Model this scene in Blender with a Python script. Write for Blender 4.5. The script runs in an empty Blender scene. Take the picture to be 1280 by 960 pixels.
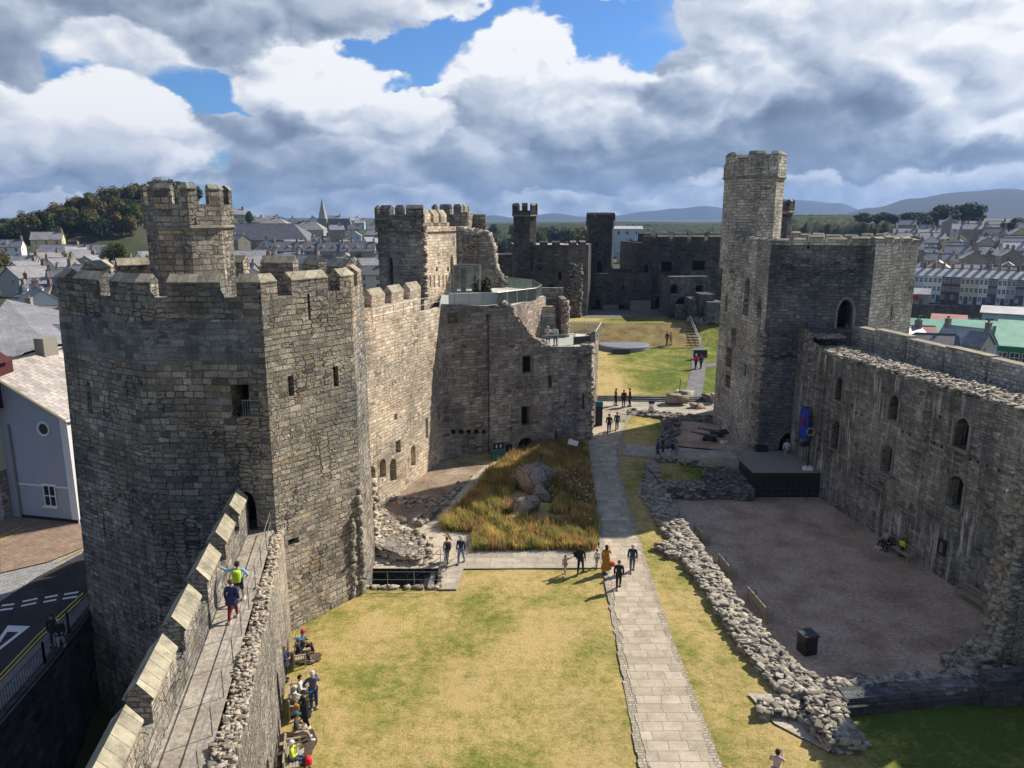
import bpy, math, random
import numpy as np
from mathutils import Vector
C = bpy.context.scene.collection
sc = bpy.context.scene
R = math.radians
# ------------------------------------------------------------------ camera model (used to survey positions)
F = 950.0; H = 21.5; PT = math.atan(208 / F)
cP, sP = math.cos(PT), math.sin(PT)
def ray(u, v):
    a = (u - 640) / F; b = (480 - v) / F
    return (a, cP + b * sP, -sP + b * cP)
def G(u, v, z=0.0):
    d = ray(u, v); t = (z - H) / d[2]
    return (d[0] * t, d[1] * t)
def Z(v, y):
    b = (480 - v) / F
    return H + y * (-sP + b * cP) / (cP + b * sP)
def XY(u, v, y):
    d = ray(u, v)
    return d[0] / d[1] * y
def gz(y):
    if y < 50: return 0.0
    if y < 112: return (y - 50) * 2.6 / 62
    if y < 119: return 2.6 + (y - 112) * 2.6 / 7
    return 5.2
def GG(u, v):
    z = 0.0
    for i in range(60):
        q = G(u, v, z); z = .5 * z + .5 * gz(q[1])
    return (q[0], q[1], gz(q[1]))
def on_wall(A, B, u, v):
    d = ray(u, v)
    ex, ey = B[0] - A[0], B[1] - A[1]; L = math.hypot(ex, ey); ex /= L; ey /= L
    # t*d = A + s*e
    det = d[0] * (-ey) + ex * d[1]
    t = (A[0] * (-ey) + ex * A[1]) / det
    s = (d[0] * t - A[0]) * ex + (d[1] * t - A[1]) * ey
    return s, H + d[2] * t
rnd = random.Random(7)
def lerp(a, b, t): return a + (b - a) * t
def sstep(x, a, b):
    t = min(1, max(0, (x - a) / (b - a))); return t * t * (3 - 2 * t)
# ------------------------------------------------------------------ objects
ORG = {}
def tag(o, label=None, cat=None, group=None, kind=None):
    if label: o['label'] = label
    if cat: o['category'] = cat
    if group: o['group'] = group
    if kind: o['kind'] = kind
    return o
def thing(name, label, cat, loc=(0, 0, 0), rz=0.0, group=None):
    o = bpy.data.objects.new(name, None); C.objects.link(o)
    o.empty_display_size = .2
    o.location = loc; o.rotation_euler = (0, 0, rz)
    tag(o, label, cat, group)
    ORG[o.name] = loc if rz == 0 else (0, 0, 0)
    return o
def copy_tree(o, parent=None):
    c = o.copy(); C.objects.link(c)
    if parent: c.parent = parent
    for ch in KIDS.get(o.name, []): copy_tree(ch, c)
    return c
KIDS = {}
def instance(root, loc, rz=0.0, label=None, group=None, scale=None, first=set()):
    """first call moves the prototype itself, later calls copy it and its parts"""
    if root.name not in first:
        first.add(root.name); r = root
    else: r = copy_tree(root)
    r.location = loc; r.rotation_euler = (0, 0, rz)
    if scale: r.scale = scale if isinstance(scale, tuple) else (scale,) * 3
    if label: r['label'] = label
    if group: r['group'] = group
    return r
class MB:
    def __init__(s): s.v = []; s.f = []; s.m = []
    def face(s, pts, mi=0):
        n = len(s.v); s.v.extend([tuple(p) for p in pts]); s.f.append(tuple(range(n, n + len(pts)))); s.m.append(mi)
    def mesh(s, vs, fs, mi=0):
        n = len(s.v); s.v.extend([tuple(p) for p in vs])
        for f in fs: s.f.append(tuple(i + n for i in f)); s.m.append(mi)
    def prism(s, bot, top, mi=0, cap=True, mt=None, bottom=False):
        """bot/top: lists of 3D points, counter-clockwise from above"""
        k = len(bot)
        for i in range(k):
            j = (i + 1) % k
            s.face([bot[i], bot[j], top[j], top[i]], mi)
        if cap: s.face(top, mi if mt is None else mt)
        if bottom: s.face(bot[::-1], mi)
    def ext(s, poly, z0, z1, mi=0, mt=None):
        s.prism([(x, y, z0) for x, y in poly], [(x, y, z1) for x, y in poly], mi, True, mt, True)
    def box(s, c, size, rz=0.0, mi=0, top=1.0):
        x, y, z = c; a, b, h = size[0] / 2, size[1] / 2, size[2] / 2
        cr, sr = math.cos(rz), math.sin(rz)
        def q(px, py, pz): return (x + px * cr - py * sr, y + px * sr + py * cr, z + pz)
        bo = [q(-a, -b, -h), q(a, -b, -h), q(a, b, -h), q(-a, b, -h)]
        a *= top; b *= top
        to = [q(-a, -b, h), q(a, -b, h), q(a, b, h), q(-a, b, h)]
        s.prism(bo, to, mi, True, None, True)
    def tube(s, p0, p1, r0, r1=None, n=6, mi=0, cap=True):
        if r1 is None: r1 = r0
        p0 = Vector(p0); p1 = Vector(p1); d = p1 - p0
        if d.length < 1e-6: return
        d.normalize(); a = Vector((0, 0, 1)) if abs(d.z) < .9 else Vector((1, 0, 0))
        x = d.cross(a).normalized(); y = d.cross(x)
        A = [p0 + (x * math.cos(2 * math.pi * i / n) + y * math.sin(2 * math.pi * i / n)) * r0 for i in range(n)]
        B = [p1 + (x * math.cos(2 * math.pi * i / n) + y * math.sin(2 * math.pi * i / n)) * r1 for i in range(n)]
        for i in range(n):
            j = (i + 1) % n; s.face([A[i], A[j], B[j], B[i]][::-1], mi)
        if cap: s.face(A, mi); s.face(B[::-1], mi)
    def lathe(s, c, prof, n=16, mi=0):
        """prof: list of (r,z)"""
        x, y, z = c; rings = [[(x + r * math.cos(2 * math.pi * i / n), y + r * math.sin(2 * math.pi * i / n), z + h) for i in range(n)] for r, h in prof]
        for a, b in zip(rings, rings[1:]):
            for i in range(n):
                j = (i + 1) % n; s.face([a[i], a[j], b[j], b[i]], mi)
        s.face(rings[0][::-1], mi); s.face(rings[-1], mi)
    def rock(s, c, size, rz=None, mi=0, jit=.28, rg=rnd, tilt=.25):
        """irregular stone: jittered, chamfered block"""
        rz = rg.uniform(0, 6.28) if rz is None else rz
        cr, sr = math.cos(rz), math.sin(rz); tx, ty = rg.uniform(-tilt, tilt), rg.uniform(-tilt, tilt)
        vs = []; k = rg.uniform(.78, .95); s1, s2 = rg.uniform(-.12, .12), rg.uniform(-.12, .12)
        L = [(-.92, -.92, -1), (.92, -.92, -1), (.92, .92, -1), (-.92, .92, -1), (-1, -1, .7), (1, -1, .7), (1, 1, .7), (-1, 1, .7), (-k + s1, -k + s2, 1), (k + s1, -k + s2, 1), (k + s1, k + s2, 1), (-k + s1, k + s2, 1)]
        for p in L:
            x = (p[0] + rg.uniform(-jit, jit)) * size[0] / 2; y = (p[1] + rg.uniform(-jit, jit)) * size[1] / 2; z = (p[2] + rg.uniform(-jit, jit) * .45) * size[2] / 2
            z += x * tx + y * ty
            vs.append((c[0] + x * cr - y * sr, c[1] + x * sr + y * cr, c[2] + z))
        fs = []
        for o in (0, 4):
            for i in range(4):
                j = (i + 1) % 4; fs.append((o + i, o + j, o + 4 + j, o + 4 + i))
        fs.append((8, 9, 10, 11)); s.mesh(vs, fs, mi)
    def build(s, name, mats, parent=None, smooth=False, uv=True, world=True):
        me = bpy.data.meshes.new(name)
        org = (0, 0, 0)
        if parent is not None and world: org = ORG.get(parent.name, (0, 0, 0))
        vs = np.array(s.v, dtype=np.float64).reshape(-1, 3)
        lens = np.array([len(f) for f in s.f]); idx = np.array([i for f in s.f for i in f], dtype=np.int32)
        starts = np.concatenate([[0], np.cumsum(lens)[:-1]])
        me.vertices.add(len(vs)); me.vertices.foreach_set('co', (vs - np.array(org)).ravel())
        me.loops.add(len(idx)); me.loops.foreach_set('vertex_index', idx)
        me.polygons.add(len(lens)); me.polygons.foreach_set('loop_start', starts.astype(np.int32))
        me.polygons.foreach_set('material_index', np.array(s.m, dtype=np.int32))
        if smooth: me.polygons.foreach_set('use_smooth', np.ones(len(lens), dtype=bool))
        me.update(calc_edges=True)
        if uv:
            nr = np.zeros(len(lens) * 3); me.polygons.foreach_get('normal', nr); nr = nr.reshape(-1, 3)
            ln = np.repeat(nr, lens, axis=0); P = vs[idx]
            flat = np.abs(ln[:, 2]) > .75
            h = np.hypot(ln[:, 0], ln[:, 1]); h[h == 0] = 1
            tx, ty = -ln[:, 1] / h, ln[:, 0] / h
            u = P[:, 0] * tx + P[:, 1] * ty; v = P[:, 2].copy()
            u[flat] = P[flat, 0]; v[flat] = P[flat, 1]
            lay = me.uv_layers.new(name='UVMap'); lay.data.foreach_set('uv', np.stack([u, v], 1).ravel())
        if not isinstance(mats, (list, tuple)): mats = [mats]
        for m in mats: me.materials.append(m)
        o = bpy.data.objects.new(name, me); C.objects.link(o)
        if parent is not None:
            o.parent = parent; KIDS.setdefault(parent.name, []).append(o); ORG[o.name] = org
        return o
def single(mb, name, mats, label, cat, group=None, kind=None, smooth=False):
    return tag(mb.build(name, mats, smooth=smooth), label, cat, group, kind)
def struct(mb, name, mats, kind='structure', label=None, smooth=False):
    return tag(mb.build(name, mats, smooth=smooth), label, None, None, kind)
# ------------------------------------------------------------------ walls with real openings
def wall(mb, A, B, z0, z1, ops=(), At=None, Bt=None, mi=0, top=None):
    """vertical (or battered) wall face A->B, outward normal to the right of A->B. ops: (s, zb, w, h, kind)
       top: optional list of (s, z) giving a broken top line (no openings may cross it)"""
    At = At or A; Bt = Bt or B; L = math.hypot(B[0] - A[0], B[1] - A[1])
    def P(s, z):
        t = s / L; k = (z - z0) / (z1 - z0)
        bx, by = lerp(A[0], B[0], t), lerp(A[1], B[1], t); tx, ty = lerp(At[0], Bt[0], t), lerp(At[1], Bt[1], t)
        return (lerp(bx, tx, k), lerp(by, ty, k), z)
    S = {0.0, L}; ZZ = {z0, z1}; ops = [o for o in ops if o[0] - o[2] / 2 > .02 and o[0] + o[2] / 2 < L - .02]
    for o in ops: S |= {o[0] - o[2] / 2, o[0] + o[2] / 2}; ZZ |= {o[1], o[1] + o[3]}
    if top:
        S |= {min(L, max(0, s)) for s, z in top}
    S = sorted(S); ZZ = sorted(ZZ)
    def tz(s):
        if not top: return z1
        for (a, za), (b, zb) in zip(top, top[1:]):
            if a <= s <= b: return lerp(za, zb, (s - a) / max(1e-6, b - a))
        return top[-1][1] if s > top[-1][0] else top[0][1]
    for a, b in zip(S, S[1:]):
        if b - a < 1e-5: continue
        for c, d in zip(ZZ, ZZ[1:]):
            if d - c < 1e-5: continue
            m, n = (a + b) / 2, (c + d) / 2
            if any(o[0] - o[2] / 2 < m < o[0] + o[2] / 2 and o[1] < n < o[1] + o[3] for o in ops): continue
            ta, tb = tz(a + 1e-4), tz(b - 1e-4)
            if c >= max(ta, tb): continue
            pts = [P(a, c), P(b, c)]
            if tb > c: pts.append(P(b, min(d, tb)))
            if ta > c: pts.append(P(a, min(d, ta)))
            if len(pts) > 2: mb.face(pts, mi)
    ex, ey = (B[0] - A[0]) / L, (B[1] - A[1]) / L; nx, ny = ey, -ex
    res = []
    for o in ops:
        s, zb, w, h, kind = o[:5]; dep = o[5] if len(o) > 5 else .7
        a, b = s - w / 2, s + w / 2; arc = []
        if kind in ('point', 'round'):
            hs = min(h * .55, w * (.95 if kind == 'point' else .5)); zs = zb + h - hs; N = 5
            left = []
            for i in range(N + 1):
                t = i / N
                if kind == 'round': left.append((s - w / 2 * math.cos(t * math.pi / 2), zs + hs * math.sin(t * math.pi / 2)))
                else: left.append((s - w / 2 * (1 - t ** 1.7), zs + hs * math.sin(t * math.pi / 2) ** .9))
            right = [(2 * s - q[0], q[1]) for q in left[::-1]]
            mb.face([P(*q) for q in [(a, zs)] + left[1:] + [(a, zb + h)]], mi)
            mb.face([P(*q) for q in right[:-1] + [(b, zs), (b, zb + h)]], mi)
            out = [(a, zb), (b, zb)] + right[::-1][0:1] + right[::-1][1:] + left[::-1][1:]
        else: out = [(a, zb), (b, zb), (b, zb + h), (a, zb + h)]
        fr = [Vector(P(*q)) for q in out]; off = Vector((-nx * dep, -ny * dep, 0))
        m = MB(); k = len(fr)
        for i in range(k):
            j = (i + 1) % k
            m.face([fr[j], fr[i], fr[i] + off, fr[j] + off], 0)
        m.face([p + off for p in fr], 1)
        res.append((m, kind, o, P(s, zb), (nx, ny), (ex, ey)))
    return res
def offset_poly(poly, t):
    n = len(poly); out = []
    for i in range(n):
        p0, p1, p2 = Vector(poly[i - 1][:2]), Vector(poly[i][:2]), Vector(poly[(i + 1) % n][:2])
        d1 = (p1 - p0).normalized(); d2 = (p2 - p1).normalized()
        n1 = Vector((-d1.y, d1.x)); n2 = Vector((-d2.y, d2.x))
        b = (n1 + n2); b = b / max(.3, b.dot(n1))
        q = p1 + b * t; out.append((q.x, q.y))
    return out
def merlons(poly, ranges, t, zs, ze, zr, mats, parent, closed=True, over=.03, name='merlon'):
    """ranges: (edge index, s0, edge index, s1) along outer line; swept block with saddleback coping"""
    n = len(poly); inn = offset_poly(poly, t); mid = offset_poly(poly, t / 2); outo = offset_poly(poly, -over); inno = offset_poly(poly, t + over)
    def at(line, e, s):
        A, B = Vector(poly[e]), Vector(poly[(e + 1) % n]); d = (B - A).normalized(); nn = Vector((-d.y, d.x))
        off = {id(poly): 0, id(inn): t, id(mid): t / 2, id(outo): -over, id(inno): t + over}[id(line)]
        return A + d * s + nn * off
    for e0, s0, e1, s1 in ranges:
        L0 = lambda e: (Vector(poly[(e + 1) % n]) - Vector(poly[e])).length
        stations = [(e0, s0)]; e = e0
        while e != e1: e = (e + 1) % n; stations.append(('c', e))
        stations.append((e1, s1)); mb = MB(); rings = []
        for st in stations:
            def q(line): return Vector(line[st[1]]) if st[0] == 'c' else at(line, *st)
            zc = ze
            rings.append([(*q(poly), zs), (*q(poly), zc), (*q(outo), zc), (*q(outo), zc + .06), (*q(mid), zr), (*q(inno), zc + .06), (*q(inno), zc), (*q(inn), zc), (*q(inn), zs)])
        for a, b in zip(rings, rings[1:]):
            for i in range(8): mb.face([a[i], b[i], b[i + 1], a[i + 1]], 0 if i in (0, 7) else 1)
        mb.face([rings[0][i] for i in range(9)], 0); mb.face([rings[-1][i] for i in range(8, -1, -1)], 0)
        mb.build(name, mats, parent)
def curved(poly2, z): return [(x, y, z) for x, y in poly2]
# ------------------------------------------------------------------ materials
class NT:
    def __init__(s, nt): s.nt = nt; s.N = nt.nodes; s.L = nt.links
    def n(s, t, **k):
        x = s.N.new(t)
        for a, b in k.items():
            if a in ('inp',):
                for kk, vv in b.items():
                    if isinstance(vv, bpy.types.NodeSocket): s.L.new(vv, x.inputs[kk])
                    else: x.inputs[kk].default_value = vv
            else: setattr(x, a, b)
        return x
    def math(s, op, a, b=None, c=None, clamp=False):
        x = s.N.new('ShaderNodeMath'); x.operation = op; x.use_clamp = clamp
        for i, q in enumerate((a, b, c)):
            if q is None: continue
            if isinstance(q, bpy.types.NodeSocket): s.L.new(q, x.inputs[i])
            else: x.inputs[i].default_value = q
        return x.outputs[0]
    def mix(s, f, a, b, mode='MIX'):
        x = s.N.new('ShaderNodeMix'); x.data_type = 'RGBA'; x.blend_type = mode; x.clamp_factor = True
        for i, q in ((0, f), (6, a), (7, b)):
            if isinstance(q, bpy.types.NodeSocket): s.L.new(q, x.inputs[i])
            elif i == 0: x.inputs[0].default_value = q
            else: x.inputs[i].default_value = (*q, 1) if len(q) == 3 else q
        return x.outputs[2]
    def ramp(s, f, stops, interp='LINEAR'):
        x = s.N.new('ShaderNodeValToRGB'); x.color_ramp.interpolation = interp; e = x.color_ramp.elements
        while len(e) < len(stops): e.new(.5)
        for i, (p, c) in enumerate(stops):
            e[i].position = p; e[i].color = (*c, 1) if isinstance(c, tuple) else (c, c, c, 1)
        s.L.new(f, x.inputs[0]); return x.outputs[0]
    def noise(s, vec, scale, detail=4, rough=.55, dist=0.0, out='Fac'):
        x = s.N.new('ShaderNodeTexNoise'); s.L.new(vec, x.inputs['Vector']); x.inputs['Scale'].default_value = scale
        x.inputs['Detail'].default_value = detail; x.inputs['Roughness'].default_value = rough; x.inputs['Distortion'].default_value = dist
        return x.outputs[out]
    def vmul(s, vec, k):
        x = s.N.new('ShaderNodeVectorMath'); x.operation = 'MULTIPLY'; s.L.new(vec, x.inputs[0]); x.inputs[1].default_value = k; return x.outputs[0]
    def vadd(s, a, b):
        x = s.N.new('ShaderNodeVectorMath'); x.operation = 'ADD'; s.L.new(a, x.inputs[0])
        if isinstance(b, tuple): x.inputs[1].default_value = b
        else: s.L.new(b, x.inputs[1])
        return x.outputs[0]
def newmat(name):
    m = bpy.data.materials.new(name); m.use_nodes = True; t = NT(m.node_tree)
    b = t.N['Principled BSDF']; b.inputs['Roughness'].default_value = .85
    b.inputs['Specular IOR Level'].default_value = .25
    return m, t, b
def plain(name, col, rough=.7, metal=0.0, var=.12, scale=6.0, spec=.3, bump=0.0):
    m, t, b = newmat(name)
    g = t.n('ShaderNodeNewGeometry').outputs['Position']
    n = t.noise(g, scale, 5)
    t.L.new(t.mix(n, tuple(c * (1 - var) for c in col), tuple(min(1, c * (1 + var)) for c in col)), b.inputs['Base Color'])
    b.inputs['Roughness'].default_value = rough; b.inputs['Metallic'].default_value = metal; b.inputs['Specular IOR Level'].default_value = spec
    if bump:
        bp = t.n('ShaderNodeBump', inp={'Height': n, 'Strength': .6, 'Distance': bump}); t.L.new(bp.outputs[0], b.inputs['Normal'])
    return m
def stone(name, cols, mortar, bw=.5, rh=.25, msize=.02, stain=.35, stain_col=(.05, .05, .045), bump=.05, streak=0.0, rough_amt=.07, warm=0.0, offset=0.0, mortar_mix=.8, blotch=(.3, .27, .2), blotch_amt=0.0, pits=.5, vor=0.5, zblue=.8, drip=.55):
    """coursed rubble masonry: two courses sizes mixed in patches, each block its own tint, eroded joints, grime"""
    m, t, b = newmat(name)
    uv = t.n('ShaderNodeUVMap').outputs[0]; pos = t.n('ShaderNodeNewGeometry').outputs['Position']
    w1 = t.noise(pos, .9, 2, .5, 0, 'Color'); w1 = t.vadd(w1, (-.5, -.5, -.5))
    w2 = t.noise(pos, 4.5, 3, .6, 0, 'Color'); w2 = t.vadd(w2, (-.5, -.5, -.5))
    d = t.vadd(t.vmul(w1, (.35, .16, 0)), t.vmul(w2, (.07, .05, 0)))
    v = t.vadd(t.vadd(uv, d), (offset, offset * .7, 0))
    def brick(W, Hh, ms, sq, fr):
        return t.n('ShaderNodeTexBrick', offset=.5, offset_frequency=2, squash=sq, squash_frequency=fr,
                   inp={'Vector': v, 'Color1': (0, 0, 0, 1), 'Color2': (1, 1, 1, 1), 'Mortar': (.5, .5, .5, 1), 'Scale': 1.0, 'Mortar Size': ms,
                        'Mortar Smooth': .35, 'Bias': 0.0, 'Brick Width': W, 'Row Height': Hh})
    b1 = brick(bw, rh, msize, 1.45, 3); b2 = brick(bw * 1.35, rh * 1.25, msize * .9, .6, 2)
    mask = t.ramp(t.noise(pos, .28, 3, .6), [(.47, 0.0), (.5, 1.0)])
    tint = t.mix(mask, b1.outputs['Color'], b2.outputs['Color'])
    mo = t.mix(mask, b1.outputs['Fac'], b2.outputs['Fac'])
    # zones of uncoursed rubble
    vv = t.vmul(v, (.95 / bw, 1.2 / rh, 1))
    vc = t.n('ShaderNodeTexVoronoi', feature='F1', voronoi_dimensions='2D', inp={'Vector': vv, 'Scale': 1.0, 'Randomness': .55})
    ve = t.n('ShaderNodeTexVoronoi', feature='DISTANCE_TO_EDGE', voronoi_dimensions='2D', inp={'Vector': vv, 'Scale': 1.0, 'Randomness': .55}).outputs['Distance']
    vm = t.ramp(ve, [(.02, 1.0), (.11, 0.0)]); vt = t.n('ShaderNodeRGBToBW', inp={0: vc.outputs['Color']}).outputs[0]
    m2 = t.ramp(t.noise(pos, .38, 4, .65, .3), [(.60 - vor * .12, 0.0), (.63 - vor * .12, 1.0)])
    tint = t.mix(m2, tint, t.ramp(vt, [(.2, 0.0), (.8, 1.0)])); mo = t.mix(m2, mo, vm)
    z3 = t.ramp(t.noise(pos, .3, 3, .6), [(.38, .78), (.62, 1.25)])
    # per block tint: look-up
    k = len(cols); col = t.ramp(tint, [(min(1.0, i / (k - 1)), c) for i, c in enumerate(cols)])
    col = t.mix(1.0, col, z3, 'MULTIPLY')
    # patchwork of repair: broad zones shift the tint
    zone = t.noise(pos, .17, 4, .6)
    col = t.mix(t.ramp(zone, [(.35, 0.0), (.65, 1.0)]), col, t.mix(1.0, col, (1 + warm, 1.0, 1 - warm), 'MULTIPLY'))
    fine = t.noise(pos, 9, 6, .7)
    col = t.mix(1.0, col, t.ramp(fine, [(.25, .58), (.75, 1.38)]), 'MULTIPLY')
    rnd2 = t.math('FRACT', t.math('MULTIPLY', tint, 7.31)); col = t.mix(1.0, col, t.ramp(rnd2, [(0, .72), (1, 1.28)]), 'MULTIPLY')
    if blotch_amt:
        bl = t.ramp(t.noise(pos, .9, 6, .7, .6), [(.56, 0.0), (.68, blotch_amt)]); col = t.mix(bl, col, blotch)
    z2 = t.ramp(t.noise(pos, .11, 3, .5), [(.45, 0.0), (.56, zblue)]); col = t.mix(z2, col, t.mix(1.0, col, (.66, .72, .80), 'MULTIPLY'))
    dr = t.ramp(t.noise(t.vmul(pos, (1.2, 1.2, .09)), 1.0, 5, .65), [(.53, 0.0), (.66, drip)]); col = t.mix(dr, col, t.mix(1.0, col, (.42, .42, .42), 'MULTIPLY'))
    st = t.ramp(t.noise(t.vmul(pos, (.6, .6, .28)), 1.0, 6, .65), [(.42, 0.0), (.72, stain)])
    col = t.mix(st, col, stain_col)
    mm = t.math('MULTIPLY', mo, t.math('MULTIPLY', t.ramp(t.noise(pos, 2.1, 4, .6), [(.35, .15), (.6, 1.0)]), mortar_mix))
    col = t.mix(mm, col, mortar)
    if streak:
        sv = t.vmul(uv, (1.6, .10, 1))
        s1 = t.ramp(t.noise(sv, 1.4, 5, .65), [(.51, 0.0), (.57, 1.0)])
        s2 = t.ramp(t.noise(pos, .28, 3, .5), [(.46, 0.0), (.6, 1.0)])
        s3 = t.ramp(t.noise(t.vmul(uv, (5, .35, 1)), 1.5, 4, .6), [(.42, 0.0), (.52, 1.0)])
        col = t.mix(t.math('MULTIPLY', t.math('MULTIPLY', s1, s2), t.math('MULTIPLY', s3, streak)), col, (.62, .60, .55))
        dk = t.ramp(t.noise(t.vmul(uv, (1.1, .06, 1)), 1.3, 5, .6), [(.46, 0.0), (.62, .65)])
        col = t.mix(dk, col, t.mix(1.0, col, (.45, .43, .40), 'MULTIPLY'))
    pit = t.ramp(t.noise(pos, 3.2, 5, .75), [(.62, 0.0), (.7, pits)])
    col = t.mix(pit, col, t.mix(1.0, col, (.35, .34, .33), 'MULTIPLY'))
    t.L.new(col, b.inputs['Base Color']); b.inputs['Roughness'].default_value = .92; b.inputs['Specular IOR Level'].default_value = .12
    h = t.math('ADD', t.math('MULTIPLY', t.math('SUBTRACT', 1.0, mo), 1.0), t.math('MULTIPLY', tint, .45))
    h = t.math('ADD', h, t.math('MULTIPLY', t.noise(pos, 5.5, 6, .7), rough_amt * 14))
    h = t.math('SUBTRACT', h, t.math('MULTIPLY', pit, .8))
    bp = t.n('ShaderNodeBump', inp={'Height': h, 'Strength': 1.0, 'Distance': bump}); t.L.new(bp.outputs[0], b.inputs['Normal'])
    return m
GREY = [(.13, .125, .12), (.22, .205, .185), (.16, .155, .15), (.30, .27, .235), (.19, .18, .17), (.24, .21, .17)]
M = {}
M['tower'] = stone('tower_masonry', [(.22, .215, .20), (.43, .40, .335), (.30, .285, .265), (.56, .51, .42), (.35, .33, .295), (.50, .41, .29)], (.045, .042, .038), .56, .27, .034, bump=.2, blotch_amt=.5, blotch=(.30, .24, .14), warm=.06)
M['tower_dark'] = stone('dark_blue_masonry', [(.15, .153, .155), (.25, .25, .24), (.19, .192, .195), (.33, .315, .28), (.19, .19, .19)], (.24, .23, .21), .8, .28, .014, bump=.035, mortar_mix=.5, stain=.4)
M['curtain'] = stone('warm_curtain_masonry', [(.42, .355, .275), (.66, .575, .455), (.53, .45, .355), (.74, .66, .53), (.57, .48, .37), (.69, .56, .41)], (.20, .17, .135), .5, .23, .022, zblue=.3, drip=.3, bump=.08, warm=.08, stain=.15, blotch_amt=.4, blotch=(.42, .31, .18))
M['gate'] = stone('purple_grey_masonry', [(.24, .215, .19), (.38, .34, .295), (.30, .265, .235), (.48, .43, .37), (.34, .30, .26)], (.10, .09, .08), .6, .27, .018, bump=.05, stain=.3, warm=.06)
M['queen'] = stone('grey_green_masonry', [(.39, .37, .32), (.58, .545, .475), (.47, .44, .38), (.67, .63, .545), (.52, .485, .41)], (.12, .112, .10), .55, .26, .03, zblue=.3, drip=.4, bump=.10, stain=.3, blotch_amt=.3)  # tone raised to stand in for light the ward reflects onto the west wall
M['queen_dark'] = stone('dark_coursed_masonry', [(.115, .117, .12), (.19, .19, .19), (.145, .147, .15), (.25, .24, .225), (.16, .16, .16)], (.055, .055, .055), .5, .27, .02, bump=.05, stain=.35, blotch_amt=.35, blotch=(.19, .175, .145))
M['hall'] = stone('streaked_hall_masonry', [(.22, .207, .18), (.35, .325, .28), (.27, .255, .22), (.43, .395, .335), (.29, .27, .235)], (.12, .115, .10), .5, .22, .014, bump=.045, streak=1.0, stain=.3, rough_amt=.05)
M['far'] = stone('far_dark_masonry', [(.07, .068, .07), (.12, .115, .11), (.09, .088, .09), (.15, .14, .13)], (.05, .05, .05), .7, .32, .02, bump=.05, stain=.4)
M['rubblewall'] = stone('rough_rubble_masonry', [(.34, .295, .24), (.55, .485, .40), (.43, .375, .30), (.64, .57, .47), (.50, .405, .31)], (.13, .11, .09), .38, .15, .035, bump=.12, vor=1.2, stain=.15, rough_amt=.12, pits=.8)
M['tall'] = stone('tall_course_masonry', [(.24, .21, .17), (.40, .36, .29), (.31, .275, .225), (.47, .42, .34), (.35, .29, .21)], (.13, .12, .10), .5, .22, .03, bump=.09, stain=.2, rough_amt=.10, pits=.8)
def coping_mat(name, cols, scale=1.0):
    m, t, b = newmat(name); pos = t.n('ShaderNodeNewGeometry').outputs['Position']; uv = t.n('ShaderNodeUVMap').outputs[0]
    n = t.noise(pos, 2.2, 6, .65); col = t.ramp(n, [(.3, cols[0]), (.5, cols[1]), (.7, cols[2])])
    br = t.n('ShaderNodeTexBrick', inp={'Vector': uv, 'Color1': (0, 0, 0, 1), 'Color2': (1, 1, 1, 1), 'Scale': 1.0, 'Mortar Size': .012, 'Brick Width': .5, 'Row Height': 7.0, 'Mortar Smooth': .2})
    col = t.mix(1.0, col, t.ramp(br.outputs['Color'], [(0, .8), (1, 1.2)]), 'MULTIPLY')
    col = t.mix(t.math('MULTIPLY', br.outputs['Fac'], .7), col, (.08, .08, .06))
    spot = t.ramp(t.noise(pos, 11, 4, .6), [(.6, 0.0), (.68, .6)]); col = t.mix(spot, col, (.5, .48, .4))
    t.L.new(col, b.inputs['Base Color']); b.inputs['Roughness'].default_value = .95
    bp = t.n('ShaderNodeBump', inp={'Height': t.math('SUBTRACT', t.noise(pos, 8, 5, .7), br.outputs['Fac']), 'Strength': .8, 'Distance': .03}); t.L.new(bp.outputs[0], b.inputs['Normal'])
    return m
M['cop'] = coping_mat('lichen_coping', [(.20, .185, .135), (.33, .30, .22), (.44, .40, .30)])
M['cop_dark'] = coping_mat('grey_coping', [(.15, .145, .125), (.235, .22, .185), (.33, .305, .25)])
def rock_mat(name, c0, c1, c2, crack=0):
    m, t, b = newmat(name); g = t.n('ShaderNodeNewGeometry'); pos = g.outputs['Position']; rp = g.outputs['Random Per Island']
    col = t.ramp(rp, [(0, c0), (.35, c1), (.7, c2), (1, tuple(x * .8 for x in c1))])
    col = t.mix(1.0, col, t.ramp(t.noise(pos, 6, 6, .7), [(.3, .55), (.7, 1.4)]), 'MULTIPLY')
    lich = t.ramp(t.noise(pos, 2.3, 6, .7), [(.58, 0.0), (.66, .5)]); col = t.mix(lich, col, (.42, .41, .33))
    hh = t.noise(pos, 9, 6, .7)
    if crack:
        ce = t.n('ShaderNodeTexVoronoi', feature='DISTANCE_TO_EDGE', inp={'Vector': t.vadd(pos, t.vmul(t.noise(pos, 1.5, 3, .6, 0, 'Color'), (.5, .5, .5))), 'Scale': crack}).outputs['Distance']
        ck = t.ramp(ce, [(.0, 1.0), (.022, 0.0)]); col = t.mix(t.math('MULTIPLY', ck, .55), col, (.03, .025, .02)); hh = t.math('SUBTRACT', t.math('MULTIPLY', hh, 1.0), t.math('MULTIPLY', ck, 2.0))
    t.L.new(col, b.inputs['Base Color']); b.inputs['Roughness'].default_value = .95; b.inputs['Specular IOR Level'].default_value = .1
    bp = t.n('ShaderNodeBump', inp={'Height': hh, 'Strength': 1.0, 'Distance': .06}); t.L.new(bp.outputs[0], b.inputs['Normal'])
    return m
M['rock'] = rock_mat('rubble_stone', (.16, .145, .12), (.35, .315, .26), (.48, .44, .365))
M['rock_dark'] = rock_mat('dark_rubble_stone', (.10, .095, .085), (.20, .19, .17), (.29, .27, .24))
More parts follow.
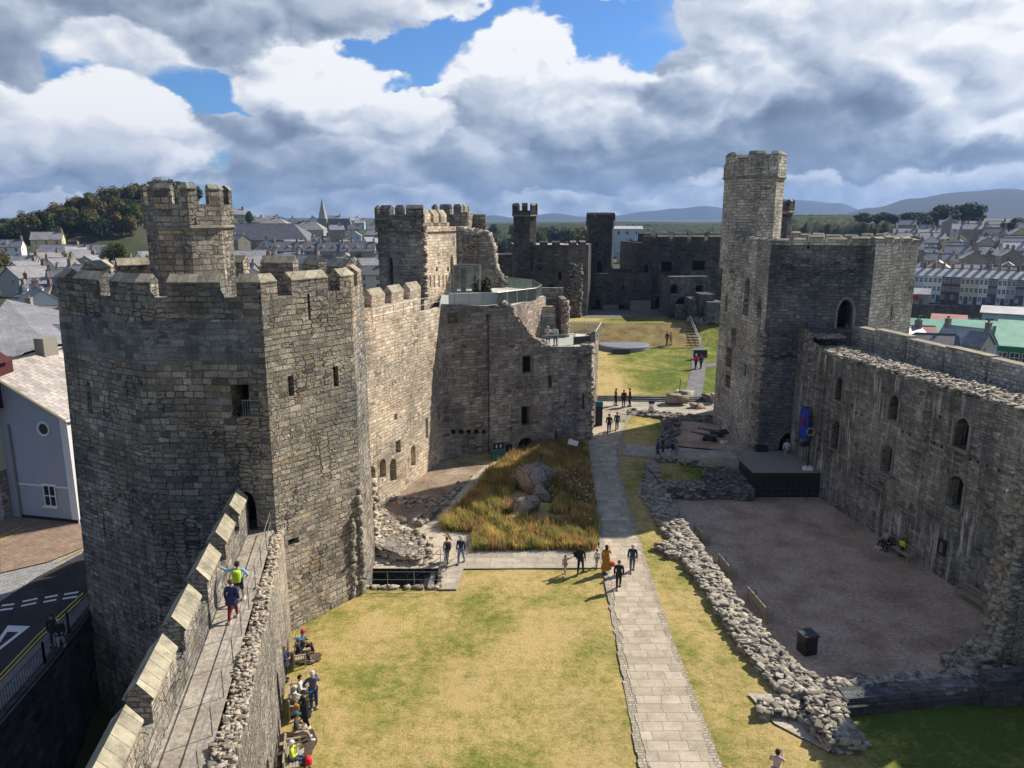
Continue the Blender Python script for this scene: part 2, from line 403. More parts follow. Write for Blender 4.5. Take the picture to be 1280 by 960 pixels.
M['rock_mid'] = rock_mat('mid_rubble_stone', (.14, .13, .115), (.27, .245, .205), (.38, .345, .285))
M['rock_warm'] = rock_mat('warm_rubble_stone', (.20, .17, .13), (.42, .36, .28), (.56, .49, .39))
M['boulder'] = rock_mat('red_brown_boulder', (.27, .215, .18), (.36, .295, .245), (.31, .25, .21), .8)
M['void'] = plain('dark_interior', (.012, .012, .013), .9)  # near-black back panels paint in the shade of unlit depth inside openings
def grass_mat():
    m, t, b = newmat('mown_lawn'); g = t.n('ShaderNodeNewGeometry'); pos = g.outputs['Position']
    sep = t.n('ShaderNodeSeparateXYZ', inp={0: pos})
    n1 = t.noise(pos, .22, 5, .6, .4); n2 = t.noise(pos, 1.7, 6, .7); n3 = t.noise(pos, 14, 5, .75); n4 = t.noise(pos, .5, 3, .5)
    n6 = t.noise(pos, 6, 5, .75); dry = t.math('ADD', t.math('ADD', t.math('MULTIPLY', n1, .42), t.math('MULTIPLY', n2, .33)), t.math('MULTIPLY', n6, .25))
    # the near lawn is drier than the upper ward
    wardn = t.ramp(t.math('MULTIPLY', sep.outputs['Y'], .01), [(.48, .03), (.75, .05), (.85, .065), (1.0, .065)])
    shift = t.math('SUBTRACT', t.n('ShaderNodeRGBToBW', inp={0: wardn}).outputs[0], 0.0)
    dry = t.math('ADD', dry, shift)
    # strip beside the south wall is greener
    sx = t.math('MULTIPLY', t.ramp(t.math('MULTIPLY', sep.outputs['X'], .05), [(.66, 0.0), (.82, 1.0)]), .14)
    dry = t.math('SUBTRACT', dry, sx)
    col = t.ramp(dry, [(.38, (.09, .13, .025)), (.455, (.20, .21, .05)), (.51, (.33, .28, .09)), (.58, (.49, .37, .16))])
    n5 = t.noise(pos, 40, 3, .8); col = t.mix(1.0, col, t.ramp(t.math('ADD', t.math('MULTIPLY', n3, .6), t.math('MULTIPLY', n5, .4)), [(.3, .5), (.7, 1.5)]), 'MULTIPLY')
    t.L.new(col, b.inputs['Base Color']); b.inputs['Roughness'].default_value = .95; b.inputs['Specular IOR Level'].default_value = .1
    bp = t.n('ShaderNodeBump', inp={'Height': t.math('ADD', n3, n2), 'Strength': .9, 'Distance': .06}); t.L.new(bp.outputs[0], b.inputs['Normal'])
    return m
M['grass'] = grass_mat()
def flag_mat(name, c0, c1, mortar, bw=.9, rh=.6, ms=.02, rot=0.0, edge=None):
    m, t, b = newmat(name); pos = t.n('ShaderNodeNewGeometry').outputs['Position']; uv = t.n('ShaderNodeUVMap').outputs[0]
    mp = t.n('ShaderNodeMapping', inp={'Vector': uv, 'Rotation': (0, 0, rot)}).outputs[0]
    wf_ = t.vadd(t.noise(pos, 1.3, 3, .6, 0, 'Color'), (-.5, -.5, -.5)); mp = t.vadd(mp, t.vmul(wf_, (bw * .3, rh * .22, 0)))
    br = t.n('ShaderNodeTexBrick', offset=.37, squash=1.4, squash_frequency=3, inp={'Vector': mp, 'Color1': (0, 0, 0, 1), 'Color2': (1, 1, 1, 1), 'Scale': 1.0, 'Mortar Size': ms, 'Brick Width': bw, 'Row Height': rh, 'Mortar Smooth': .2})
    col = t.ramp(br.outputs['Color'], [(0, c0), (1, c1)])
    col = t.mix(1.0, col, t.ramp(t.noise(pos, 1.1, 6, .7), [(.3, .72), (.7, 1.2)]), 'MULTIPLY')
    col = t.mix(1.0, col, t.ramp(t.noise(pos, 12, 4, .7), [(.3, .85), (.7, 1.12)]), 'MULTIPLY')
    col = t.mix(t.math('MULTIPLY', br.outputs['Fac'], .75), col, mortar)
    t.L.new(col, b.inputs['Base Color']); b.inputs['Roughness'].default_value = .9; b.inputs['Specular IOR Level'].default_value = .2
    bp = t.n('ShaderNodeBump', inp={'Height': t.math('SUBTRACT', t.math('MULTIPLY', t.noise(pos, 10, 4, .7), .5), br.outputs['Fac']), 'Strength': .6, 'Distance': .02}); t.L.new(bp.outputs[0], b.inputs['Normal'])
    return m
M['flag'] = flag_mat('flagstones', (.40, .345, .26), (.54, .47, .365), (.26, .22, .165), .85, .62, .02)
M['flag2'] = flag_mat('grey_flagstones', (.37, .33, .27), (.47, .42, .34), (.22, .19, .15), 1.0, .7, .02)
M['cobble'] = flag_mat('cobbled_edge', (.34, .30, .23), (.52, .46, .36), (.22, .195, .15), .24, .17, .03)
M['pave_grey'] = flag_mat('grey_paving', (.17, .17, .175), (.21, .21, .21), (.10, .10, .10), .9, .6, .015, .3)
M['pave_brown'] = flag_mat('brown_block_paving', (.27, .19, .14), (.34, .25, .185), (.16, .12, .09), .4, .2, .012, .6)
M['setts'] = flag_mat('granite_setts', (.30, .30, .30), (.42, .41, .40), (.15, .15, .15), .25, .18, .03, .4)
def gravel(name, c0, c1, c2):
    m, t, b = newmat(name); pos = t.n('ShaderNodeNewGeometry').outputs['Position']
    n = t.noise(pos, .5, 5, .6); col = t.ramp(n, [(.35, c0), (.5, c1), (.68, c2)])
    col = t.mix(1.0, col, t.ramp(t.noise(pos, 5, 7, .85), [(.32, .42), (.68, 1.6)]), 'MULTIPLY')
    t.L.new(col, b.inputs['Base Color']); b.inputs['Roughness'].default_value = .97; b.inputs['Specular IOR Level'].default_value = .1
    bp = t.n('ShaderNodeBump', inp={'Height': t.noise(pos, 12, 6, .8), 'Strength': .9, 'Distance': .04}); t.L.new(bp.outputs[0], b.inputs['Normal'])
    return m
M['gravel'] = gravel('hall_gravel', (.34, .235, .165), (.46, .33, .24), (.56, .42, .31))
M['gravel2'] = gravel('pale_gravel', (.38, .33, .26), (.48, .42, .33), (.55, .48, .39))
M['earth'] = gravel('trodden_earth', (.20, .155, .11), (.29, .23, .17), (.38, .31, .23))
M['walk'] = gravel('wall_walk_surface', (.30, .265, .215), (.38, .34, .28), (.45, .405, .34))
M['asphalt'] = gravel('asphalt', (.045, .043, .045), (.06, .056, .057), (.075, .07, .068))
M['moor'] = gravel('moorland', (.035, .048, .055), (.05, .06, .066), (.065, .072, .075))  # bluish tint of distance haze is put into the base colour
M['white'] = plain('white_render', (.72, .73, .74), .8, var=.06)
M['white_paint'] = plain('white_paint', (.78, .78, .76), .6, var=.06)
M['yellow_paint'] = plain('yellow_line_paint', (.62, .47, .08), .7)
M['wood'] = plain('weathered_teak', (.34, .30, .22), .85, var=.25, scale=14)
M['wood_grey'] = plain('grey_weathered_wood', (.25, .225, .18), .9, var=.25, scale=14)
M['deck'] = plain('pale_deck', (.55, .53, .49), .8, var=.12, scale=3)
M['plat'] = plain('platform_timber', (.27, .24, .205), .85, var=.2, scale=4)
M['metal'] = plain('galvanised_rail', (.30, .31, .30), .5, .7, var=.1)
M['iron'] = plain('black_iron', (.025, .026, .028), .45, .5)
M['darkgrey'] = plain('dark_grey_steel', (.07, .073, .078), .5, .3)
M['gun'] = plain('cannon_iron', (.13, .155, .14), .55, .6)
M['blackbox'] = plain('black_plastic', (.02, .021, .023), .35, spec=.5)
M['bluegrey'] = plain('dark_blue_panel', (.03, .04, .055), .6)
M['teal'] = plain('teal_plastic', (.02, .16, .16), .5)
M['banner'] = plain('blue_banner_cloth', (.02, .06, .42), .85, var=.08)
M['red'] = plain('red_cloth', (.48, .02, .03), .8)
M['slate'] = plain('slate_disc', (.20, .21, .245), .6, var=.1)
def glass_mat():
    m, t, b = newmat('pane_glass')
    N = t.N; tr = t.n('ShaderNodeBsdfTransparent'); tr.inputs[0].default_value = (.93, .96, .955, 1)
    gl = t.n('ShaderNodeBsdfGlossy'); gl.inputs['Roughness'].default_value = .03
    df = t.n('ShaderNodeBsdfDiffuse'); df.inputs[0].default_value = (.55, .68, .66, 1)
    fr = t.n('ShaderNodeFresnel'); fr.inputs[0].default_value = 1.5
    mx = t.n('ShaderNodeMixShader'); t.L.new(fr.outputs[0], mx.inputs[0]); t.L.new(tr.outputs[0], mx.inputs[1]); t.L.new(gl.outputs[0], mx.inputs[2])
    m2 = t.n('ShaderNodeMixShader'); m2.inputs[0].default_value = .07; t.L.new(mx.outputs[0], m2.inputs[1]); t.L.new(df.outputs[0], m2.inputs[2])
    t.L.new(m2.outputs[0], N['Material Output'].inputs[0]); return m
M['glass'] = glass_mat()
M['winglass'] = plain('window_glass', (.03, .035, .045), .12, spec=.8)
def slate_mat(name, c0, c1, bw=.5, rh=.35):
    m, t, b = newmat(name); pos = t.n('ShaderNodeNewGeometry').outputs['Position']; uv = t.n('ShaderNodeUVMap').outputs[0]
    br = t.n('ShaderNodeTexBrick', inp={'Vector': uv, 'Color1': (0, 0, 0, 1), 'Color2': (1, 1, 1, 1), 'Scale': 1.0, 'Mortar Size': .02, 'Brick Width': bw, 'Row Height': rh})
    col = t.ramp(br.outputs['Color'], [(0, c0), (1, c1)])
    col = t.mix(1.0, col, t.ramp(t.noise(pos, .35, 5, .7), [(.3, .7), (.7, 1.25)]), 'MULTIPLY')
    col = t.mix(t.math('MULTIPLY', br.outputs['Fac'], .5), col, (.05, .05, .05))
    t.L.new(col, b.inputs['Base Color']); b.inputs['Roughness'].default_value = .55; b.inputs['Specular IOR Level'].default_value = .4
    return m
M['roof_grey'] = slate_mat('grey_slate', (.22, .22, .235), (.30, .30, .315))  # slate tones raised; pale glancing-sun sheen is put into the colour
M['roof_dark'] = slate_mat('dark_slate', (.11, .113, .13), (.17, .17, .19))
M['roof_brown'] = slate_mat('brown_grey_slate', (.27, .25, .23), (.36, .335, .31))
M['roof_pale'] = slate_mat('pale_slate', (.42, .42, .42), (.50, .495, .49))
M['roof_stone'] = slate_mat('stone_tiles', (.36, .32, .29), (.54, .49, .45), .6, .4)
M['roof_green'] = slate_mat('green_sheet_roof', (.09, .30, .20), (.11, .34, .235), 3, 20)
M['roof_red'] = slate_mat('red_sheet_roof', (.42, .14, .13), (.46, .17, .15))
for n, c in dict(cream=(.62, .58, .46), grey=(.38, .38, .38), bluewhite=(.50, .58, .66), stone=(.27, .25, .21), pebble=(.42, .40, .36), yellow=(.58, .50, .27), pink=(.5, .36, .33), blue=(.20, .33, .50), navy=(.10, .12, .17), maroon=(.14, .07, .075), brick=(.22, .13, .10), gblue=(.36, .39, .46), green=(.03, .17, .10), mint=(.60, .68, .50), darkred=(.075, .02, .022)).items():
    M['w_' + n] = plain('render_' + n, c, .85, var=.1, scale=.8)
def leaf_mat(name, c0, c1, c2, pat=0):
    m, t, b = newmat(name); g = t.n('ShaderNodeNewGeometry'); pos = g.outputs['Position']
    col = t.ramp(g.outputs['Random Per Island'], [(0, c0), (.5, c1), (1, c2)])
    oi = t.n('ShaderNodeObjectInfo').outputs['Random']
    col = t.mix(1.0, col, t.ramp(oi, [(0, (.75, .85, .7)), (.5, (1.0, 1.0, 1.0)), (1, (1.3, 1.1, .9))]), 'MULTIPLY')
    col = t.mix(1.0, col, t.ramp(t.noise(pos, .22, 3, .6), [(.35, .7), (.65, 1.25)]), 'MULTIPLY')
    if pat: col = t.mix(t.ramp(t.noise(pos, .55, 4, .6), [(.42, 0.0), (.58, .7)]), col, (.24, .28, .08))
    t.L.new(col, b.inputs['Base Color']); b.inputs['Roughness'].default_value = .7; b.inputs['Specular IOR Level'].default_value = .2
    tl = t.n('ShaderNodeBsdfTranslucent'); t.L.new(col, tl.inputs[0]); mx = t.n('ShaderNodeMixShader'); mx.inputs[0].default_value = .4
    t.L.new(b.outputs[0], mx.inputs[1]); t.L.new(tl.outputs[0], mx.inputs[2]); t.L.new(mx.outputs[0], t.N['Material Output'].inputs[0])
    return m
M['leaf'] = leaf_mat('mid_foliage', (.05, .08, .02), (.09, .125, .032), (.15, .165, .05))
M['leaf_dark'] = leaf_mat('dark_foliage', (.018, .03, .014), (.03, .045, .02), (.045, .06, .025))
M['leaf_lime'] = leaf_mat('bright_foliage', (.08, .13, .02), (.12, .17, .03), (.16, .19, .045))
M['leaf_olive'] = leaf_mat('olive_foliage', (.09, .085, .03), (.14, .12, .045), (.19, .155, .06))
M['tallgrass'] = leaf_mat('tall_dry_grass', (.28, .29, .09), (.52, .46, .19), (.72, .64, .38), 1)
M['tallgrass_rust'] = leaf_mat('rusty_seed_heads', (.26, .19, .11), (.36, .26, .15), (.46, .35, .21))
M['tallgrass_green'] = leaf_mat('green_undergrowth', (.10, .15, .03), (.17, .23, .05), (.26, .28, .09))
M['bark'] = plain('bark', (.09, .075, .06), .95, var=.3)
M['bankgrass'] = gravel('rough_bank_grass', (.17, .13, .055), (.25, .19, .085), (.30, .25, .11))
M['woods'] = leaf_mat('far_woods', (.03, .045, .02), (.05, .07, .028), (.07, .085, .035))
M['woods2'] = gravel('canopy', (.018, .03, .012), (.035, .05, .018), (.06, .07, .028))
M['soil'] = gravel('dark_soil', (.06, .045, .032), (.10, .078, .055), (.16, .13, .09))
# ------------------------------------------------------------------ ground inside the castle
HALL = [(12.3, 60.2), (12.2, 54), (12.6, 44.0), (13.2, 37.0), (14.4, 32.4), (30.5, 32.0), (30.2, 34.5), (26.0, 62.5), (23.8, 64.5), (19.0, 60.4)]
def inpoly(x, y, P):
    c = False; n = len(P); j = n - 1
    for i in range(n):
        xi, yi = P[i]; xj, yj = P[j]
        if (yi > y) != (yj > y) and x < (xj - xi) * (y - yi) / (yj - yi) + xi: c = not c
        j = i
    return c
STEP = [(10.6, 63.6), (12.6, 63.6), (13.4, 59.0), (11.6, 58.6)]
PIT = [(-9.4, 41.5), (-4.3, 41.5), (-4.35, 44.6), (-9.4, 44.6)]
def ground_mesh():
    mb = MB(); st = .5; idx = {}
    def h(x, y):
        if inpoly(x, y, HALL) or inpoly(x, y, STEP): return -.9
        w = 0.0
        if 66.2 < y < 78 and 16.5 < x < 22.5: w = -.25
        return gz(y) + w + .05 * math.sin(x * .7 + y * .35) * math.sin(y * .5 - x * .2) * (1 if y < 62 else 0)
    def vid(i, j):
        if (i, j) not in idx:
            idx[(i, j)] = len(mb.v); x, y = i * st, j * st; mb.v.append((x, y, h(x, y)))
        return idx[(i, j)]
    for j in range(8, 322):
        y = (j + .5) * st
        for i in range(-50, 120):
            x = (i + .5) * st
            if y < 45 and x < -9.44 - (y - 26.4) * .233 - .8: continue
            if 45 <= y < 64 and x < -10.1 + (y - 53) * .373 - 1.2: continue
            if y >= 64 and x < -7: continue
            if x > (33 - y * .14 if y < 64 else 56): continue
            if inpoly(x, y, PIT): continue
            mb.f.append((vid(i, j), vid(i + 1, j), vid(i + 1, j + 1), vid(i, j + 1))); mb.m.append(0)
    struct(mb, 'ground', M['grass'], smooth=True)
ground_mesh()
def drape(name, left, right, mat, dz=.03, steps=1.0, kind='structure', z=None, col=3, jag=0):
    """a sheet between two polylines given as (x,y) lists of equal length"""
    mb = MB(); rows = []
    for k in range(len(left) - 1):
        (a, b), (c, d) = (left[k], left[k + 1]), (right[k], right[k + 1])
        n = max(1, int(max(math.dist(a, b), math.dist(c, d)) / steps))
        for i in range(n + (1 if k == len(left) - 2 else 0)):
            t = i / n; rows.append(((lerp(a[0], b[0], t), lerp(a[1], b[1], t)), (lerp(c[0], d[0], t), lerp(c[1], d[1], t))))
    g = []; rj = random.Random(len(rows))
    if jag: rows = [q for l, r in rows[:-1] for o in [(rj.uniform(-jag, jag), rj.uniform(-jag, jag))] for q in [((l[0] + o[0], l[1]), (r[0] + o[1], r[1])), ((l[0] + o[0], l[1] + (steps - .03)), (r[0] + o[1], r[1] + (steps - .03)))]]
    for l, r in rows:
        row = []
        for q in range(col + 1):
            x, y = lerp(l[0], r[0], q / col), lerp(l[1], r[1], q / col)
            row.append((x, y, (gz(y) if z is None else z) + dz + (.05 if (z is None and y < 62) else 0)))
        g.append(row)
    for a, b in zip(g, g[1:]):
        for q in range(col): mb.face([a[q], a[q + 1], b[q + 1], b[q]])
    return struct(mb, name, mat, kind)
def pp(*uv): return [GG(u, v)[:2] for u, v in uv]
# main flagged path (u,v pairs read along each side)
pl = pp((826, 1010), (808, 960), (779, 810), (766, 745), (757, 700), (753, 660), (741, 600), (733, 565), (742, 530), (745, 500))
pr = pp((915, 1010), (893, 960), (838, 810), (815, 745), (801, 700), (790, 660), (772, 600), (770, 565), (781, 530), (790, 516))
drape('path', pl, pr, M['flag'], .05, steps=.62, jag=.13)
def shift_edge(ps, w): return [(x + w, y) for x, y in ps]
drape('path_edging', shift_edge(pl, -.30), shift_edge(pl, .35), M['cobble'], .03, col=1, steps=.4, jag=.05)
drape('path_edging', shift_edge(pr, -.35), shift_edge(pr, .30), M['cobble'], .03, col=1, steps=.4, jag=.05)
# cross path, pit path and the path round the wild bed
drape('path', pp((555, 712), (575, 692), (560, 668), (520, 650)), pp((766, 711), (768, 689), (640, 668), (548, 664)), M['flag2'], .02)
drape('path', pp((548, 738), (556, 712)), pp((572, 738), (580, 710)), M['flag2'], .025)
drape('path', pp((455, 662), (500, 655), (555, 618), (610, 580), (655, 566)), pp((470, 700), (560, 668), (592, 630), (632, 584), (670, 572)), M['gravel2'], .012)
drape('gravel', pp((455, 712), (550, 712), (566, 700)), pp((456, 690), (548, 668), (590, 690)), M['gravel2'], .016)
# building platform floor by the north curtain
drape('gravel', pp((462, 655), (520, 600), (553, 577)), pp((545, 650), (592, 596), (612, 578)), M['earth'], .03)
# cross-court paving, far path
drape('path', pp((744, 520), (743, 499)), pp((905, 520), (905, 497)), M['flag2'], .04)
drape('path', pp((853, 499), (864, 462), (866, 430), (862, 418)), pp((877, 499), (882, 462), (879, 430), (875, 418)), M['pave_grey'], .05)
drape('path', pp((877, 461), (877, 456)), pp((905, 457), (905, 452)), M['pave_grey'], .06)
drape('path', [(12, 126), (30, 127.5), (46, 131)], [(12, 138), (30, 139), (46, 150)], M['pave_grey'], .05)
mb = MB()
for i in range(40):
    x0, x1 = 9 + i * .48, 9.48 + i * .48
    for j in range(12): y0, y1 = 111.2 + j * .7, 111.9 + j * .7; mb.face([(x0, y0, gz(y0) + .09), (x1, y0, gz(y0) + .09), (x1, y1, gz(y1) + .09), (x0, y1, gz(y1) + .09)])
struct(mb, 'bank', M['bankgrass'])
# yard between the tower and the sunk hall
drape('gravel', pp((783, 566), (840, 572), (900, 574), (948, 576)), pp((783, 556), (840, 560), (900, 565), (948, 568)), M['gravel2'], .09)
drape('gravel', pp((826, 556), (830, 520)), pp((935, 566), (893, 524)), M['gravel'], .05)
# sunk hall floor
mb = MB(); mb.face([(x, y, -.6) for x, y in [(11.9, 60.5), (12.1, 44), (12.8, 37), (14.2, 32.0), (29.6, 31.5), (24.4, 62.5), (19, 62.5)]][::1])
struct(mb, 'hall_floor', M['gravel'])
mb = MB(); mb.face([(*G(838, 614, -.59), -.592), (*G(862, 626, -.59), -.592), (*G(940, 622, -.59), -.592), (*G(932, 608, -.59), -.592)][::1])
struct(mb, 'paving', M['pave_grey'])
# trodden patches under the benches and gravel apron of the spur
for k, (u, v, a, b) in enumerate([(388, 823, .9, .8), (377, 940, .9, 1.6), (384, 880, .6, 1.3)]):
    c = G(u, v); mb = MB(); mb.face([(c[0] - .15 + a * .8 * math.cos(i / 22 * 6.283) * rnd.uniform(.75, 1.2), c[1] + b * .85 * math.sin(i / 22 * 6.283) * rnd.uniform(.75, 1.2), .075) for i in range(22)])
    struct(mb, 'bare_ground', M['soil'])
mb = MB(); mb.face([(*G(*q), .08) for q in [(934, 868), (968, 906), (1032, 940), (1090, 934), (1058, 895), (1040, 872)]][::1])
struct(mb, 'gravel', M['gravel2'])
# ------------------------------------------------------------------ street outside, north of the castle
ZS = -1.0
def flat(name, uvs, z, mat, kind='structure'):
    mb = MB(); P = [(*G(u, v, z), z) for u, v in uvs]
    n = Vector((0, 0, 0))
    for i in range(len(P)): n += Vector(P[i]).cross(Vector(P[(i + 1) % len(P)]))
    mb.face(P if n.z > 0 else P[::-1]); return struct(mb, name, mat, kind)
mb = MB(); mb.face([(-75, 22, ZS), (-23.4, 22, ZS), (-23.5, 34, ZS), (-24.4, 40.5, ZS), (-25.5, 52, ZS), (-22, 75, ZS), (-50, 95, ZS), (-75, 75, ZS)]); struct(mb, 'street', M['asphalt'])
flat('pavement', [(0, 640), (35, 645), (103, 650), (105, 684), (60, 702), (0, 716)], ZS + .10, M['pave_brown'])
flat('pavement', [(-60, 790), (0, 716), (60, 702), (108, 683), (102, 692), (45, 722), (0, 752), (-60, 800)], ZS + .02, M['setts'])
flat('pavement', [(-60, 905), (0, 853), (55, 796), (112, 742), (117, 762), (62, 834), (0, 906), (-60, 985)], ZS + .11, M['pave_grey'])
def stripe(name, uvs, w, z, mat):
    P = [Vector(G(u, v, z)) for u, v in uvs]; mb = MB()
    for a, b in zip(P, P[1:]):
        d = (b - a).normalized(); n = Vector((-d.y, d.x)) * w / 2
        q = [a - n, b - n, b + n, a + n]
        mb.face([(p.x, p.y, z) for p in q]);
    struct(mb, name, mat)
for o in (0, 6): stripe('road_line', [(-60 - o, 900 - 0), (0 - o, 850), (53 - o, 794), (110 - o, 741)], .09, ZS + .02, M['yellow_paint'])
for o in (0, 5): stripe('road_line', [(0, 676 - o), (30, 662 - o)], .10, ZS + .11, M['yellow_paint'])
stripe('road_line', [(70, 703), (104, 686)], .10, ZS + .11, M['yellow_paint'])
for (a, b) in [((2, 757), (18, 755)), ((28, 752), (47, 748)), ((56, 747), (72, 744)), ((80, 743), (98, 740))]:
    for dv in (0, 5.5): stripe('road_line', [(a[0] - dv * .3, a[1] + dv), (b[0] - dv * .3, b[1] + dv)], .22, ZS + .015, M['white_paint'])
mb = MB()
tri = [G(12, 783, 0), G(38, 783, 0), G(-22, 830, 0)]
def tri_ring(P, k, z):
    c = Vector((sum(p[0] for p in P) / 3, sum(p[1] for p in P) / 3)); I = [c + (Vector(p) - c) * k for p in P]
    for i in range(3):
        j = (i + 1) % 3; q = [Vector(P[i]), Vector(P[j]), I[j], I[i]]
        a = sum(q[m].x * q[(m + 1) % 4].y - q[(m + 1) % 4].x * q[m].y for m in range(4))
        if a < 0: q = q[::-1]
        mb.face([(p.x, p.y, z) for p in q])
tri_ring([G(10, 782, ZS), G(38, 783, ZS), G(-25, 832, ZS)], .5, ZS + .015)
struct(mb, 'road_triangle', M['white_paint'])
# retaining wall dropping into the dry ditch
rl = [G(-60, 986, ZS), G(0, 906, ZS), G(62, 834, ZS), G(118, 762, ZS), (-23.6, 52)]
mb = MB()
rl2 = [(x, y) for x, y in rl]
for a, b in zip(rl2, rl2[1:]):
    mb.face([(a[0], a[1], -9), (b[0], b[1], -9), (b[0], b[1], ZS + .25), (a[0], a[1], ZS + .25)], 0)
    mb.face([(a[0], a[1], ZS + .25), (b[0], b[1], ZS + .25), (b[0] - .35, b[1], ZS + .25), (a[0] - .35, a[1], ZS + .25)], 0)
    mb.face([(a[0] - .35, a[1], ZS), (a[0] - .35, a[1], ZS + .25), (b[0] - .35, b[1], ZS + .25), (b[0] - .35, b[1], ZS)], 0)
single(mb, 'retaining_wall', M['far'], 'dark stone retaining wall holding the street pavement above the ditch', 'wall')
rt = thing('street_railing', 'dark upright-bar iron railing along the pavement above the ditch', 'railing', (0, 0, 0))
mb = MB(); mp = MB(); 
for a, b in zip(rl2, rl2[1:]):
    L = math.dist(a, b); n = max(1, int(L / .22))
    for zz in (.35, 1.2): mb.tube((a[0] - .2, a[1], ZS + zz), (b[0] - .2, b[1], ZS + zz), .022, n=4)
    for i in range(n): x, y = lerp(a[0], b[0], i / n) - .2, lerp(a[1], b[1], i / n); mb.tube((x, y, ZS + .25), (x, y, ZS + 1.2), .014, n=4)
    n = max(1, int(L / 2.6))
    for i in range(n + 1):
        x, y = lerp(a[0], b[0], i / n) - .2, lerp(a[1], b[1], i / n)
        mq = MB(); mq.box((x, y, ZS + .75), (.09, .09, 1.2)); mq.lathe((x, y, ZS + 1.35), [(.05, 0), (.07, .05), (.01, .14)], 6); mq.build('post', M['iron'], rt)
mb.build('bars', M['iron'], rt)
mb = MB(); mb.face([(-26, 5, -8.5), (-9, 5, -8.5), (-9, 60, -8.5), (-26, 60, -8.5)]); struct(mb, 'ditch', M['far'])
# ------------------------------------------------------------------ castle
def op(A, B, u, vb, vt, w, kind='rect', dep=.7):
    s, zb = on_wall(A, B, u, vb); zt = on_wall(A, B, u, vt)[1]
    return (s, zb, w, zt - zb, kind, dep)
NAME = {'rect': 'window', 'point': 'window', 'round': 'doorway'}
def put_ops(res, mat, parent, names=None):
    for i, (m, kind, o, p, nrm, e) in enumerate(res):
        nm = (names[i] if names else ('arrow_slit' if o[2] < .45 else NAME[kind]))
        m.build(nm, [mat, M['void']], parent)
def shell(root, bot, top, z0, z1, mat, edges=None, ops={}, matn='wall', names={}, mats=None):
    """walls of a polygonal tower, one mesh, with openings as parts"""
    mb = MB(); n = len(bot); allr = []
    for i in range(n):
        if edges is not None and i not in edges: continue
        j = (i + 1) % n
        r = wall(mb, bot[i], bot[j], z0, z1, ops.get(i, ()), top[i], top[j])
        allr.append((r, names.get(i)))
    o = mb.build(matn, [mat], root)
    for r, nm in allr: put_ops(r, mat, root, nm)
    return o
def parapet_in(root, poly, t, zf, zs, mat, floor=True, fm=None):
    """inner face of the parapet, top ledge at crenel sill and the roof walk"""
    mb = MB(); inn = offset_poly(poly, t); n = len(poly)
    for i in range(n):
        j = (i + 1) % n
        mb.face([(*inn[j], zf), (*inn[i], zf), (*inn[i], zs), (*inn[j], zs)])
        mb.face([(*poly[i], zs), (*poly[j], zs), (*inn[j], zs), (*inn[i], zs)])
    mb.build('parapet', [mat], root)
    if floor:
        mb = MB(); mb.face([(*p, zf) for p in inn]); mb.build('roof', [fm or M['walk']], root)
def quoin_rocks(root, x, y, z0, z1, n, mat, spread=.35, name='torn_masonry', size=(.3, .6)):
    mb = MB()
    for i in range(n):
        z = lerp(z0, z1, rnd.random()); k = spread
        mb.rock((x + rnd.uniform(-k, k), y + rnd.uniform(-k, k), z), (rnd.uniform(*size), rnd.uniform(*size), rnd.uniform(.18, .3)), tilt=.1)
    mb.build(name, [mat], root)
# ---- 1. north tower at left
NTt = [(-24.0, 40.2), (-18.0, 36.4), (-12.0, 36.4), (-8.65, 41.0), (-8.8, 45.0), (-13, 49.5), (-19, 50.5), (-24.5, 46.5)]
NTb = [(-24.6, 40.1), (-18.75, 36.3), (-12.1, 36.3), (-8.6, 41.0), (-8.7, 45.0), (-13, 49.6), (-19, 50.8), (-25.1, 46.6)]
t = thing('corner_tower', 'big polygonal stone tower at left with gabled battlements and a turret rising from it', 'tower', (-16, 43, -8))
D, A, B, Cc, E_ = NTt[:5]
ZSI = Z(373, 36.4)
ops = {1: [op(A, B, 178, 510, 472, .28, dep=.9), op(A, B, 316, 521, 481, .95, 'rect', 1.6), op(A, B, 326, 664, 614, 1.0, 'point', 1.6)],
       0: [op(D, A, 117, 517, 478, .42, dep=.5), op(D, A, 110, 408, 362, .16), op(D, A, 139, 670, 648, .2), op(D, A, 112, 437, 424, .2)],
       2: [op(B, Cc, 366, 495, 469, .36), op(B, Cc, 423, 483, 457, .36), op(B, Cc, 389, 400, 363, .16), op(B, Cc, 369, 680, 672, .7, dep=.4)]}
shell(t, NTb, NTt, -8.5, ZSI, M['tower'], ops=ops, names={1: ['arrow_slit', 'balcony_opening', 'doorway']})
# darker replaced stonework is a facing laid into the wall above the string line
mb = MB()
def tp(i, z, o=.02):
    k = (z + 8.5) / (ZSI + 8.5); P_ = [(lerp(NTb[j][0], NTt[j][0], k), lerp(NTb[j][1], NTt[j][1], k)) for j in range(8)]; return offset_poly(P_, -o)[i]
for i in (0, 1):
    zs0 = 14.5
    mb.face([(*tp(i, zs0), zs0), (*tp(i + 1, zs0), zs0), (*tp(i + 1, 16.3), 16.3), (*tp(i, 16.3), 16.3)])
    mb.face([(*tp(i, 16.3), 16.3), (*tp(i + 1, 16.3), 16.3), (*tp(i + 1, 16.6, 0), 16.6), (*tp(i, 16.6, 0), 16.6)])
mb.build('repaired_facing', [M['tower_dark']], t)
parapet_in(t, NTt, .85, ZSI - 1.0, ZSI, M['tower'])
def eu(e, u, v=352):
    P, Q = NTt[e], NTt[(e + 1) % len(NTt)]; return on_wall(P, Q, u, v)[0]
L7 = math.dist(NTt[7], NTt[0])
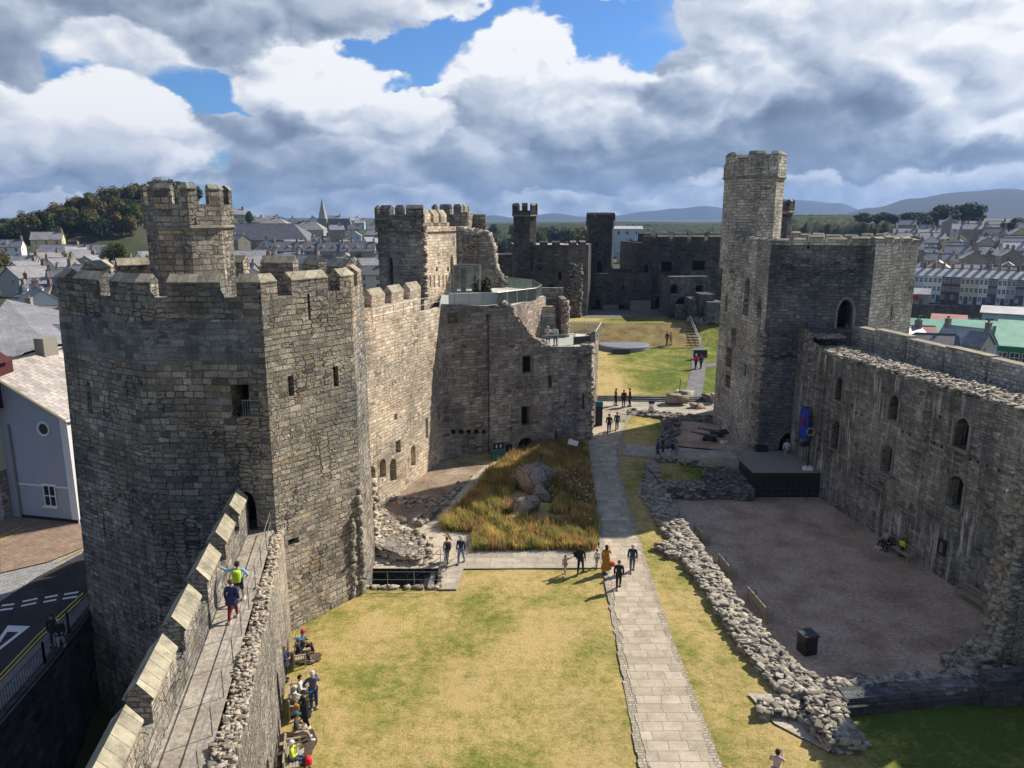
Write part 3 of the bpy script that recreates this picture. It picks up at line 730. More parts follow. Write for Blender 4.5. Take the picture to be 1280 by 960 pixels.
merlons(NTt, [(7, L7 - 1.0, 0, eu(0, 82)), (0, eu(0, 92), 0, eu(0, 124)), (0, eu(0, 136), 1, eu(1, 187)), (1, eu(1, 208), 1, eu(1, 275)), (1, eu(1, 295), 2, eu(2, 346)),
              (2, eu(2, 364), 2, eu(2, 410)), (2, eu(2, 425), 3, 1.0), (3, 2.2, 3, 3.6)], .85, ZSI, Z(354, 36.4), Z(343, 36.4), [M['tower'], M['cop']], t)
merlons(NTt, [(4, .5, 4, 2.6), (4, 3.6, 4, 5.6), (5, .8, 5, 3.0), (5, 4.2, 5, 5.8), (6, .9, 6, 3.4), (6, 4.6, 6, 6.4), (7, 1.2, 7, 3.4)], .85, ZSI, Z(354, 36.4) + .2, Z(343, 36.4) + .25, [M['tower'], M['cop']], t)
# corner bands of pale dressed quoins
mb = MB()
for (P, Pb, dx) in [(B, NTb[2], 1), (Cc, NTb[3], 1)]:
    z = 1.0
    while z < ZSI - .3:
        hh = rnd.uniform(.28, .4); k = (z + 8.5) / (ZSI + 8.5); x, y = lerp(Pb[0], P[0], k), lerp(Pb[1], P[1], k)
        w1, w2 = rnd.uniform(.3, .75), rnd.uniform(.3, .75)
        if P is B:
            mb.prism([(x - w1, y - .02, z), (x + .015, y - .02, z), (x + w2 * .56 + .02, y + w2 * .83, z), (x - .2, y + .3, z)], [(x - w1, y - .02, z + hh), (x + .015, y - .02, z + hh), (x + w2 * .56 + .02, y + w2 * .83, z + hh), (x - .2, y + .3, z + hh)])
        z += hh + .015
mb.build('quoin', [M['tower']], t)
quoin_rocks(t, -8.88, 40.95, 0, 6.6, 300, M['rock_mid'], .22, size=(.15, .36))
quoin_rocks(t, -9.22, 40.42, .2, 4.8, 150, M['rock_mid'], .18, name='broken_bonding', size=(.15, .34))
# balcony railing in the opening
s0, zb0 = on_wall(A, B, 316, 521); bx = A[0] + s0
m = MB()
for k in range(8): m.tube((bx - .42 + k * .12, 36.30, zb0), (bx - .42 + k * .12, 36.30, zb0 + .85), .016, n=4)
m.tube((bx - .47, 36.3, zb0 + .86), (bx + .47, 36.3, zb0 + .86), .03, n=5); m.box((bx, 36.28, zb0 + .02), (1.0, .10, .07)); m.build('balcony_rail', [M['metal']], t)
# turret
def octa(cx, cy, s, rot=0):
    Rr = s / (2 * math.sin(math.pi / 8)); return [(cx + Rr * math.cos(rot + math.pi / 4 * i - math.pi * 5 / 8), cy + Rr * math.sin(rot + math.pi / 4 * i - math.pi * 5 / 8)) for i in range(8)]
def turret(root, cx, cy, s, z0, zb, zs, ze, zr, mat, gaps, band=True, fl=.09, th=.42, rot=0, ops={}, cop='cop_dark', n8=8):
    P = octa(cx, cy, s, rot); Q = offset_poly(P, -fl)
    shell(root, P, P, z0, zb, mat, matn='turret_shaft', ops=ops)
    mb = MB(); X = offset_poly(P, -fl - .1)
    mb.prism([(*p, zb - .12) for p in P], [(*p, zb + .05) for p in X]); mb.prism([(*p, zb + .05) for p in X], [(*p, zb + .18) for p in Q]); mb.build('string_course', [M[cop]], root)
    shell(root, Q, Q, zb + .18, zs, mat, matn='turret_head')
    parapet_in(root, Q, th, zb + .7, zs, mat)
    merlons(Q, gaps, th, zs, ze, zr, [mat, M[cop]], root, over=.04)
tc = (-18.75, 45.2)
tt = thing('turret', 'octagonal battlemented turret standing on top of the big left tower', 'turret', (tc[0], tc[1], 15))
tz = [Z(286, 43), Z(255, 43), Z(236, 43), Z(229, 43)]
sA = 1.78
turret(tt, tc[0], tc[1], sA, ZSI - 1.5, *tz, M['tower'], [(7, 1.0, 0, .95), (0, 1.45, 1, .55), (1, 1.2, 2, .5), (2, 1.3, 3, .6), (3, 1.3, 4, .6), (4, 1.3, 5, .6), (5, 1.3, 6, .6), (6, 1.3, 7, .4)])
# ---- 2. left wall with its walk
def dirn(a, b): L = math.dist(a, b); return ((b[0] - a[0]) / L, (b[1] - a[1]) / L)
t = thing('wall_walk', 'near curtain wall running down the left with a railed footway behind gabled merlons', 'wall', (-10, 22, 0))
i0, i1 = (-11.8, 36.9), (-4.9, 7.0)            # inner foot line
def on(line, s): return (lerp(line[0][0], line[1][0], s), lerp(line[0][1], line[1][1], s))
wR = ((-12.12, 36.2), (-6.5, 7.0)); wL = ((-13.35, 36.2), (-8.35, 7.0)); oL = ((-14.1, 36.2), (-9.1, 7.0))
N = 40; mb = MB(); tops = []; rg = random.Random(3)
for k in range(N + 1): tops.append(5.85 + .18 * math.sin(k * .9) + rg.uniform(-.12, .12))
A0, B0 = i1, i0
mbw = MB(); L = math.dist(A0, B0)
tl = [(L * k / N, tops[N - k]) for k in range(N + 1)]
holes = []
for q in range(9): holes.append((L * (.30 + q * .075) - .0, 3.1 + .25 * math.sin(q * 2.1), .22, .22, 'rect', .5))
for q in range(8): holes.append((L * (.33 + q * .04), 1.3 + .1 * (q % 2), .2, .22, 'rect', .5))
holes.append((L * .575, 0.15, .9, 1.9, 'round', .9)); holes.append((L * .745, 0.15, .8, 2.2, 'round', .9))
i0t, i1t = (-11.85, 36.9), (-5.5, 7.0)
r = wall(mbw, A0, B0, -.5, 6.6, holes, i1t, i0t, top=tl); 
# outer face, top surfaces
for k in range(N):
    a, b = k / N, (k + 1) / N
    ia, ib, ra, rb = on((i0t, i1t), a), on((i0t, i1t), b), on(wR, a), on(wR, b)
    mbw.face([(*ra, tops[k] - .05), (*rb, tops[k + 1] - .05), (*ib, tops[k + 1]), (*ia, tops[k])][::1], 0)
    mbw.face([(*ra, 5.2), (*rb, 5.2), (*rb, tops[k + 1] - .05), (*ra, tops[k] - .05)][::1], 0)
mbw.face([(*oL[0], -8.5), (*oL[1], -8.5), (*oL[1], 7.0), (*oL[0], 7.0)], 0)
o = mbw.build('wall', [M['rubblewall']], t)
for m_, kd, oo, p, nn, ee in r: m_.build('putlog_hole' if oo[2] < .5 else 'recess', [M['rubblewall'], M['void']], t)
mb = MB(); 
for k in range(N):
    a, b = k / N, (k + 1) / N
    mb.face([(*on(wL, a), 5.95), (*on(wL, b), 5.95), (*on(wR, b), 5.95), (*on(wR, a), 5.95)])
mb.build('footway', [M['walk']], t)
mb = MB(); rg = random.Random(11)
for k in range(2300):
    s = rg.random(); q = rg.random() ** .8; a = on(wR, s); b = on((i0t, i1t), s); x, y = lerp(a[0], b[0], q), lerp(a[1], b[1], q)
    kk = s * N; k0 = int(kk); tk = lerp(tops[k0], tops[min(N, k0 + 1)], kk - k0); sz = rg.uniform(.09, .26)
    mb.rock((x, y, tk - .035 + rg.uniform(-.05, .05)), (sz, sz * rg.uniform(.4, .8), rg.uniform(.06, .12)), rg=rg, tilt=.1)
mb.build('broken_top', [M['rock_warm']], t)
# parapet: wall between wL and oL, crenels, merlons
pout = [oL[0], oL[1]]; zsl = 7.0
mb = MB()
mb.face([(*wL[1], 5.9), (*wL[0], 5.9), (*wL[0], zsl), (*wL[1], zsl)]); mb.face([(*oL[0], zsl), (*oL[1], zsl), (*wL[1], zsl), (*wL[0], zsl)])
mb.build('parapet', [M['tower']], t)
Lp = math.dist(*oL)
yy = lambda v: (on((oL[0], oL[1]), 0)[1] - G(110, v, 8)[1])     # distance along from the tower
gv = [(636, 652), (670, 692), (717, 745), (777, 810), (862, 902)]; ys = [tuple((36.2 - G(150, v_, 8.1)[1]) * 1.015 for v_ in g_) for g_ in [(a_, b_ - (b_ - a_) * .35) for a_, b_ in gv]]
segs = [(0.2, ys[0][0])] + [(ys[i][1], ys[i + 1][0]) for i in range(4)] + [(ys[4][1], ys[4][1] + 4.2), (ys[4][1] + 5.2, ys[4][1] + 9)]
for a, b in segs:
    poly = [oL[0], oL[1], wL[1], wL[0]]
    merl = MB(); fr = []
    for s in (a, b):
        q = s / Lp; o_, i_ = on(oL, q), on(wL, q); m_ = ((o_[0] + i_[0]) / 2, (o_[1] + i_[1]) / 2)
        ov = (o_[0] - .08, o_[1]); iv = (i_[0] + .08, i_[1])
        fr.append([(*o_, zsl), (*o_, 7.75), (*ov, 7.75), (*ov, 7.82), (m_[0], m_[1], 8.3), (*iv, 7.82), (*iv, 7.75), (*i_, 7.75), (*i_, zsl)])
    for i in range(8): merl.face([fr[0][i], fr[1][i], fr[1][i + 1], fr[0][i + 1]], 0 if i in (0, 7) else 1)
    merl.face(fr[0], 0); merl.face(fr[1][::-1], 0)
    merl.build('merlon', [M['rubblewall'], M['cop']], t)
# rails
def railing(name, label, pts, h=1.05, rails=(.55, 1.05), sp=1.8, mat='metal', r=.022, group=None, parent=None):
    t = thing(name, label, 'railing', pts[0], 0, group) if parent is None else parent
    mb = MB()
    for a, b in zip(pts, pts[1:]):
        for q in rails: mb.tube((a[0], a[1], a[2] + q), (b[0], b[1], b[2] + q), r * .9, n=5)
    mb.build('rail', [M[mat]], t)
    for a, b in zip(pts, pts[1:]):
        L = math.dist(a, b); n = max(1, round(L / sp))
        for i in range(n + (1 if b is pts[-1] else 0)):
            q = i / n; x, y, z = lerp(a[0], b[0], q), lerp(a[1], b[1], q), lerp(a[2], b[2], q)
            m = MB(); m.tube((x, y, z), (x, y, z + h), r, n=6); m.build('post', [M[mat]], t)
    return t
railing('handrail', 'two-bar steel handrail along the inner edge of the left wall footway', [(on(wR, 0.01)[0] - .1, on(wR, .01)[1], 5.95), (on(wR, 1)[0] - .1, on(wR, 1)[1], 5.95)], sp=2.0)
# ---- 3. north curtain between the tower and the gatehouse
t = thing('curtain_wall', 'warm sunlit curtain wall with small merlons and dark arched openings, left of the gatehouse', 'wall', (-9, 55, 0))
A, B = (-12.9, 45.5), (-6.0, 64.1); L = math.dist(A, B)
# inner face looks to the south-east, so it runs A->B reversed on the right-hand rule: outward normal right of travel A->B
opl = []
for (u, vb, vt, w, k, d) in [(465, 612, 582, 1.15, 'round', .9), (479, 598, 573, .95, 'round', .9), (492, 602, 573, 1.0, 'round', .9), (498, 567, 550, .8, 'rect', .8), (517, 583, 556, .8, 'round', .9),
                             (495, 525, 517, .45, 'rect', .5), (534, 548, 522, .5, 'rect', .6), (549, 525, 512, .4, 'rect', .6)]:
    opl.append(op(A, B, u, vb, vt, w, k, d))
mb = MB(); r = wall(mb, A, B, -.5, 14.1, opl)
d = dirn(A, B); nx, ny = -d[1], d[0]      # towards the outside (left)
def offp(p, w): return (p[0] + nx * w, p[1] + ny * w)
for w, z0, z1 in [(2.0, 14.1, 15.0)]:
    mb.face([(*A, 14.1), (*B, 14.1), (*offp(B, .45), 14.1), (*offp(A, .45), 14.1)])
    mb.face([(*offp(A, .45), 13.4), (*offp(B, .45), 13.4), (*offp(B, .45), 14.1), (*offp(A, .45), 14.1)][::-1])
    mb.face([(*offp(A, .45), 13.4), (*offp(B, .45), 13.4), (*offp(B, 1.9), 13.4), (*offp(A, 1.9), 13.4)])
    mb.face([(*offp(A, 1.9), 13.4), (*offp(B, 1.9), 13.4), (*offp(B, 1.9), 14.9), (*offp(A, 1.9), 14.9)])
    mb.face([(*offp(A, 1.9), 14.9), (*offp(B, 1.9), 14.9), (*offp(B, 2.6), 14.9), (*offp(A, 2.6), 14.9)])
    mb.face([(*offp(B, 2.6), -4), (*offp(A, 2.6), -4), (*offp(A, 2.6), 14.9), (*offp(B, 2.6), 14.9)])
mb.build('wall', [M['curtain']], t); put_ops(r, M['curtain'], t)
pol = [offp(A, 2.6), offp(B, 2.6)]
s = L
k = 0
while s > 1.5:
    a, b = s - 2.0, s
    merl = MB(); fr = []
    for q in (a, b):
        o_ = (A[0] + d[0] * q + nx * 2.6, A[1] + d[1] * q + ny * 2.6); i_ = (A[0] + d[0] * q + nx * 1.9, A[1] + d[1] * q + ny * 1.9); m_ = ((o_[0] + i_[0]) / 2, (o_[1] + i_[1]) / 2)
        fr.append([(*o_, 14.9), (*o_, 15.75), (m_[0], m_[1], 16.25), (i_[0] + .07, i_[1], 15.75), (*i_, 14.9)])
    for i in range(4): merl.face([fr[0][i], fr[1][i], fr[1][i + 1], fr[0][i + 1]], 0 if i in (0, 3) else 1)
    merl.face(fr[0], 0); merl.face(fr[1][::-1], 0); merl.build('merlon', [M['curtain'], M['cop']], t)
    s -= 3.05; k += 1
railing('thin_railing', 'thin steel railing along the inner top edge of the sunlit curtain wall', [(-9.9, 53.6, 14.1), (-6.1, 63.8, 14.1)], sp=1.6, r=.016)
# ---- 4. gatehouse block
t = thing('gatehouse', 'shaded gatehouse block with arched door, stepped ruined top and a roof terrace', 'gatehouse', (0, 68, 0))
A, B = (-6.0, 64.1), (7.4, 69.5); L = math.dist(A, B); Cb = (8.9, 77.2)
zU = 14.1; zD = Z(434, 69)
def on_s(u, v=400, A=A, B=B): return on_wall(A, B, u, v)[0]
tl = [(0, Z(380, 64.2)), (on_s(640), Z(383, 66.7)), (on_s(643), Z(392, 66.8)), (on_s(652), Z(402, 67)), (on_s(662), Z(416, 67.3)), (on_s(672), Z(426, 67.6)), (on_s(682), Z(433, 67.9)), (L, zD)]
opl = [op(A, B, 566, 404, 391, .95, 'rect', .8), op(A, B, 659, 466, 445, .95, 'rect', .5), op(A, B, 688, 485, 470, .35), op(A, B, 657, 532, 508, .85, 'rect', .7), op(A, B, 657, 566, 547, 1.5, 'round', 1.2), op(A, B, 695, 553, 539, .25), op(A, B, 729, 512, 492, .25)]
for k in range(5): opl.append(op(A, B, 567 + k * 9.6, 543, 537, .4, 'rect', .5))
mb = MB(); zmin = zD - .01
opl = [o for o in opl if o[1] + o[3] < 40]
r = wall(mb, A, B, -.5, 15.2, opl, top=tl)
r2 = wall(mb, B, Cb, -.5, 15.2, [op(B, Cb, 744, 450, 432, .5), op(B, Cb, 743, 515, 478, .45)], top=[(0, zD), (3, zD + .1), (8, zD - .1)])
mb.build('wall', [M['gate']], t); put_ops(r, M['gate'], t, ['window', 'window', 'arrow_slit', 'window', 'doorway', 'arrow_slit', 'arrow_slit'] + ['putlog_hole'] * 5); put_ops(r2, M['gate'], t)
# door leaf and arched surround
s_, zb_ = on_wall(A, B, 657, 566); d = dirn(A, B); n = (d[1], -d[0])
def wp(s, z, o=0, A=A, d=d, n=n): return (A[0] + d[0] * s + n[0] * o, A[1] + d[1] * s + n[1] * o, z)
m = MB()
for k in range(7): m.face([wp(s_ - .68 + k * .195, zb_, -.3), wp(s_ - .50 + k * .195, zb_, -.3), wp(s_ - .50 + k * .195, zb_ + 1.1 + .35 * math.sin((k + .5) / 7 * 3.14), -.3), wp(s_ - .68 + k * .195, zb_ + 1.1 + .35 * math.sin((k + .5) / 7 * 3.14), -.3)])
m.build('door', [M['iron']], t)
m = MB()
for k in range(9):
    a0, a1 = math.pi * k / 9, math.pi * (k + 1) / 9; r0, r1 = .78, 1.12; cz = zb_ + .85
    m.prism([wp(s_ + r0 * math.cos(a0), cz + r0 * math.sin(a0), .0), wp(s_ + r1 * math.cos(a0), cz + r1 * math.sin(a0), .0), wp(s_ + r1 * math.cos(a1), cz + r1 * math.sin(a1), .0), wp(s_ + r0 * math.cos(a1), cz + r0 * math.sin(a1), .0)],
            [wp(s_ + r0 * math.cos(a0), cz + r0 * math.sin(a0), .07), wp(s_ + r1 * math.cos(a0), cz + r1 * math.sin(a0), .07), wp(s_ + r1 * math.cos(a1), cz + r1 * math.sin(a1), .07), wp(s_ + r0 * math.cos(a1), cz + r0 * math.sin(a1), .07)])
m.build('door_arch', [M['cop_dark']], t)
# dressed frames round the windows
for (u, vb, vt, w) in [(659, 466, 445, .95), (657, 532, 508, .85), (566, 404, 391, .95)]:
    s1, z1 = on_wall(A, B, u, vb); z2 = on_wall(A, B, u, vt)[1]; m = MB(); f = .14
    for (a, b, c, e) in [(-w / 2 - f, w / 2 + f, z1 - f, z1), (-w / 2 - f, w / 2 + f, z2, z2 + f), (-w / 2 - f, -w / 2, z1, z2), (w / 2, w / 2 + f, z1, z2)]:
        q = [wp(s1 + a, c, .0), wp(s1 + b, c, .0), wp(s1 + b, c, .05), wp(s1 + a, c, .05)]; q2 = [(x, y, z + e - c) for x, y, z in q]
        m.prism(q[::-1], q2[::-1], bottom=True)
    m.build('window_surround', [M['cop_dark']], t)
# drain pipe
s1, _ = on_wall(A, B, 610, 470); m = MB(); m.tube(wp(s1, .6, .1), wp(s1, 13.1, .1), .055, n=6); m.box(wp(s1, 13.2, .15), (.35, .25, .3), .38)
for zz in (4, 7, 10): m.box(wp(s1, zz, .1), (.2, .18, .08), .38)
m.build('drain_pipe', [M['darkgrey']], t)
# body behind the face: upper block and lower terrace
up = [wp(.3, 0, -.6)[:2], wp(on_s(638), 0, -.6)[:2], (1.3, 70.5), (3.4, 76), (2.2, 84), (-1.5, 88), (-8, 86), (-6.6, 66)]
mb = MB(); mb.ext(up[:4] + [(2.2, 84), (-1.5, 88), (-8, 86)], 9, zU - .35); mb.build('upper_block', [M['gate']], t)
low = [wp(on_s(640) - .4, 0, -.5)[:2], wp(L - .1, 0, -.5)[:2], (8.4, 77.1), (6, 78), (2, 77)]
mb = MB(); mb.face([(*p, zD - .03) for p in low]); mb.build('terrace_floor', [M['deck']], t)
mb = MB(); mb.face([wp(0, zU + .02, -.6), wp(on_s(638), zU - .3, -.6), (1.0, 70.6, zU - .3), (3.2, 76, zU - .3), (2, 83.5, zU - .3), (-1.5, 87.5, zU - .3), (-7.7, 85.5, zU - .3)]); mb.build('upper_terrace_floor', [M['deck']], t)
# rubble along the broken top line and the torn right-hand corner
mb = MB(); rg = random.Random(5)
for k in range(900):
    q = rg.random(); s = lerp(on_s(636), on_s(690), q)
    z = tl[-1][1]
    for (a, za), (b, zb) in zip(tl, tl[1:]):
        if a <= s <= b: z = lerp(za, zb, (s - a) / max(.001, b - a))
    sz = rg.uniform(.14, .34); dd = rg.random() ** .7 * 2.4
    mb.rock(wp(s, z + rg.uniform(-.25, .12) + dd * .12, -dd), (sz, sz * .8, sz * .55), rg=rg)
mb.build('broken_top', [M['rock_warm']], t); mb = MB()
for k in range(160):
    z = rg.uniform(.5, zD); mb.rock((7.35 + rg.uniform(-.25, .2), 69.5 + rg.uniform(-.2, .7), z), (rg.uniform(.2, .5), rg.uniform(.2, .5), rg.uniform(.12, .28)), rg=rg, tilt=.1)
mb.build('torn_corner', [M['rock_warm']], t); mb = MB()
for k in range(200):
    q = rg.random(); mb.rock((lerp(7.4, 8.9, q) - rg.uniform(0, .9), lerp(69.5, 77.2, q), zD + rg.uniform(-.1, .1)), (rg.uniform(.2, .5), rg.uniform(.2, .5), rg.uniform(.12, .25)), rg=rg)
mb.build('broken_masonry', [M['rock_warm']], t)
# little walls standing on the terrace (remains of the gate passage)
mb = MB()
mb.ext([(1.9, 74.5), (4.3, 75.2), (4.1, 76.2), (1.7, 75.5)], zD - .7, 12.9); mb.ext([(4.9, 75.4), (5.5, 75.5), (5.3, 78.8), (4.7, 78.7)], zD - .7, 13.6); mb.ext([(1.6, 78.8), (5.3, 78.8), (5.3, 79.5), (1.6, 79.5)], zD - .7, 14.4)
mb.build('inner_wall', [M['gate']], t)
mb = MB(); rg = random.Random(9)
for k in range(130):
    z = rg.uniform(zD - .5, 13.5); mb.rock((5.35 + rg.uniform(-.15, .25), 75.4 + rg.uniform(-.2, .3), z), (rg.uniform(.2, .4), rg.uniform(.2, .4), rg.uniform(.12, .28)), rg=rg)
mb.build('torn_masonry', [M['rock_warm']], t)
# glass balustrades, terraces
def balustrade(label, pts, h=1.1, group='glass balustrades on the gatehouse terraces', top='metal'):
    t = thing('glass_balustrade', label, 'balustrade', pts[0], 0, group)
    mr = MB()
    for a, b in zip(pts, pts[1:]):
        L = math.dist(a, b); n = max(1, round(L / 1.5)); dd = Vector(b) - Vector(a); dn = dd.normalized() * .03
        for i in range(n):
            p = Vector(a) + dd * i / n + dn; q = Vector(a) + dd * (i + 1) / n - dn; m = MB(); up = Vector((0, 0, h)); th = Vector((-dn.y, dn.x, 0)).normalized() * .012
            m.prism([p - th, q - th, q + th, p + th], [p - th + up, q - th + up, q + th + up, p + th + up], bottom=True); m.build('glass_panel', [M['glass']], t)
        mr.tube((a[0], a[1], a[2] + h + .02), (b[0], b[1], b[2] + h + .02), .028, n=5)
        for i in range(n + 1):
            p = Vector(a) + dd * i / n; mr.tube(p, p + Vector((0, 0, h)), .02, n=4)
    mr.build('handrail', [M['metal'] if top == 'metal' else M['white_paint']], t)
    return t
zf = zD
balustrade('low glass balustrade with dark rail in front of two visitors on the gatehouse terrace', [(*wp(on_s(682), 0, -.75)[:2], zf), (*wp(on_s(722), 0, -.75)[:2], zf)])
balustrade('wide glass balustrade with white rail round the far side of the lower terrace', [(5.3, 78.2, zf), (7.6, 78.6, zf), (9.2, 77.8, zf), (7.9, 71.2, zf)], top='white')
balustrade('long glass balustrade along the front of the upper gatehouse terrace', [(*wp(.3, 0, -1.3)[:2], zU), (*wp(5.6, 0, -1.3)[:2], zU - .2), (2.3, 73.0, zU - .3), (2.9, 76.2, zU - .3)])
balustrade('far glass balustrade at the back corner of the upper terrace', [(3.0, 76.5, zU - .3), (2.2, 83, zU - .3), (-1.2, 87, zU - .3), (-6, 86, zU - .3)])
balustrade('glass balustrade beside the small inner wall in the middle of the terraces', [(.6, 71.0, zf + 1.6), (1.7, 74.2, zf + 1.2), (4.3, 75.0, zf + .6)])
m = MB(); m.box((6.6, 71.0, zf + .35), (1.7, .12, .7), .38); m.tube((5.9, 70.6, zf), (5.9, 70.6, zf + 1.15), .04); m.tube((7.3, 71.3, zf), (7.3, 71.3, zf + 1.1), .04); m.tube((5.9, 70.6, zf + 1.15), (7.3, 71.3, zf + 1.1), .035)
single(m, 'terrace_gate', M['darkgrey'], 'dark metal gate frame at the right end of the lower terrace', 'gate')
m = MB(); m.ext([(-5.5, 66.8), (-1.2, 68.3), (-1.3, 68.6), (-5.6, 67.1)], zU - .2, zU + .85); single(m, 'terrace_screen', M['deck'], 'pale boarded screen wall along the front of the upper terrace', 'screen')
# glass lift housing
t = thing('glass_lift', 'glass and steel lift housing on the upper gatehouse terrace', 'lift shelter', (-4.8, 80, zU))
x0, x1, y0, y1, zb, zt = XY(567, 350, 78.5), XY(600, 350, 78.5), 78.5, 81.0, zU - .3, Z(333, 78.5)
mr = MB()
for x in (x0, x1): 
    for y in (y0, y1): mr.box((x, y, (zb + zt) / 2), (.12, .12, zt - zb))
for (a, b) in [((x0, y0), (x1, y0)), ((x1, y0), (x1, y1)), ((x1, y1), (x0, y1)), ((x0, y1), (x0, y0))]:
    for z in (zb + .05, zt): mr.tube((*a, z), (*b, z), .06, n=4)
mr.tube((x0 + 1.9, y0, zb), (x0 + 1.9, y0, zt), .04, n=4)
mr.build('frame', [M['metal']], t)
for (a, b) in [((x0, y0), (x1, y0)), ((x1, y0), (x1, y1)), ((x1, y1), (x0, y1)), ((x0, y1), (x0, y0))]:
    m = MB(); m.face([(*a, zb + .1), (*b, zb + .1), (*b, zt - .05), (*a, zt - .05)]); m.build('glass_panel', [M['glass']], t)
m = MB(); m.ext([(x0 - .1, y0 - .1), (x1 + .1, y0 - .1), (x1 + .1, y1 + .1), (x0 - .1, y1 + .1)], zt + .05, zt + .12); m.build('roof', [M['glass']], t)
m = MB(); m.box((x0 + .9, y1 - .8, zb + 1.2), (.5, .8, 2.3)); m.build('lift_car', [M['darkgrey']], t)
# ---- 5. gate tower with the broken lit side
t = thing('gate_tower', 'tall ruined gate tower behind the curtain wall, dark front and sunlit windowed side', 'tower', (-9, 75, 0))
P0, P1, P2, P3 = (-12.9, 74.4), (-10.05, 72.0), (-8.35, 72.0), (-5.75, 79.6); P4, P5 = (-9.5, 83), (-13.5, 80)
low6 = [P0, P1, P2, P3, P4, P5]
zb5, zt5 = Z(290, 72), Z(268, 72)
ops = {1: [], 0: [op(P0, P1, 490, 362, 322, .5, 'point')], 2: [op(P2, P3, 565, 341, 318, .8, 'point', 1.0)]}
for u in (538, 543, 549, 554, 558): ops[2].append(op(P2, P3, u, 359, 344, .32, 'rect', .5))
for u in (546, 560): ops[2].append(op(P2, P3, u, 339, 334, .5, 'rect', .5))
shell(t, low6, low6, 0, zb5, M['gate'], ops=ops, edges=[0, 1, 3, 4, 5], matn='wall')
mb = MB(); r = wall(mb, P2, P3, 0, 25, ops[2], top=[(0, zb5 + .5), (1, Z(283, 73)), (8, Z(283, 80))]); mb.build('sunlit_wall', [M['curtain']], t); put_ops(r, M['curtain'], t)  # paler stone than the other sides; part of its sunlight is in the colour
up6 = offset_poly(low6, -.22)
shell(t, up6, up6, zb5, zt5, M['tower'], edges=[0, 1, 4, 5], matn='wall')
mb = MB(); mb.face([(*up6[0], zt5), (*up6[1], zt5), (*up6[2], zt5), (P2[0] - 1.2, P2[1] + 1, zt5), (P0[0] + .8, P0[1] + .8, zt5)]); mb.face([(*up6[i], zb5) for i in range(6)][::-1]); mb.build('parapet', [M['tower']], t)
merlons(up6, [(5, 2.3, 0, .35), (0, .75, 0, 2.2), (0, 2.9, 1, .1), (1, .35, 1, 1.95)], .5, zt5, Z(261, 72), Z(256, 72), [M['tower'], M['cop_dark']], t)
# lower parapet over the lit wall
mb = MB(); d2 = dirn(P2, P3)
s = 0.3; zz = Z(283, 75)
while s < 7.3:
    a, b = (P2[0] + d2[0] * s, P2[1] + d2[1] * s), (P2[0] + d2[0] * (s + 1.35), P2[1] + d2[1] * (s + 1.35)); m = MB(); fr = []
    for p in (a, b):
        q = (p[0] - .9 * d2[1] - .6, p[1] + .2); fr.append([(p[0] - 1.4, p[1] + .4, zz - 1), (p[0] - 1.4, p[1] + .4, zz + 1.15), (p[0] - 1.05, p[1] + .3, zz + 1.6), (p[0] - .7, p[1] + .2, zz + 1.15), (p[0] - .7, p[1] + .2, zz - 1)])
    for i in range(4): m.face([fr[0][i], fr[1][i], fr[1][i + 1], fr[0][i + 1]], 0 if i in (0, 3) else 1)
    m.face(fr[0]); m.face(fr[1][::-1]); m.build('merlon', [M['curtain'], M['cop']], t); s += 1.9
mb = MB(); mb.ext([(P2[0] - 1.4, P2[1] + .4), (P2[0] - .7, P2[1] + .2), (P3[0] - .7, P3[1] + .2), (P3[0] - 1.4, P3[1] + .4)], 14, zz + .35); mb.ext([(P2[0] - 1.0, P2[1] + .6), (P3[0] - 1.0, P3[1] - .2), P4, P5, P0, (P0[0] + 1, P0[1])], 13, zz - .5); mb.build('walk', [M['curtain']], t)
quoin_rocks(t, P2[0] + .05, P2[1] + .1, 14, zb5 + .5, 140, M['rock_warm'], .28, size=(.25, .5))
# the second tower just behind it
t = thing('rear_gate_tower', 'further half of the twin gatehouse with a dark broken cross wall', 'tower', (-6, 92, 0))
q0, q1, q2 = (XY(540, 280, 90), 90), (XY(577, 280, 88), 88), (XY(586, 280, 92), 93)
pol = [q0, q1, q2, (q2[0] - 1, 97), (q0[0], 97)]
zs_, ze_, zr_ = Z(268, 88), Z(259, 88), Z(255, 88)
shell(t, pol, pol, 10, zs_, M['tower'], matn='wall'); parapet_in(t, pol, .5, zs_ - 1, zs_, M['tower'])
Lq = [math.dist(pol[i], pol[(i + 1) % 5]) for i in range(5)]
merlons(pol, [(4, Lq[4] - .8, 0, .5), (0, 1.1, 0, 2.5), (0, 3.0, 1, 1.2), (1, 2.2, 1, Lq[1] - .7), (1, Lq[1] - .3, 2, 1.5)], .5, zs_, ze_, zr_, [M['tower'], M['cop_dark']], t)
m = MB(); xx = XY(590, 285, 90), XY(607, 285, 90); m.ext([(xx[0], 90), (xx[1], 90), (xx[1], 91.3), (xx[0], 91.3)], 15, Z(268, 90)); m.build('chimney_stack', [M['tower']], t)
m = MB(); m.ext([(XY(585, 300, 87), 87), (XY(577, 300, 87), 87), (XY(577, 300, 87), 90), (XY(590, 300, 87), 90)][::-1], 12, Z(265, 87)); m.build('pier', [M['tower']], t)
m = MB()
sil = [(572, 285), (590, 288), (607, 291), (612, 300), (615, 315), (616, 330), (622, 342), (632, 354)]
yw = 86.0
pts = [(XY(u, v, yw), Z(v, yw)) for u, v in sil]; x0 = pts[0][0]
for (a, b) in zip(pts, pts[1:]):
    m.prism([(a[0], yw, 8), (b[0], yw, 8), (b[0], yw + 1.8, 8), (a[0], yw + 1.8, 8)], [(a[0], yw, a[1]), (b[0], yw, b[1]), (b[0], yw + 1.8, b[1]), (a[0], yw + 1.8, a[1])])
m.build('cross_wall', [M['tower']], t)
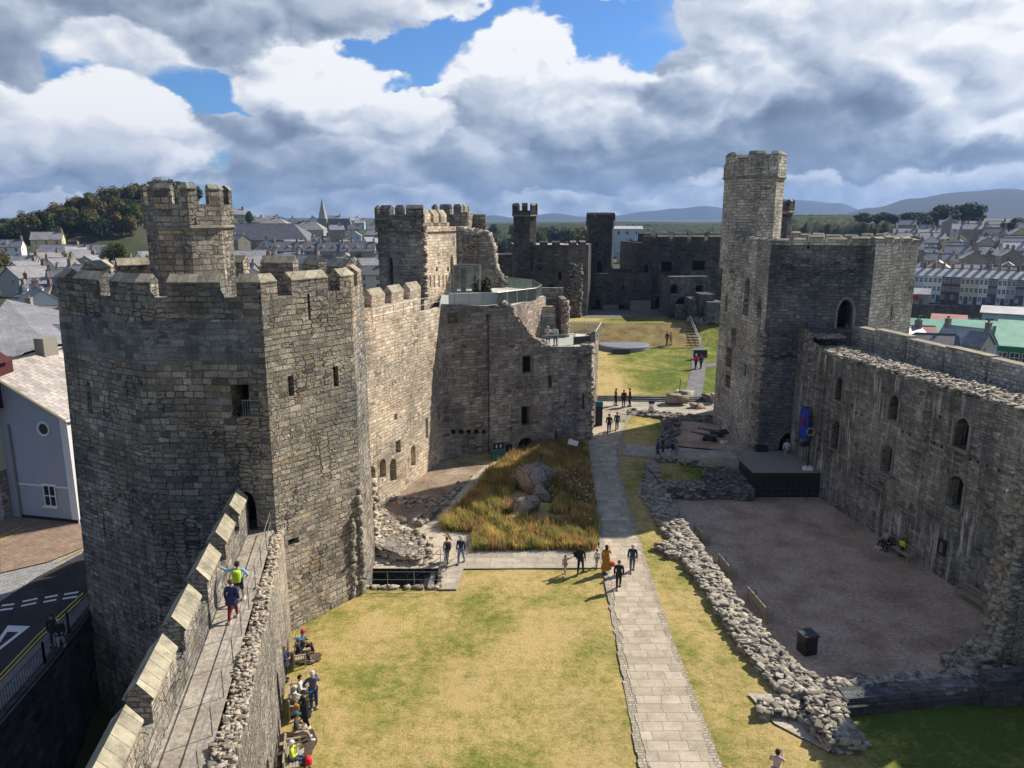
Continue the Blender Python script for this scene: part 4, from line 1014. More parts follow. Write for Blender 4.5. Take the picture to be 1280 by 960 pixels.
m = MB(); rg = random.Random(21)
for k in range(260):
    i = rg.randint(0, len(pts) - 2); q = rg.random(); x, z = lerp(pts[i][0], pts[i + 1][0], q), lerp(pts[i][1], pts[i + 1][1], q); sz = rg.uniform(.25, .7)
    m.rock((x + rg.uniform(-.1, .25), yw + rg.uniform(.1, 1.7), z + rg.uniform(-.3, .1)), (sz, sz, sz * .6), rg=rg)
m.build('broken_edge', [M['rock']], t)
m = MB(); m.ext([(XY(616, 330, 92), 92), (XY(640, 330, 92), 92), (XY(640, 330, 92), 95), (XY(616, 330, 92), 95)], 5, Z(318, 92)); m.ext([(XY(612, 330, 90), 90.2), (XY(622, 330, 90), 90.2), (XY(622, 330, 90), 92), (XY(612, 330, 90), 92)], 5, Z(297, 90)); m.build('low_wall', [M['far']], t)
m = MB(); rg = random.Random(4)
for k in range(160): m.rock((XY(598 + rg.uniform(-6, 14), 350, 80) + 0, 79.5 + rg.uniform(-1, 1.4), 13.9 + abs(rg.gauss(0, .5))), (.5, .3, .25), rg=rg, tilt=.9)
tag(m.build('shrub', [M['leaf_dark']]), 'dark leafy shrub beside the glass lift on the upper terrace', 'shrub')
# ---- 6. far ward towers
def simple_merlons(root, a, b, zs, n, w, gap, t, ze, zr, mats):
    L = math.dist(a, b); d = dirn(a, b); s = gap / 2
    while s + w <= L + .01:
        m = MB(); fr = []
        for q in (s, s + w):
            o_ = (a[0] + d[0] * q, a[1] + d[1] * q); i_ = (o_[0] - d[1] * t, o_[1] + d[0] * t); mm = ((o_[0] + i_[0]) / 2, (o_[1] + i_[1]) / 2)
            fr.append([(*o_, zs), (*o_, ze), (*mm, zr), (*i_, ze), (*i_, zs)])
        for i in range(4): m.face([fr[0][i], fr[1][i], fr[1][i + 1], fr[0][i + 1]], 0 if i in (0, 3) else 1)
        m.face(fr[0]); m.face(fr[1][::-1]); m.build('merlon', mats, root); s += w + gap
t = thing('north_east_tower', 'broad dark tower across the far ward with a slim turret at its left corner', 'tower', (7, 130, 5))
Y = 126.0
a, b, c = (XY(643, 300, Y + 2), Y + 2), (XY(672, 300, Y), Y), (XY(711, 300, Y), Y); e = (XY(737, 300, Y + 1.0), Y + 2.4)
poly = [a, b, c, e, (e[0] + 1.5, Y + 12), (a[0] - 1, Y + 14)]
ops = {1: [op(b, c, 700, 350, 340, .6), op(b, c, 689, 369, 355, .9, 'point'), op(b, c, 692, 387, 376, 2.0, 'point'), op(b, c, 705, 350, 345, .5)],
       0: [op(a, b, 659, 337, 324, .9), op(a, b, 663, 337, 324, .9), op(a, b, 650, 341, 334, .7)], 2: [op(c, e, 708, 370, 355, .6)]}
ops[1] = ops[1][:3]
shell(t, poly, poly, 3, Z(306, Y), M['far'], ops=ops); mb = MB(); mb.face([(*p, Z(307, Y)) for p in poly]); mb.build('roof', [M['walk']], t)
for i in range(3): simple_merlons(t, poly[i], poly[i + 1], Z(306, Y), 0, 1.3, .7, .5, Z(303, Y), Z(301, Y), [M['far'], M['cop_dark']])
m = MB(); rg = random.Random(8)
for k in range(420): m.rock((XY(716, 330, Y) + rg.uniform(-1.5, 1.5), Y + .25 + rg.uniform(0, .5), rg.uniform(5.2, Z(330, Y))), (rg.uniform(.3, .7), rg.uniform(.3, .6), rg.uniform(.2, .35)), rg=rg, tilt=.1)
m.build('torn_masonry', [M['rock_dark']], t)
cx = XY(656, 290, Y + 1.5)
turret(t, cx, Y + 2.2, 1.55, 12, Z(270, Y), Z(263, Y), Z(257, Y), Z(253.5, Y), M['far'], [(k, .35, k, 1.25) for k in range(8)] , fl=.2, th=.4)
t = thing('dark_turret_tower', 'dark square-topped turret rising from the far curtain wall, middle of the skyline', 'tower', (17, 140, 5))
Y = 139.0
poly = [(XY(736, 300, Y), Y), (XY(765, 300, Y), Y), (XY(767, 300, Y + 1.5), Y + 1.5), (XY(767, 300, Y + 4), Y + 4), (XY(736, 300, Y), Y + 4)]
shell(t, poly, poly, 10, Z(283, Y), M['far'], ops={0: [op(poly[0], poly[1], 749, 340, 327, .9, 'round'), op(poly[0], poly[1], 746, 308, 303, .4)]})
pu = offset_poly(poly, -.2); shell(t, pu, pu, Z(283, Y), Z(275.5, Y), M['far']); parapet_in(t, pu, .5, Z(283, Y), Z(275.5, Y), M['far'])
simple_merlons(t, pu[0], pu[1], Z(275.5, Y), 0, 1.15, .75, .5, Z(268, Y), Z(265.5, Y), [M['far'], M['cop_dark']]); simple_merlons(t, pu[3], pu[4], Z(275.5, Y), 0, 1.15, .75, .5, Z(268, Y), Z(265.5, Y), [M['far'], M['cop_dark']]); simple_merlons(t, pu[2], pu[3], Z(275.5, Y), 0, .9, .75, .5, Z(268, Y), Z(265.5, Y), [M['far'], M['cop_dark']])
t = thing('far_curtain_wall', 'long low dark curtain wall closing the far ward between two towers', 'wall', (22, 138, 5))
Y = 137.0
a, b = (XY(737, 360, Y), Y), (XY(815, 360, Y), Y)
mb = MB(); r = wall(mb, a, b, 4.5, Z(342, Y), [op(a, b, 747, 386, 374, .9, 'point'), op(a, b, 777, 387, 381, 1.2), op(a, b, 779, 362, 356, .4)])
zt = Z(342, Y); mb.face([(*a, zt), (*b, zt), (b[0], Y + 2.5, zt), (a[0], Y + 2.5, zt)]); mb.build('wall', [M['far']], t); put_ops(r, M['far'], t)
m = MB(); m.box((XY(800, 383, 136), 136.2, 6.1), (3.6, 1.6, 1.7)); m.box((XY(763, 385, 136), 136.2, 5.7), (2.8, 1.0, .9)); m.build('stone_step', [M['rock_dark']], t)
m = MB(); rg = random.Random(2)
xs = [XY(u, 340, Y + 3) for u in (736, 760, 775, 800, 812)]
m.ext([(xs[0], Y + 3), (xs[-1], Y + 3), (xs[-1], Y + 4), (xs[0], Y + 4)], zt - 3, Z(336, Y + 3))
m.ext([(XY(788, 320, Y + 3), Y + 2.9), (XY(815, 320, Y + 3), Y + 2.9), (XY(815, 320, Y + 3), Y + 5), (XY(788, 320, Y + 3), Y + 5)], zt - 3, Z(333, Y + 3)); m.build('parapet', [M['far']], t)
t = thing('queens_gate', 'massive dark gate building with worn merlons at the far right of the ward', 'gatehouse', (36, 142, 5))
Y = 138.0
a, b, c = (XY(800, 330, Y + 2), Y + 2), (XY(817, 330, Y), Y), (XY(930, 330, Y), Y)
poly = [a, b, c, (c[0], Y + 14), (a[0] - 2, Y + 14)]
ops = {1: [op(b, c, 833, 340, 327, 1.9, dep=1.0), op(b, c, 873, 338, 326, 2.3, dep=1.2), op(b, c, 829, 386, 368, 3.0, 'round', 2.0), op(b, c, 843, 366, 356, 1.2)], 0: [op(a, b, 807, 345, 331, .9)]}
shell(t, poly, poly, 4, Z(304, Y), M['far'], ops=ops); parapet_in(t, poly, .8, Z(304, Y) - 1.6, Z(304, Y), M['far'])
for i in range(2): simple_merlons(t, poly[i], poly[i + 1], Z(304, Y), 0, 2.2, .9, .8, Z(296, Y), Z(293.5, Y), [M['far'], M['cop_dark']])
simple_merlons(t, poly[3], poly[4], Z(304, Y), 0, 2.4, 1.1, .8, Z(294, Y), Z(291, Y), [M['far'], M['cop_dark']])
# inner low ruin before it
t = thing('ruined_lodging', 'low ruined stone lodging with arched openings in front of the dark far gate', 'ruin', (38, 128, 5))
Y = 126.0
a, b = (XY(836, 370, Y), Y), (XY(884, 370, Y + 1), Y + 1)
mb = MB(); r = wall(mb, a, b, 4.5, Z(346, Y), [op(a, b, 843, 367, 355, 1.5, 'round', 1.2), op(a, b, 874, 369, 357, 1.3, 'rect', 1), op(a, b, 856, 388, 371, 3.4, 'point', 1.5)], top=[(0, Z(346, Y)), (4.5, Z(345, Y)), (6, Z(346, Y)), (7, Z(347, Y))])
zt = Z(346, Y); mb.face([(*a, zt), (*b, zt), (b[0], Y + 3, zt), (a[0], Y + 2, zt)]); wall(mb, b, (b[0] + 1, Y + 8), 4.5, zt); wall(mb, (a[0], Y + 8), a, 4.5, zt); mb.build('wall', [M['queen_dark']], t); put_ops(r, M['queen_dark'], t)
m = MB()
for (u0, u1, v, y, dz) in [(862, 880, 373, 122, 4), (876, 893, 368, 121, 4), (884, 905, 378, 119, 4), (845, 866, 381, 123.5, 1.2)]:
    x0, x1 = XY(u0, v, y), XY(u1, v, y); m.ext([(x0, y), (x1, y), (x1, y + dz), (x0, y + dz)], 4.6, Z(v, y))
m.build('stub_walls', [M['queen_dark']], t)
m = MB(); rg = random.Random(12)
for k in range(320):
    u = rg.uniform(862, 905); y = rg.uniform(118.6, 121); m.rock((XY(u, 380, y), y, rg.uniform(4.9, 5.9)), (rg.uniform(.3, .7), rg.uniform(.3, .7), rg.uniform(.2, .4)), rg=rg)
m.build('rubble', [M['rock_dark']], t)
# ---- 7. south tower with stair turrets (right)
t = thing('south_tower', 'great many-sided stone tower right of centre with mullioned windows and a pointed doorway', 'tower', (28, 70, 0))
V = [(20.5, 74.5), (21.5, 64.1), (29.5, 62.6), (35.1, 66.6), (36.6, 75), (30, 81), (23.5, 80.5)]
zT = Z(306, 64); Vb = list(V); Vb[0] = (20.35, 74.6); Vb[1] = (21.35, 63.95)
A, B, Cc, Dd = V[0], V[1], V[2], V[3]
ops = {0: [op(A, B, 933, 395, 346, 1.35, 'point', .7), op(A, B, 950, 397, 369, .95, 'point', .7), op(A, B, 908, 389, 367, .6, 'point'), op(A, B, 912, 459, 434, 1.5, 'rect', .8), op(A, B, 911, 485, 469, 1.5, 'rect', .8), op(A, B, 918, 430, 410, 1.3, 'rect', .8), op(A, B, 933, 470, 455, .5)],
       1: [op(B, Cc, 983, 575, 541, 1.55, 'point', 1.8), op(B, Cc, 1055, 411, 374, 1.2, 'point', 1.6), op(B, Cc, 1011, 311, 307, .2)],
       2: [op(Cc, Dd, 1113, 402, 381, .22)]}
ops[0] = [o for o in ops[0]]
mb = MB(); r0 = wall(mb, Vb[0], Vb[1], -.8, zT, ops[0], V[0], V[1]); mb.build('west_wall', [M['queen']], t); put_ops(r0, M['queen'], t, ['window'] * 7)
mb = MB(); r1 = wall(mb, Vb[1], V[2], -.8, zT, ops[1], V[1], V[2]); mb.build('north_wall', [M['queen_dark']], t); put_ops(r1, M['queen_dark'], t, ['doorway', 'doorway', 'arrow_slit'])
mb = MB(); r2 = wall(mb, V[2], V[3], -.8, zT, ops[2])
for i in (3, 4, 5, 6): wall(mb, V[i], V[(i + 1) % 7], -.8, zT)
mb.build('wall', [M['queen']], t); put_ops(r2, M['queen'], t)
parapet_in(t, V, .9, zT - 1.2, zT, M['queen'])
# worn low merlons
Lv = [math.dist(V[i], V[(i + 1) % 7]) for i in range(7)]
rg = random.Random(14)
for i in range(7):
    s = .1
    while s < Lv[i] - .7:
        w = rg.uniform(.9, 1.5); hh = rg.uniform(.25, .6)
        merlons(V, [(i, s, i, min(Lv[i] - .05, s + w))], .8, zT, zT + hh, zT + hh + .22, [M['queen'], M['cop_dark']], t, over=.02); s += w + rg.uniform(.25, .5)
m = MB(); rg = random.Random(6)
for k in range(900):
    z = rg.uniform(-.3, 12.0); m.rock((lerp(21.35, 21.5, z / 20) + rg.uniform(-.12, .12), 64.0 + rg.uniform(0, 1.2), z), (rg.uniform(.2, .42), rg.uniform(.2, .42), rg.uniform(.1, .22)), rg=rg, tilt=.1)
m.build('torn_masonry', [M['rock']], t)
# mullions for the big windows, arch mouldings
d0 = dirn(A, B); n0 = (d0[1], -d0[0])
for o in ops[0][:7]:
    if o[2] > .6:
        m = MB(); x, y = A[0] + d0[0] * o[0] - n0[0] * .18, A[1] + d0[1] * o[0] - n0[1] * .18
        m.box((x, y, o[1] + o[3] / 2), (.12, .12, o[3] * .98), math.atan2(d0[1], d0[0])); m.box((x, y, o[1] + o[3] * .5), (o[2], .1, .12), math.atan2(d0[1], d0[0])); m.build('mullion', [M['cop_dark']], t)
d1 = dirn(B, Cc); n1 = (d1[1], -d1[0])
def arch_trim(root, A, d, n, s, zb, w, h, th=.22, out=.07, mat='cop_dark'):
    m = MB(); hs = w * .95; zs = zb + h - hs; prev = None; N = 7; pts = []
    for i in range(N + 1):
        q = i / N; pts.append((-(w / 2) * (1 - q ** 1.7), zs + hs * math.sin(q * math.pi / 2) ** .9))
    pts = [(-w / 2, zb)] + pts; pts = pts + [(-p[0], p[1]) for p in pts[::-1][1:]]
    def ww(s_, z, o): return (A[0] + d[0] * s_ + n[0] * o, A[1] + d[1] * s_ + n[1] * o, z)
    cz = zs
    def ex(p):
        if p[1] <= zs + .001: return (p[0] + (th if p[0] > 0 else -th), p[1])
        l = math.hypot(p[0], p[1] - cz); return (p[0] * (1 + th / l), cz + (p[1] - cz) * (1 + th / l))
    for p, q in zip(pts, pts[1:]):
        P_, Q_ = ex(p), ex(q)
        f = [ww(s + p[0], p[1], 0), ww(s + q[0], q[1], 0), ww(s + Q_[0], Q_[1], 0), ww(s + P_[0], P_[1], 0)]; g = [(x + n[0] * out, y + n[1] * out, z) for x, y, z in f]
        m.prism(f, g)
    m.build('arch_moulding', [M[mat]], root)
o = ops[1][0]; arch_trim(t, B, d1, n1, *o[:4], th=.25)
o = ops[1][1]; arch_trim(t, B, d1, n1, *o[:4], th=.2)
m = MB(); x, y = B[0] + d1[0] * (ops[1][0][0] - 2.35), B[1] - .45; m.box((x, y, 1.55), (1.0, .7, 1.1)); tag(m.build('meter_cabinet', [M['blackbox']]), 'low black cabinet beside the pointed doorway of the right tower', 'cabinet')
m = MB(); xx = B[0] + d1[0] * (ops[1][0][0] + 1.35); m.tube((xx, 63.55, 1.0), (xx, 63.55, 7.8), .05); m.box((xx, 63.5, 4.2), (.18, .16, .4)); m.build('drain_pipe', [M['iron']], t)
# stair turret
tu = thing('stair_turret', 'tall slender battlemented stair turret on the left corner of the right-hand tower', 'turret', (22, 72, 20))
yT = 70.5; s8 = 2.05
turret(tu, XY(941, 250, yT + 2.4), yT + 2.4, s8, zT - 2.5, Z(222, yT), Z(203, yT), Z(193, yT), Z(188, yT), M['queen'], [(7, 1.4, 0, .9), (0, 1.55, 1, .1), (1, .45, 1, 1.9), (2, .5, 2, 1.8), (3, .4, 3, 1.8), (4, .4, 4, 1.8), (5, .4, 5, 1.8), (6, .4, 6, 1.6)], rot=.12, th=.5)
tu = thing('small_turret', 'shorter second turret tucked behind the tall stair turret on the right tower', 'turret', (28, 80, 20))
turret(tu, XY(973, 270, 79), 79, 1.05, zT - 1, Z(266, 78), Z(257, 78), Z(252, 78), Z(249, 78), M['queen_dark'], [(k, .1, k, .75) for k in range(8)], th=.3, fl=.12)
# ---- 8. south hall wall
t = thing('hall_wall', 'long dark streaked wall on the right with tall blocked windows and a broken top', 'wall', (27, 45, 0))
HA, HB = (24.05, 63.2), (28.9, 31.0)           # inner face, travelling south -> outward normal (right) faces west
HE = (32.5, 7.5)
def hop(u, vb, vt, w, kind='rect', dep=.6): return op(HA, HB, u, vb, vt, w, kind, dep)
opl = [hop(1048, 500, 471, .9, 'point', .45), hop(1043, 560, 525, 1.0, 'round', .45), hop(1116, 525, 493, 1.0, 'point', .7), hop(1107, 590, 555, 1.1, 'round', .6), hop(1200, 560, 521, 1.2, 'point', .8), hop(1192, 635, 593, 1.25, 'round', .7)]
for (u, v) in [(1070, 515), (1077, 517), (1128, 538), (1137, 542), (1156, 549), (1167, 553), (1177, 557), (1212, 573), (1222, 576), (1234, 581), (1248, 587), (1264, 593), (1264, 670), (1175, 520)]: opl.append(hop(u, v + 3, v - 1, .22, 'rect', .4))
LH = math.dist(HA, HB); mb = MB()
rg = random.Random(31); tl = []
s = 0
while s < LH:
    z = (12.6 if s < 2 else (11.6 if s < 4 else 11.0)) + (.4 * s / LH) + rg.uniform(-.12, .12); tl.append((s, z)); s += .8
tl.append((LH, 11.5))
r = wall(mb, HA, HB, -1.0, 13.0, opl, top=tl)
zs_ = 11.3
wall(mb, HB, HE, -1.0, 11.6)
nH = dirn(HA, HB); wo = (-nH[1], nH[0])    # away from hall (east)
wo = (nH[1] * -1, nH[0]) if nH[1] < 0 else wo
def ho(p, w): return (p[0] + wo[0] * w, p[1] + wo[1] * w)
mb.build('wall', [M['hall']], t); put_ops(r, M['hall'], t, ['window'] * 6 + ['putlog_hole'] * 14)
mb = MB(); mb.face([(*HA, 11.0), (*HB, 11.2), (*ho(HB, 3.2), 11.2), (*ho(HA, 3.2), 11.0)]); mb.face([(*HB, 11.3), (*HE, 11.3), (*ho(HE, 3.2), 11.3), (*ho(HB, 3.2), 11.3)]); mb.face([(*ho(HA, 3.2), 10.6), (*ho(HE, 3.2), 10.6), (*ho(HE, 4.4), 10.6), (*ho(HA, 4.4), 10.6)]); mb.build('wall_top', [M['rock']], t)
mb = MB()
a, b = ho(HA, 4.2), ho(HE, 4.2); a2, b2 = ho(HA, 5.0), ho(HE, 5.0); nseg = 14
for k in range(nseg):
    p, q = k / nseg, (k + 1) / nseg - .003; z = 12.75 + (.12 if k % 2 else 0) + rg.uniform(-.05, .05)
    mb.prism([(*on((a, b), p), 10.4), (*on((a2, b2), p), 10.4), (*on((a2, b2), q), 10.4), (*on((a, b), q), 10.4)][::-1], [(*on((a, b), p), z), (*on((a2, b2), p), z), (*on((a2, b2), q), z), (*on((a, b), q), z)][::-1], mt=1)
mb.face([(*a2, 12), (*b2, 12), (*b2, -8), (*a2, -8)]); mb.build('outer_parapet', [M['queen'], M['cop']], t)
mb = MB(); rg = random.Random(17)
for k in range(2600):
    s = rg.random() * 1.0; w = rg.uniform(.0, 3.1); p = on((HA, HB), s); p = ho(p, w); sz = rg.uniform(.2, .5)
    mb.rock((*p, 11.05 + s * .3 + rg.uniform(0, .12) + (.8 if s < .06 else 0)), (sz, sz * rg.uniform(.35, .6), rg.uniform(.1, .2)), rz=rg.uniform(-.5, .5) + .15, rg=rg, tilt=.35)
mb.build('broken_top', [M['rock']], t)
railing('roof_handrail', 'thin steel handrail on the wall walk behind the broken top of the right-hand wall', [(*ho(on((HA, HB), .2), 3.3), 11.2), (*ho(HB, 3.3), 11.2)], sp=2.2, r=.016)
# window recess side shafts (dressed stone)
for o in opl[:6]:
    m = MB()
    for sg in (-1, 1):
        s = o[0] + sg * (o[2] / 2 + .1); p = (HA[0] + nH[0] * s, HA[1] + nH[1] * s); m.box((p[0] - .02, p[1], o[1] + o[3] * .42), (.12, .2, o[3] * .86), math.atan2(nH[1], nH[0]) + 1.5708)
    s = o[0]; p = (HA[0] + nH[0] * s, HA[1] + nH[1] * s); m.box((p[0] - .05, p[1], o[1] - .1), (o[2] + .4, .2, .2), math.atan2(nH[1], nH[0])); m.build('window_surround', [M['cop_dark']], t)
# ------------------------------------------------------------------ ruined footings, garden, furniture
def boulder_mesh(mb, c, size, rg, n=16, rz=0, mi=0):
    import bmesh
    bm = bmesh.new()
    for i in range(n):
        v = Vector((rg.gauss(0, 1), rg.gauss(0, 1), rg.gauss(0, 1))).normalized()
        e = .3; v = Vector([math.copysign(abs(x) ** e, x) for x in v]) * rg.uniform(.72, 1.0)
        bm.verts.new(v)
    bmesh.ops.convex_hull(bm, input=bm.verts)
    for v in [v for v in bm.verts if not v.link_faces]: bm.verts.remove(v)
    bm.verts.index_update(); cr, sr = math.cos(rz), math.sin(rz)
    vs = []
    for v in bm.verts:
        x, y, z = v.co.x * size[0] / 2, v.co.y * size[1] / 2, v.co.z * size[2] / 2
        vs.append((c[0] + x * cr - y * sr, c[1] + x * sr + y * cr, c[2] + z))
    fs = [tuple(v.index for v in f.verts) for f in bm.faces]; bm.free(); mb.mesh(vs, fs, mi)
def rubble(name, label, poly, zb, zt, n, mat='rock', size=(.25, .75), seed=1, cat='ruined wall', body='rubblewall', ztf=None, flatk=.32, group=None):
    """low ruined wall: a masonry core and loose-looking stones bedded over it"""
    rg = random.Random(seed); cx = sum(p[0] for p in poly) / len(poly); cy = sum(p[1] for p in poly) / len(poly)
    t = thing(name, label, cat, (cx, cy, zb), 0, group)
    f = ztf or (lambda x, y: zt)
    mb = MB()
    a = sum(poly[i][0] * poly[(i + 1) % len(poly)][1] - poly[(i + 1) % len(poly)][0] * poly[i][1] for i in range(len(poly)))
    P = poly if a > 0 else poly[::-1]
    mb.prism([(*p, zb) for p in P], [(*p, f(*p) - .08) for p in P]); mb.build('wall_core', [M[body]], t)
    xs = [p[0] for p in P]; ys = [p[1] for p in P]; mb = MB(); k = 0; g = 0
    while k < n and g < n * 60:
        g += 1; x, y = rg.uniform(min(xs), max(xs)), rg.uniform(min(ys), max(ys))
        if not inpoly(x, y, P): continue
        s = lerp(size[0] * .7, size[1] * .8, rg.random() ** 2.2)
        mb.rock((x, y, f(x, y) - .05 + rg.uniform(-.06, .12)), (s, s * rg.uniform(.4, .8), s * rg.uniform(.16, .3)), rg=rg, tilt=flatk * .8, jit=.2); k += 1
    # stones of the faces
    for i in range(len(P)):
        p, q = P[i], P[(i + 1) % len(P)]; L = math.dist(p, q); d = dirn(p, q)
        for j in range(int(L * 5)):
            s_ = rg.random(); x, y = lerp(p[0], q[0], s_), lerp(p[1], q[1], s_); h = f(x, y)
            mb.rock((x, y, rg.uniform(zb + .1, h)), (rg.uniform(.25, .6), .25, rg.uniform(.12, .25)), rz=math.atan2(d[1], d[0]) + rg.uniform(-.15, .15), rg=rg, tilt=.1)
    mb.build('stones', [M[mat]], t); return t
def qpp(*uv, z=.3): return [G(u, v, z) for u, v in uv]
Lr = qpp((787, 590), (803, 622), (838, 676), (819, 681), (834, 690), (853, 695), (885, 742), (929, 812), (974, 861), (1000, 868), (1036, 866), (1034, 852))
Rr = qpp((1000, 836), (966, 799), (932, 762), (902, 719), (857, 656), (832, 616), (808, 588))
rubble('ruined_wall', 'long low footing of tumbled grey stones between the lawn strip and the sunken gravel hall', Lr + Rr, -.7, .30, 3100, seed=2, size=(.22, .75))
rubble('ruined_spur', 'jagged L-shaped spur of rubble lying on gravel at the near end of the long footing', qpp((1038, 846), (1002, 868), (948, 874), (950, 888), (1000, 893), (1012, 905), (1040, 932), (1078, 930), (1056, 895), (1058, 862), z=.4), -.1, .5, 520, seed=3, size=(.25, .7), ztf=lambda x, y: .60 if x > 12.9 and y < 30.6 else .30)
sw = qpp((1034, 846), (1058, 868), (1228, 856), (1282, 850), (1282, 832), (1180, 838), (1100, 842), z=.6)
rubble('ruined_cross_wall', 'low cross wall of flat rubble closing the near end of the gravel hall', sw, -.7, .5, 650, mat='rock', seed=4, size=(.3, .9))
t = thing('plinth_wall', 'dark stepped ashlar plinth along the grass in front of the low cross wall', 'wall', (20, 31, 0))
m = MB(); a, b = G(1058, 884, .5), G(1228, 868, .5); m.ext([a, b, (b[0], b[1] + .9), (a[0], a[1] + .9)], -.2, .45); m.build('lower_course', [M['far']], t)
m = MB(); m.ext([(a[0] + .1, a[1] + .3), (b[0], b[1] + .3), (b[0], b[1] + 1.2), (a[0] + .1, a[1] + 1.2)], .4, .68); m.build('upper_course', [M['queen_dark']], t)
m = MB(); c = G(1300, 862, .7); m.ext([(b[0] + .0, b[1] - .25), (29.0, 31.1), (29.0, 32.6), (b[0], b[1] + .9)], -.2, .85); m.ext([(b[0] + .3, b[1] - .0), (29, 31.4), (29.0, 32.6), (b[0] + .3, b[1] + .9)], .8, 1.15); m.build('step_course', [M['far']], t)
# tall broken stub at the right margin
t = thing('broken_wall_stub', 'tall torn end of a stone wall climbing at the right edge beside the last bench', 'ruined wall', (27, 33.5, 0))
yw = 33.4
sil = [(1195, 838), (1218, 828), (1236, 818), (1248, 803), (1254, 778), (1261, 726), (1266, 690), (1269, 665), (1273, 640), (1279, 622), (1286, 600), (1310, 570), (1340, 545)]
pts = [(XY(u, v, yw), Z(v, yw)) for u, v in sil]; m = MB()
for i in range(1, len(pts)): pts[i] = (max(pts[i][0], pts[i - 1][0] + .06), pts[i][1])
for a, b in zip(pts, pts[1:]):
    m.prism([(a[0], yw, -.7), (b[0], yw, -.7), (b[0], yw + 1.3, -.7), (a[0], yw + 1.3, -.7)], [(a[0], yw, a[1]), (b[0], yw, b[1]), (b[0], yw + 1.3, b[1]), (a[0], yw + 1.3, a[1])])
m.build('wall_core', [M['rubblewall']], t); m = MB(); rg = random.Random(33)
for k in range(1100):
    i = rg.randint(0, len(pts) - 2); q = rg.random(); x, z = lerp(pts[i][0], pts[i + 1][0], q), lerp(pts[i][1], pts[i + 1][1], q); sz = rg.uniform(.15, .45)
    m.rock((x + rg.uniform(-.04, .25), yw + rg.uniform(-.1, 1.4), z + rg.uniform(-.25, .06)), (sz, sz * .8, sz * .5), rg=rg, tilt=.2)
for k in range(260):
    q = rg.random(); x = lerp(26.2, 28.6, q); i = [j for j in range(len(pts) - 1) if pts[j][0] <= x <= pts[j + 1][0]]
    if not i: continue
    zt = pts[i[0]][1]; m.rock((x, yw - .02, rg.uniform(0, max(.3, zt))), (rg.uniform(.25, .6), .3, rg.uniform(.12, .3)), rz=rg.uniform(-.1, .1), rg=rg, tilt=.08)
m.build('stones', [M['rock']], t)
# pieces round the yard by the tower
rubble('ruined_wall', 'low rubble wall along the left side of the cannon yard', qpp((826, 557), (846, 557), (842, 543), (848, 540), (850, 524), (830, 519), z=1.2), .4, 1.2, 170, mat='rock_dark', seed=5, size=(.25, .7), body='queen_dark')
rubble('ruined_wall', 'narrow rubble kerb wall between the cannon yard and the paved ramp', qpp((822, 572), (868, 576), (940, 574), (945, 568), (930, 562), (868, 564), (824, 560), z=1.0), .3, .95, 260, mat='rock', seed=6, size=(.25, .6), body='queen_dark')
rubble('ruined_wall', 'dark rubble bank under the railing left of the black platform', qpp((880, 608), (942, 612), (942, 584), (918, 582), (880, 590), z=.4), -.6, .55, 330, mat='rock_dark', seed=7, size=(.25, .6), body='queen_dark', ztf=lambda x, y: .2 + .12 * (y - 58))
rubble('ruined_wall', 'low pale-topped footing at the foot of the grass wedge above the sunken hall', qpp((834, 610), (880, 612), (880, 603), (836, 601), z=.3), -.7, .35, 110, mat='rock', seed=8, size=(.2, .5), body='queen_dark')
rubble('stone_kerb', 'long thin stone edging along the grey path beside the grass plot', qpp((776, 560), (828, 566), (830, 560), (778, 554), z=.7), .4, .72, 50, mat='rock', seed=9, size=(.15, .4))
rubble('stone_kerb', 'row of kerb stones round the far side of the cannon yard', qpp((786, 517), (905, 528), (905, 522), (786, 511), z=1.3), .9, 1.35, 90, mat='rock_dark', seed=10, size=(.3, .7))
rubble('ruined_wall', 'curved pile of pale rubble beside the railed pit and the north path', qpp((458, 655), (470, 690), (520, 700), (538, 692), (540, 672), (505, 660), (480, 648), z=.4), -.1, .5, 330, mat='rock_warm', seed=11, size=(.25, .6), ztf=lambda x, y: .5 + max(0, -8 - x) * .55)
rubble('ruined_wall', 'thin pale footing jutting from the curtain wall by the arches', qpp((484, 622), (505, 633), (560, 631), (558, 626), (500, 622), z=.3), 0, .45, 90, mat='rock_warm', seed=12, size=(.25, .6))
rubble('stone_kerb', 'long kerb of stones between the earth floor and the north path', qpp((528, 655), (612, 578), (606, 577), (518, 652), z=.3), .0, .42, 120, mat='rock', seed=13, size=(.2, .45))
m = MB(); boulder_mesh(m, (*G(502, 650, .3), .3), (.9, .7, .6), random.Random(3)); single(m, 'loose_stone', M['rock'], 'single pale stone block on the earth floor left of the path', 'stone')
# torn wall remnant on the side of the big tower
t = thing('broken_wall_remnant', 'sunlit torn pillar of masonry against the near end of the curtain wall', 'ruined wall', (-9.5, 47.5, 0))
m = MB(); m.ext([(-9.9, 45.6), (-8.95, 46.4), (-8.9, 47.4), (-10.2, 47.2)], -.2, 4.6); m.build('wall_core', [M['curtain']], t)
m = MB(); rg = random.Random(41)
for k in range(200): 
    z = rg.uniform(0, 4.9); m.rock((-9.1 + rg.uniform(-.5, .25), 46.6 + rg.uniform(-.6, .7), z), (rg.uniform(.2, .5), rg.uniform(.2, .5), rg.uniform(.12, .3)), rg=rg, tilt=.15)
m.build('stones', [M['rock_warm']], t)
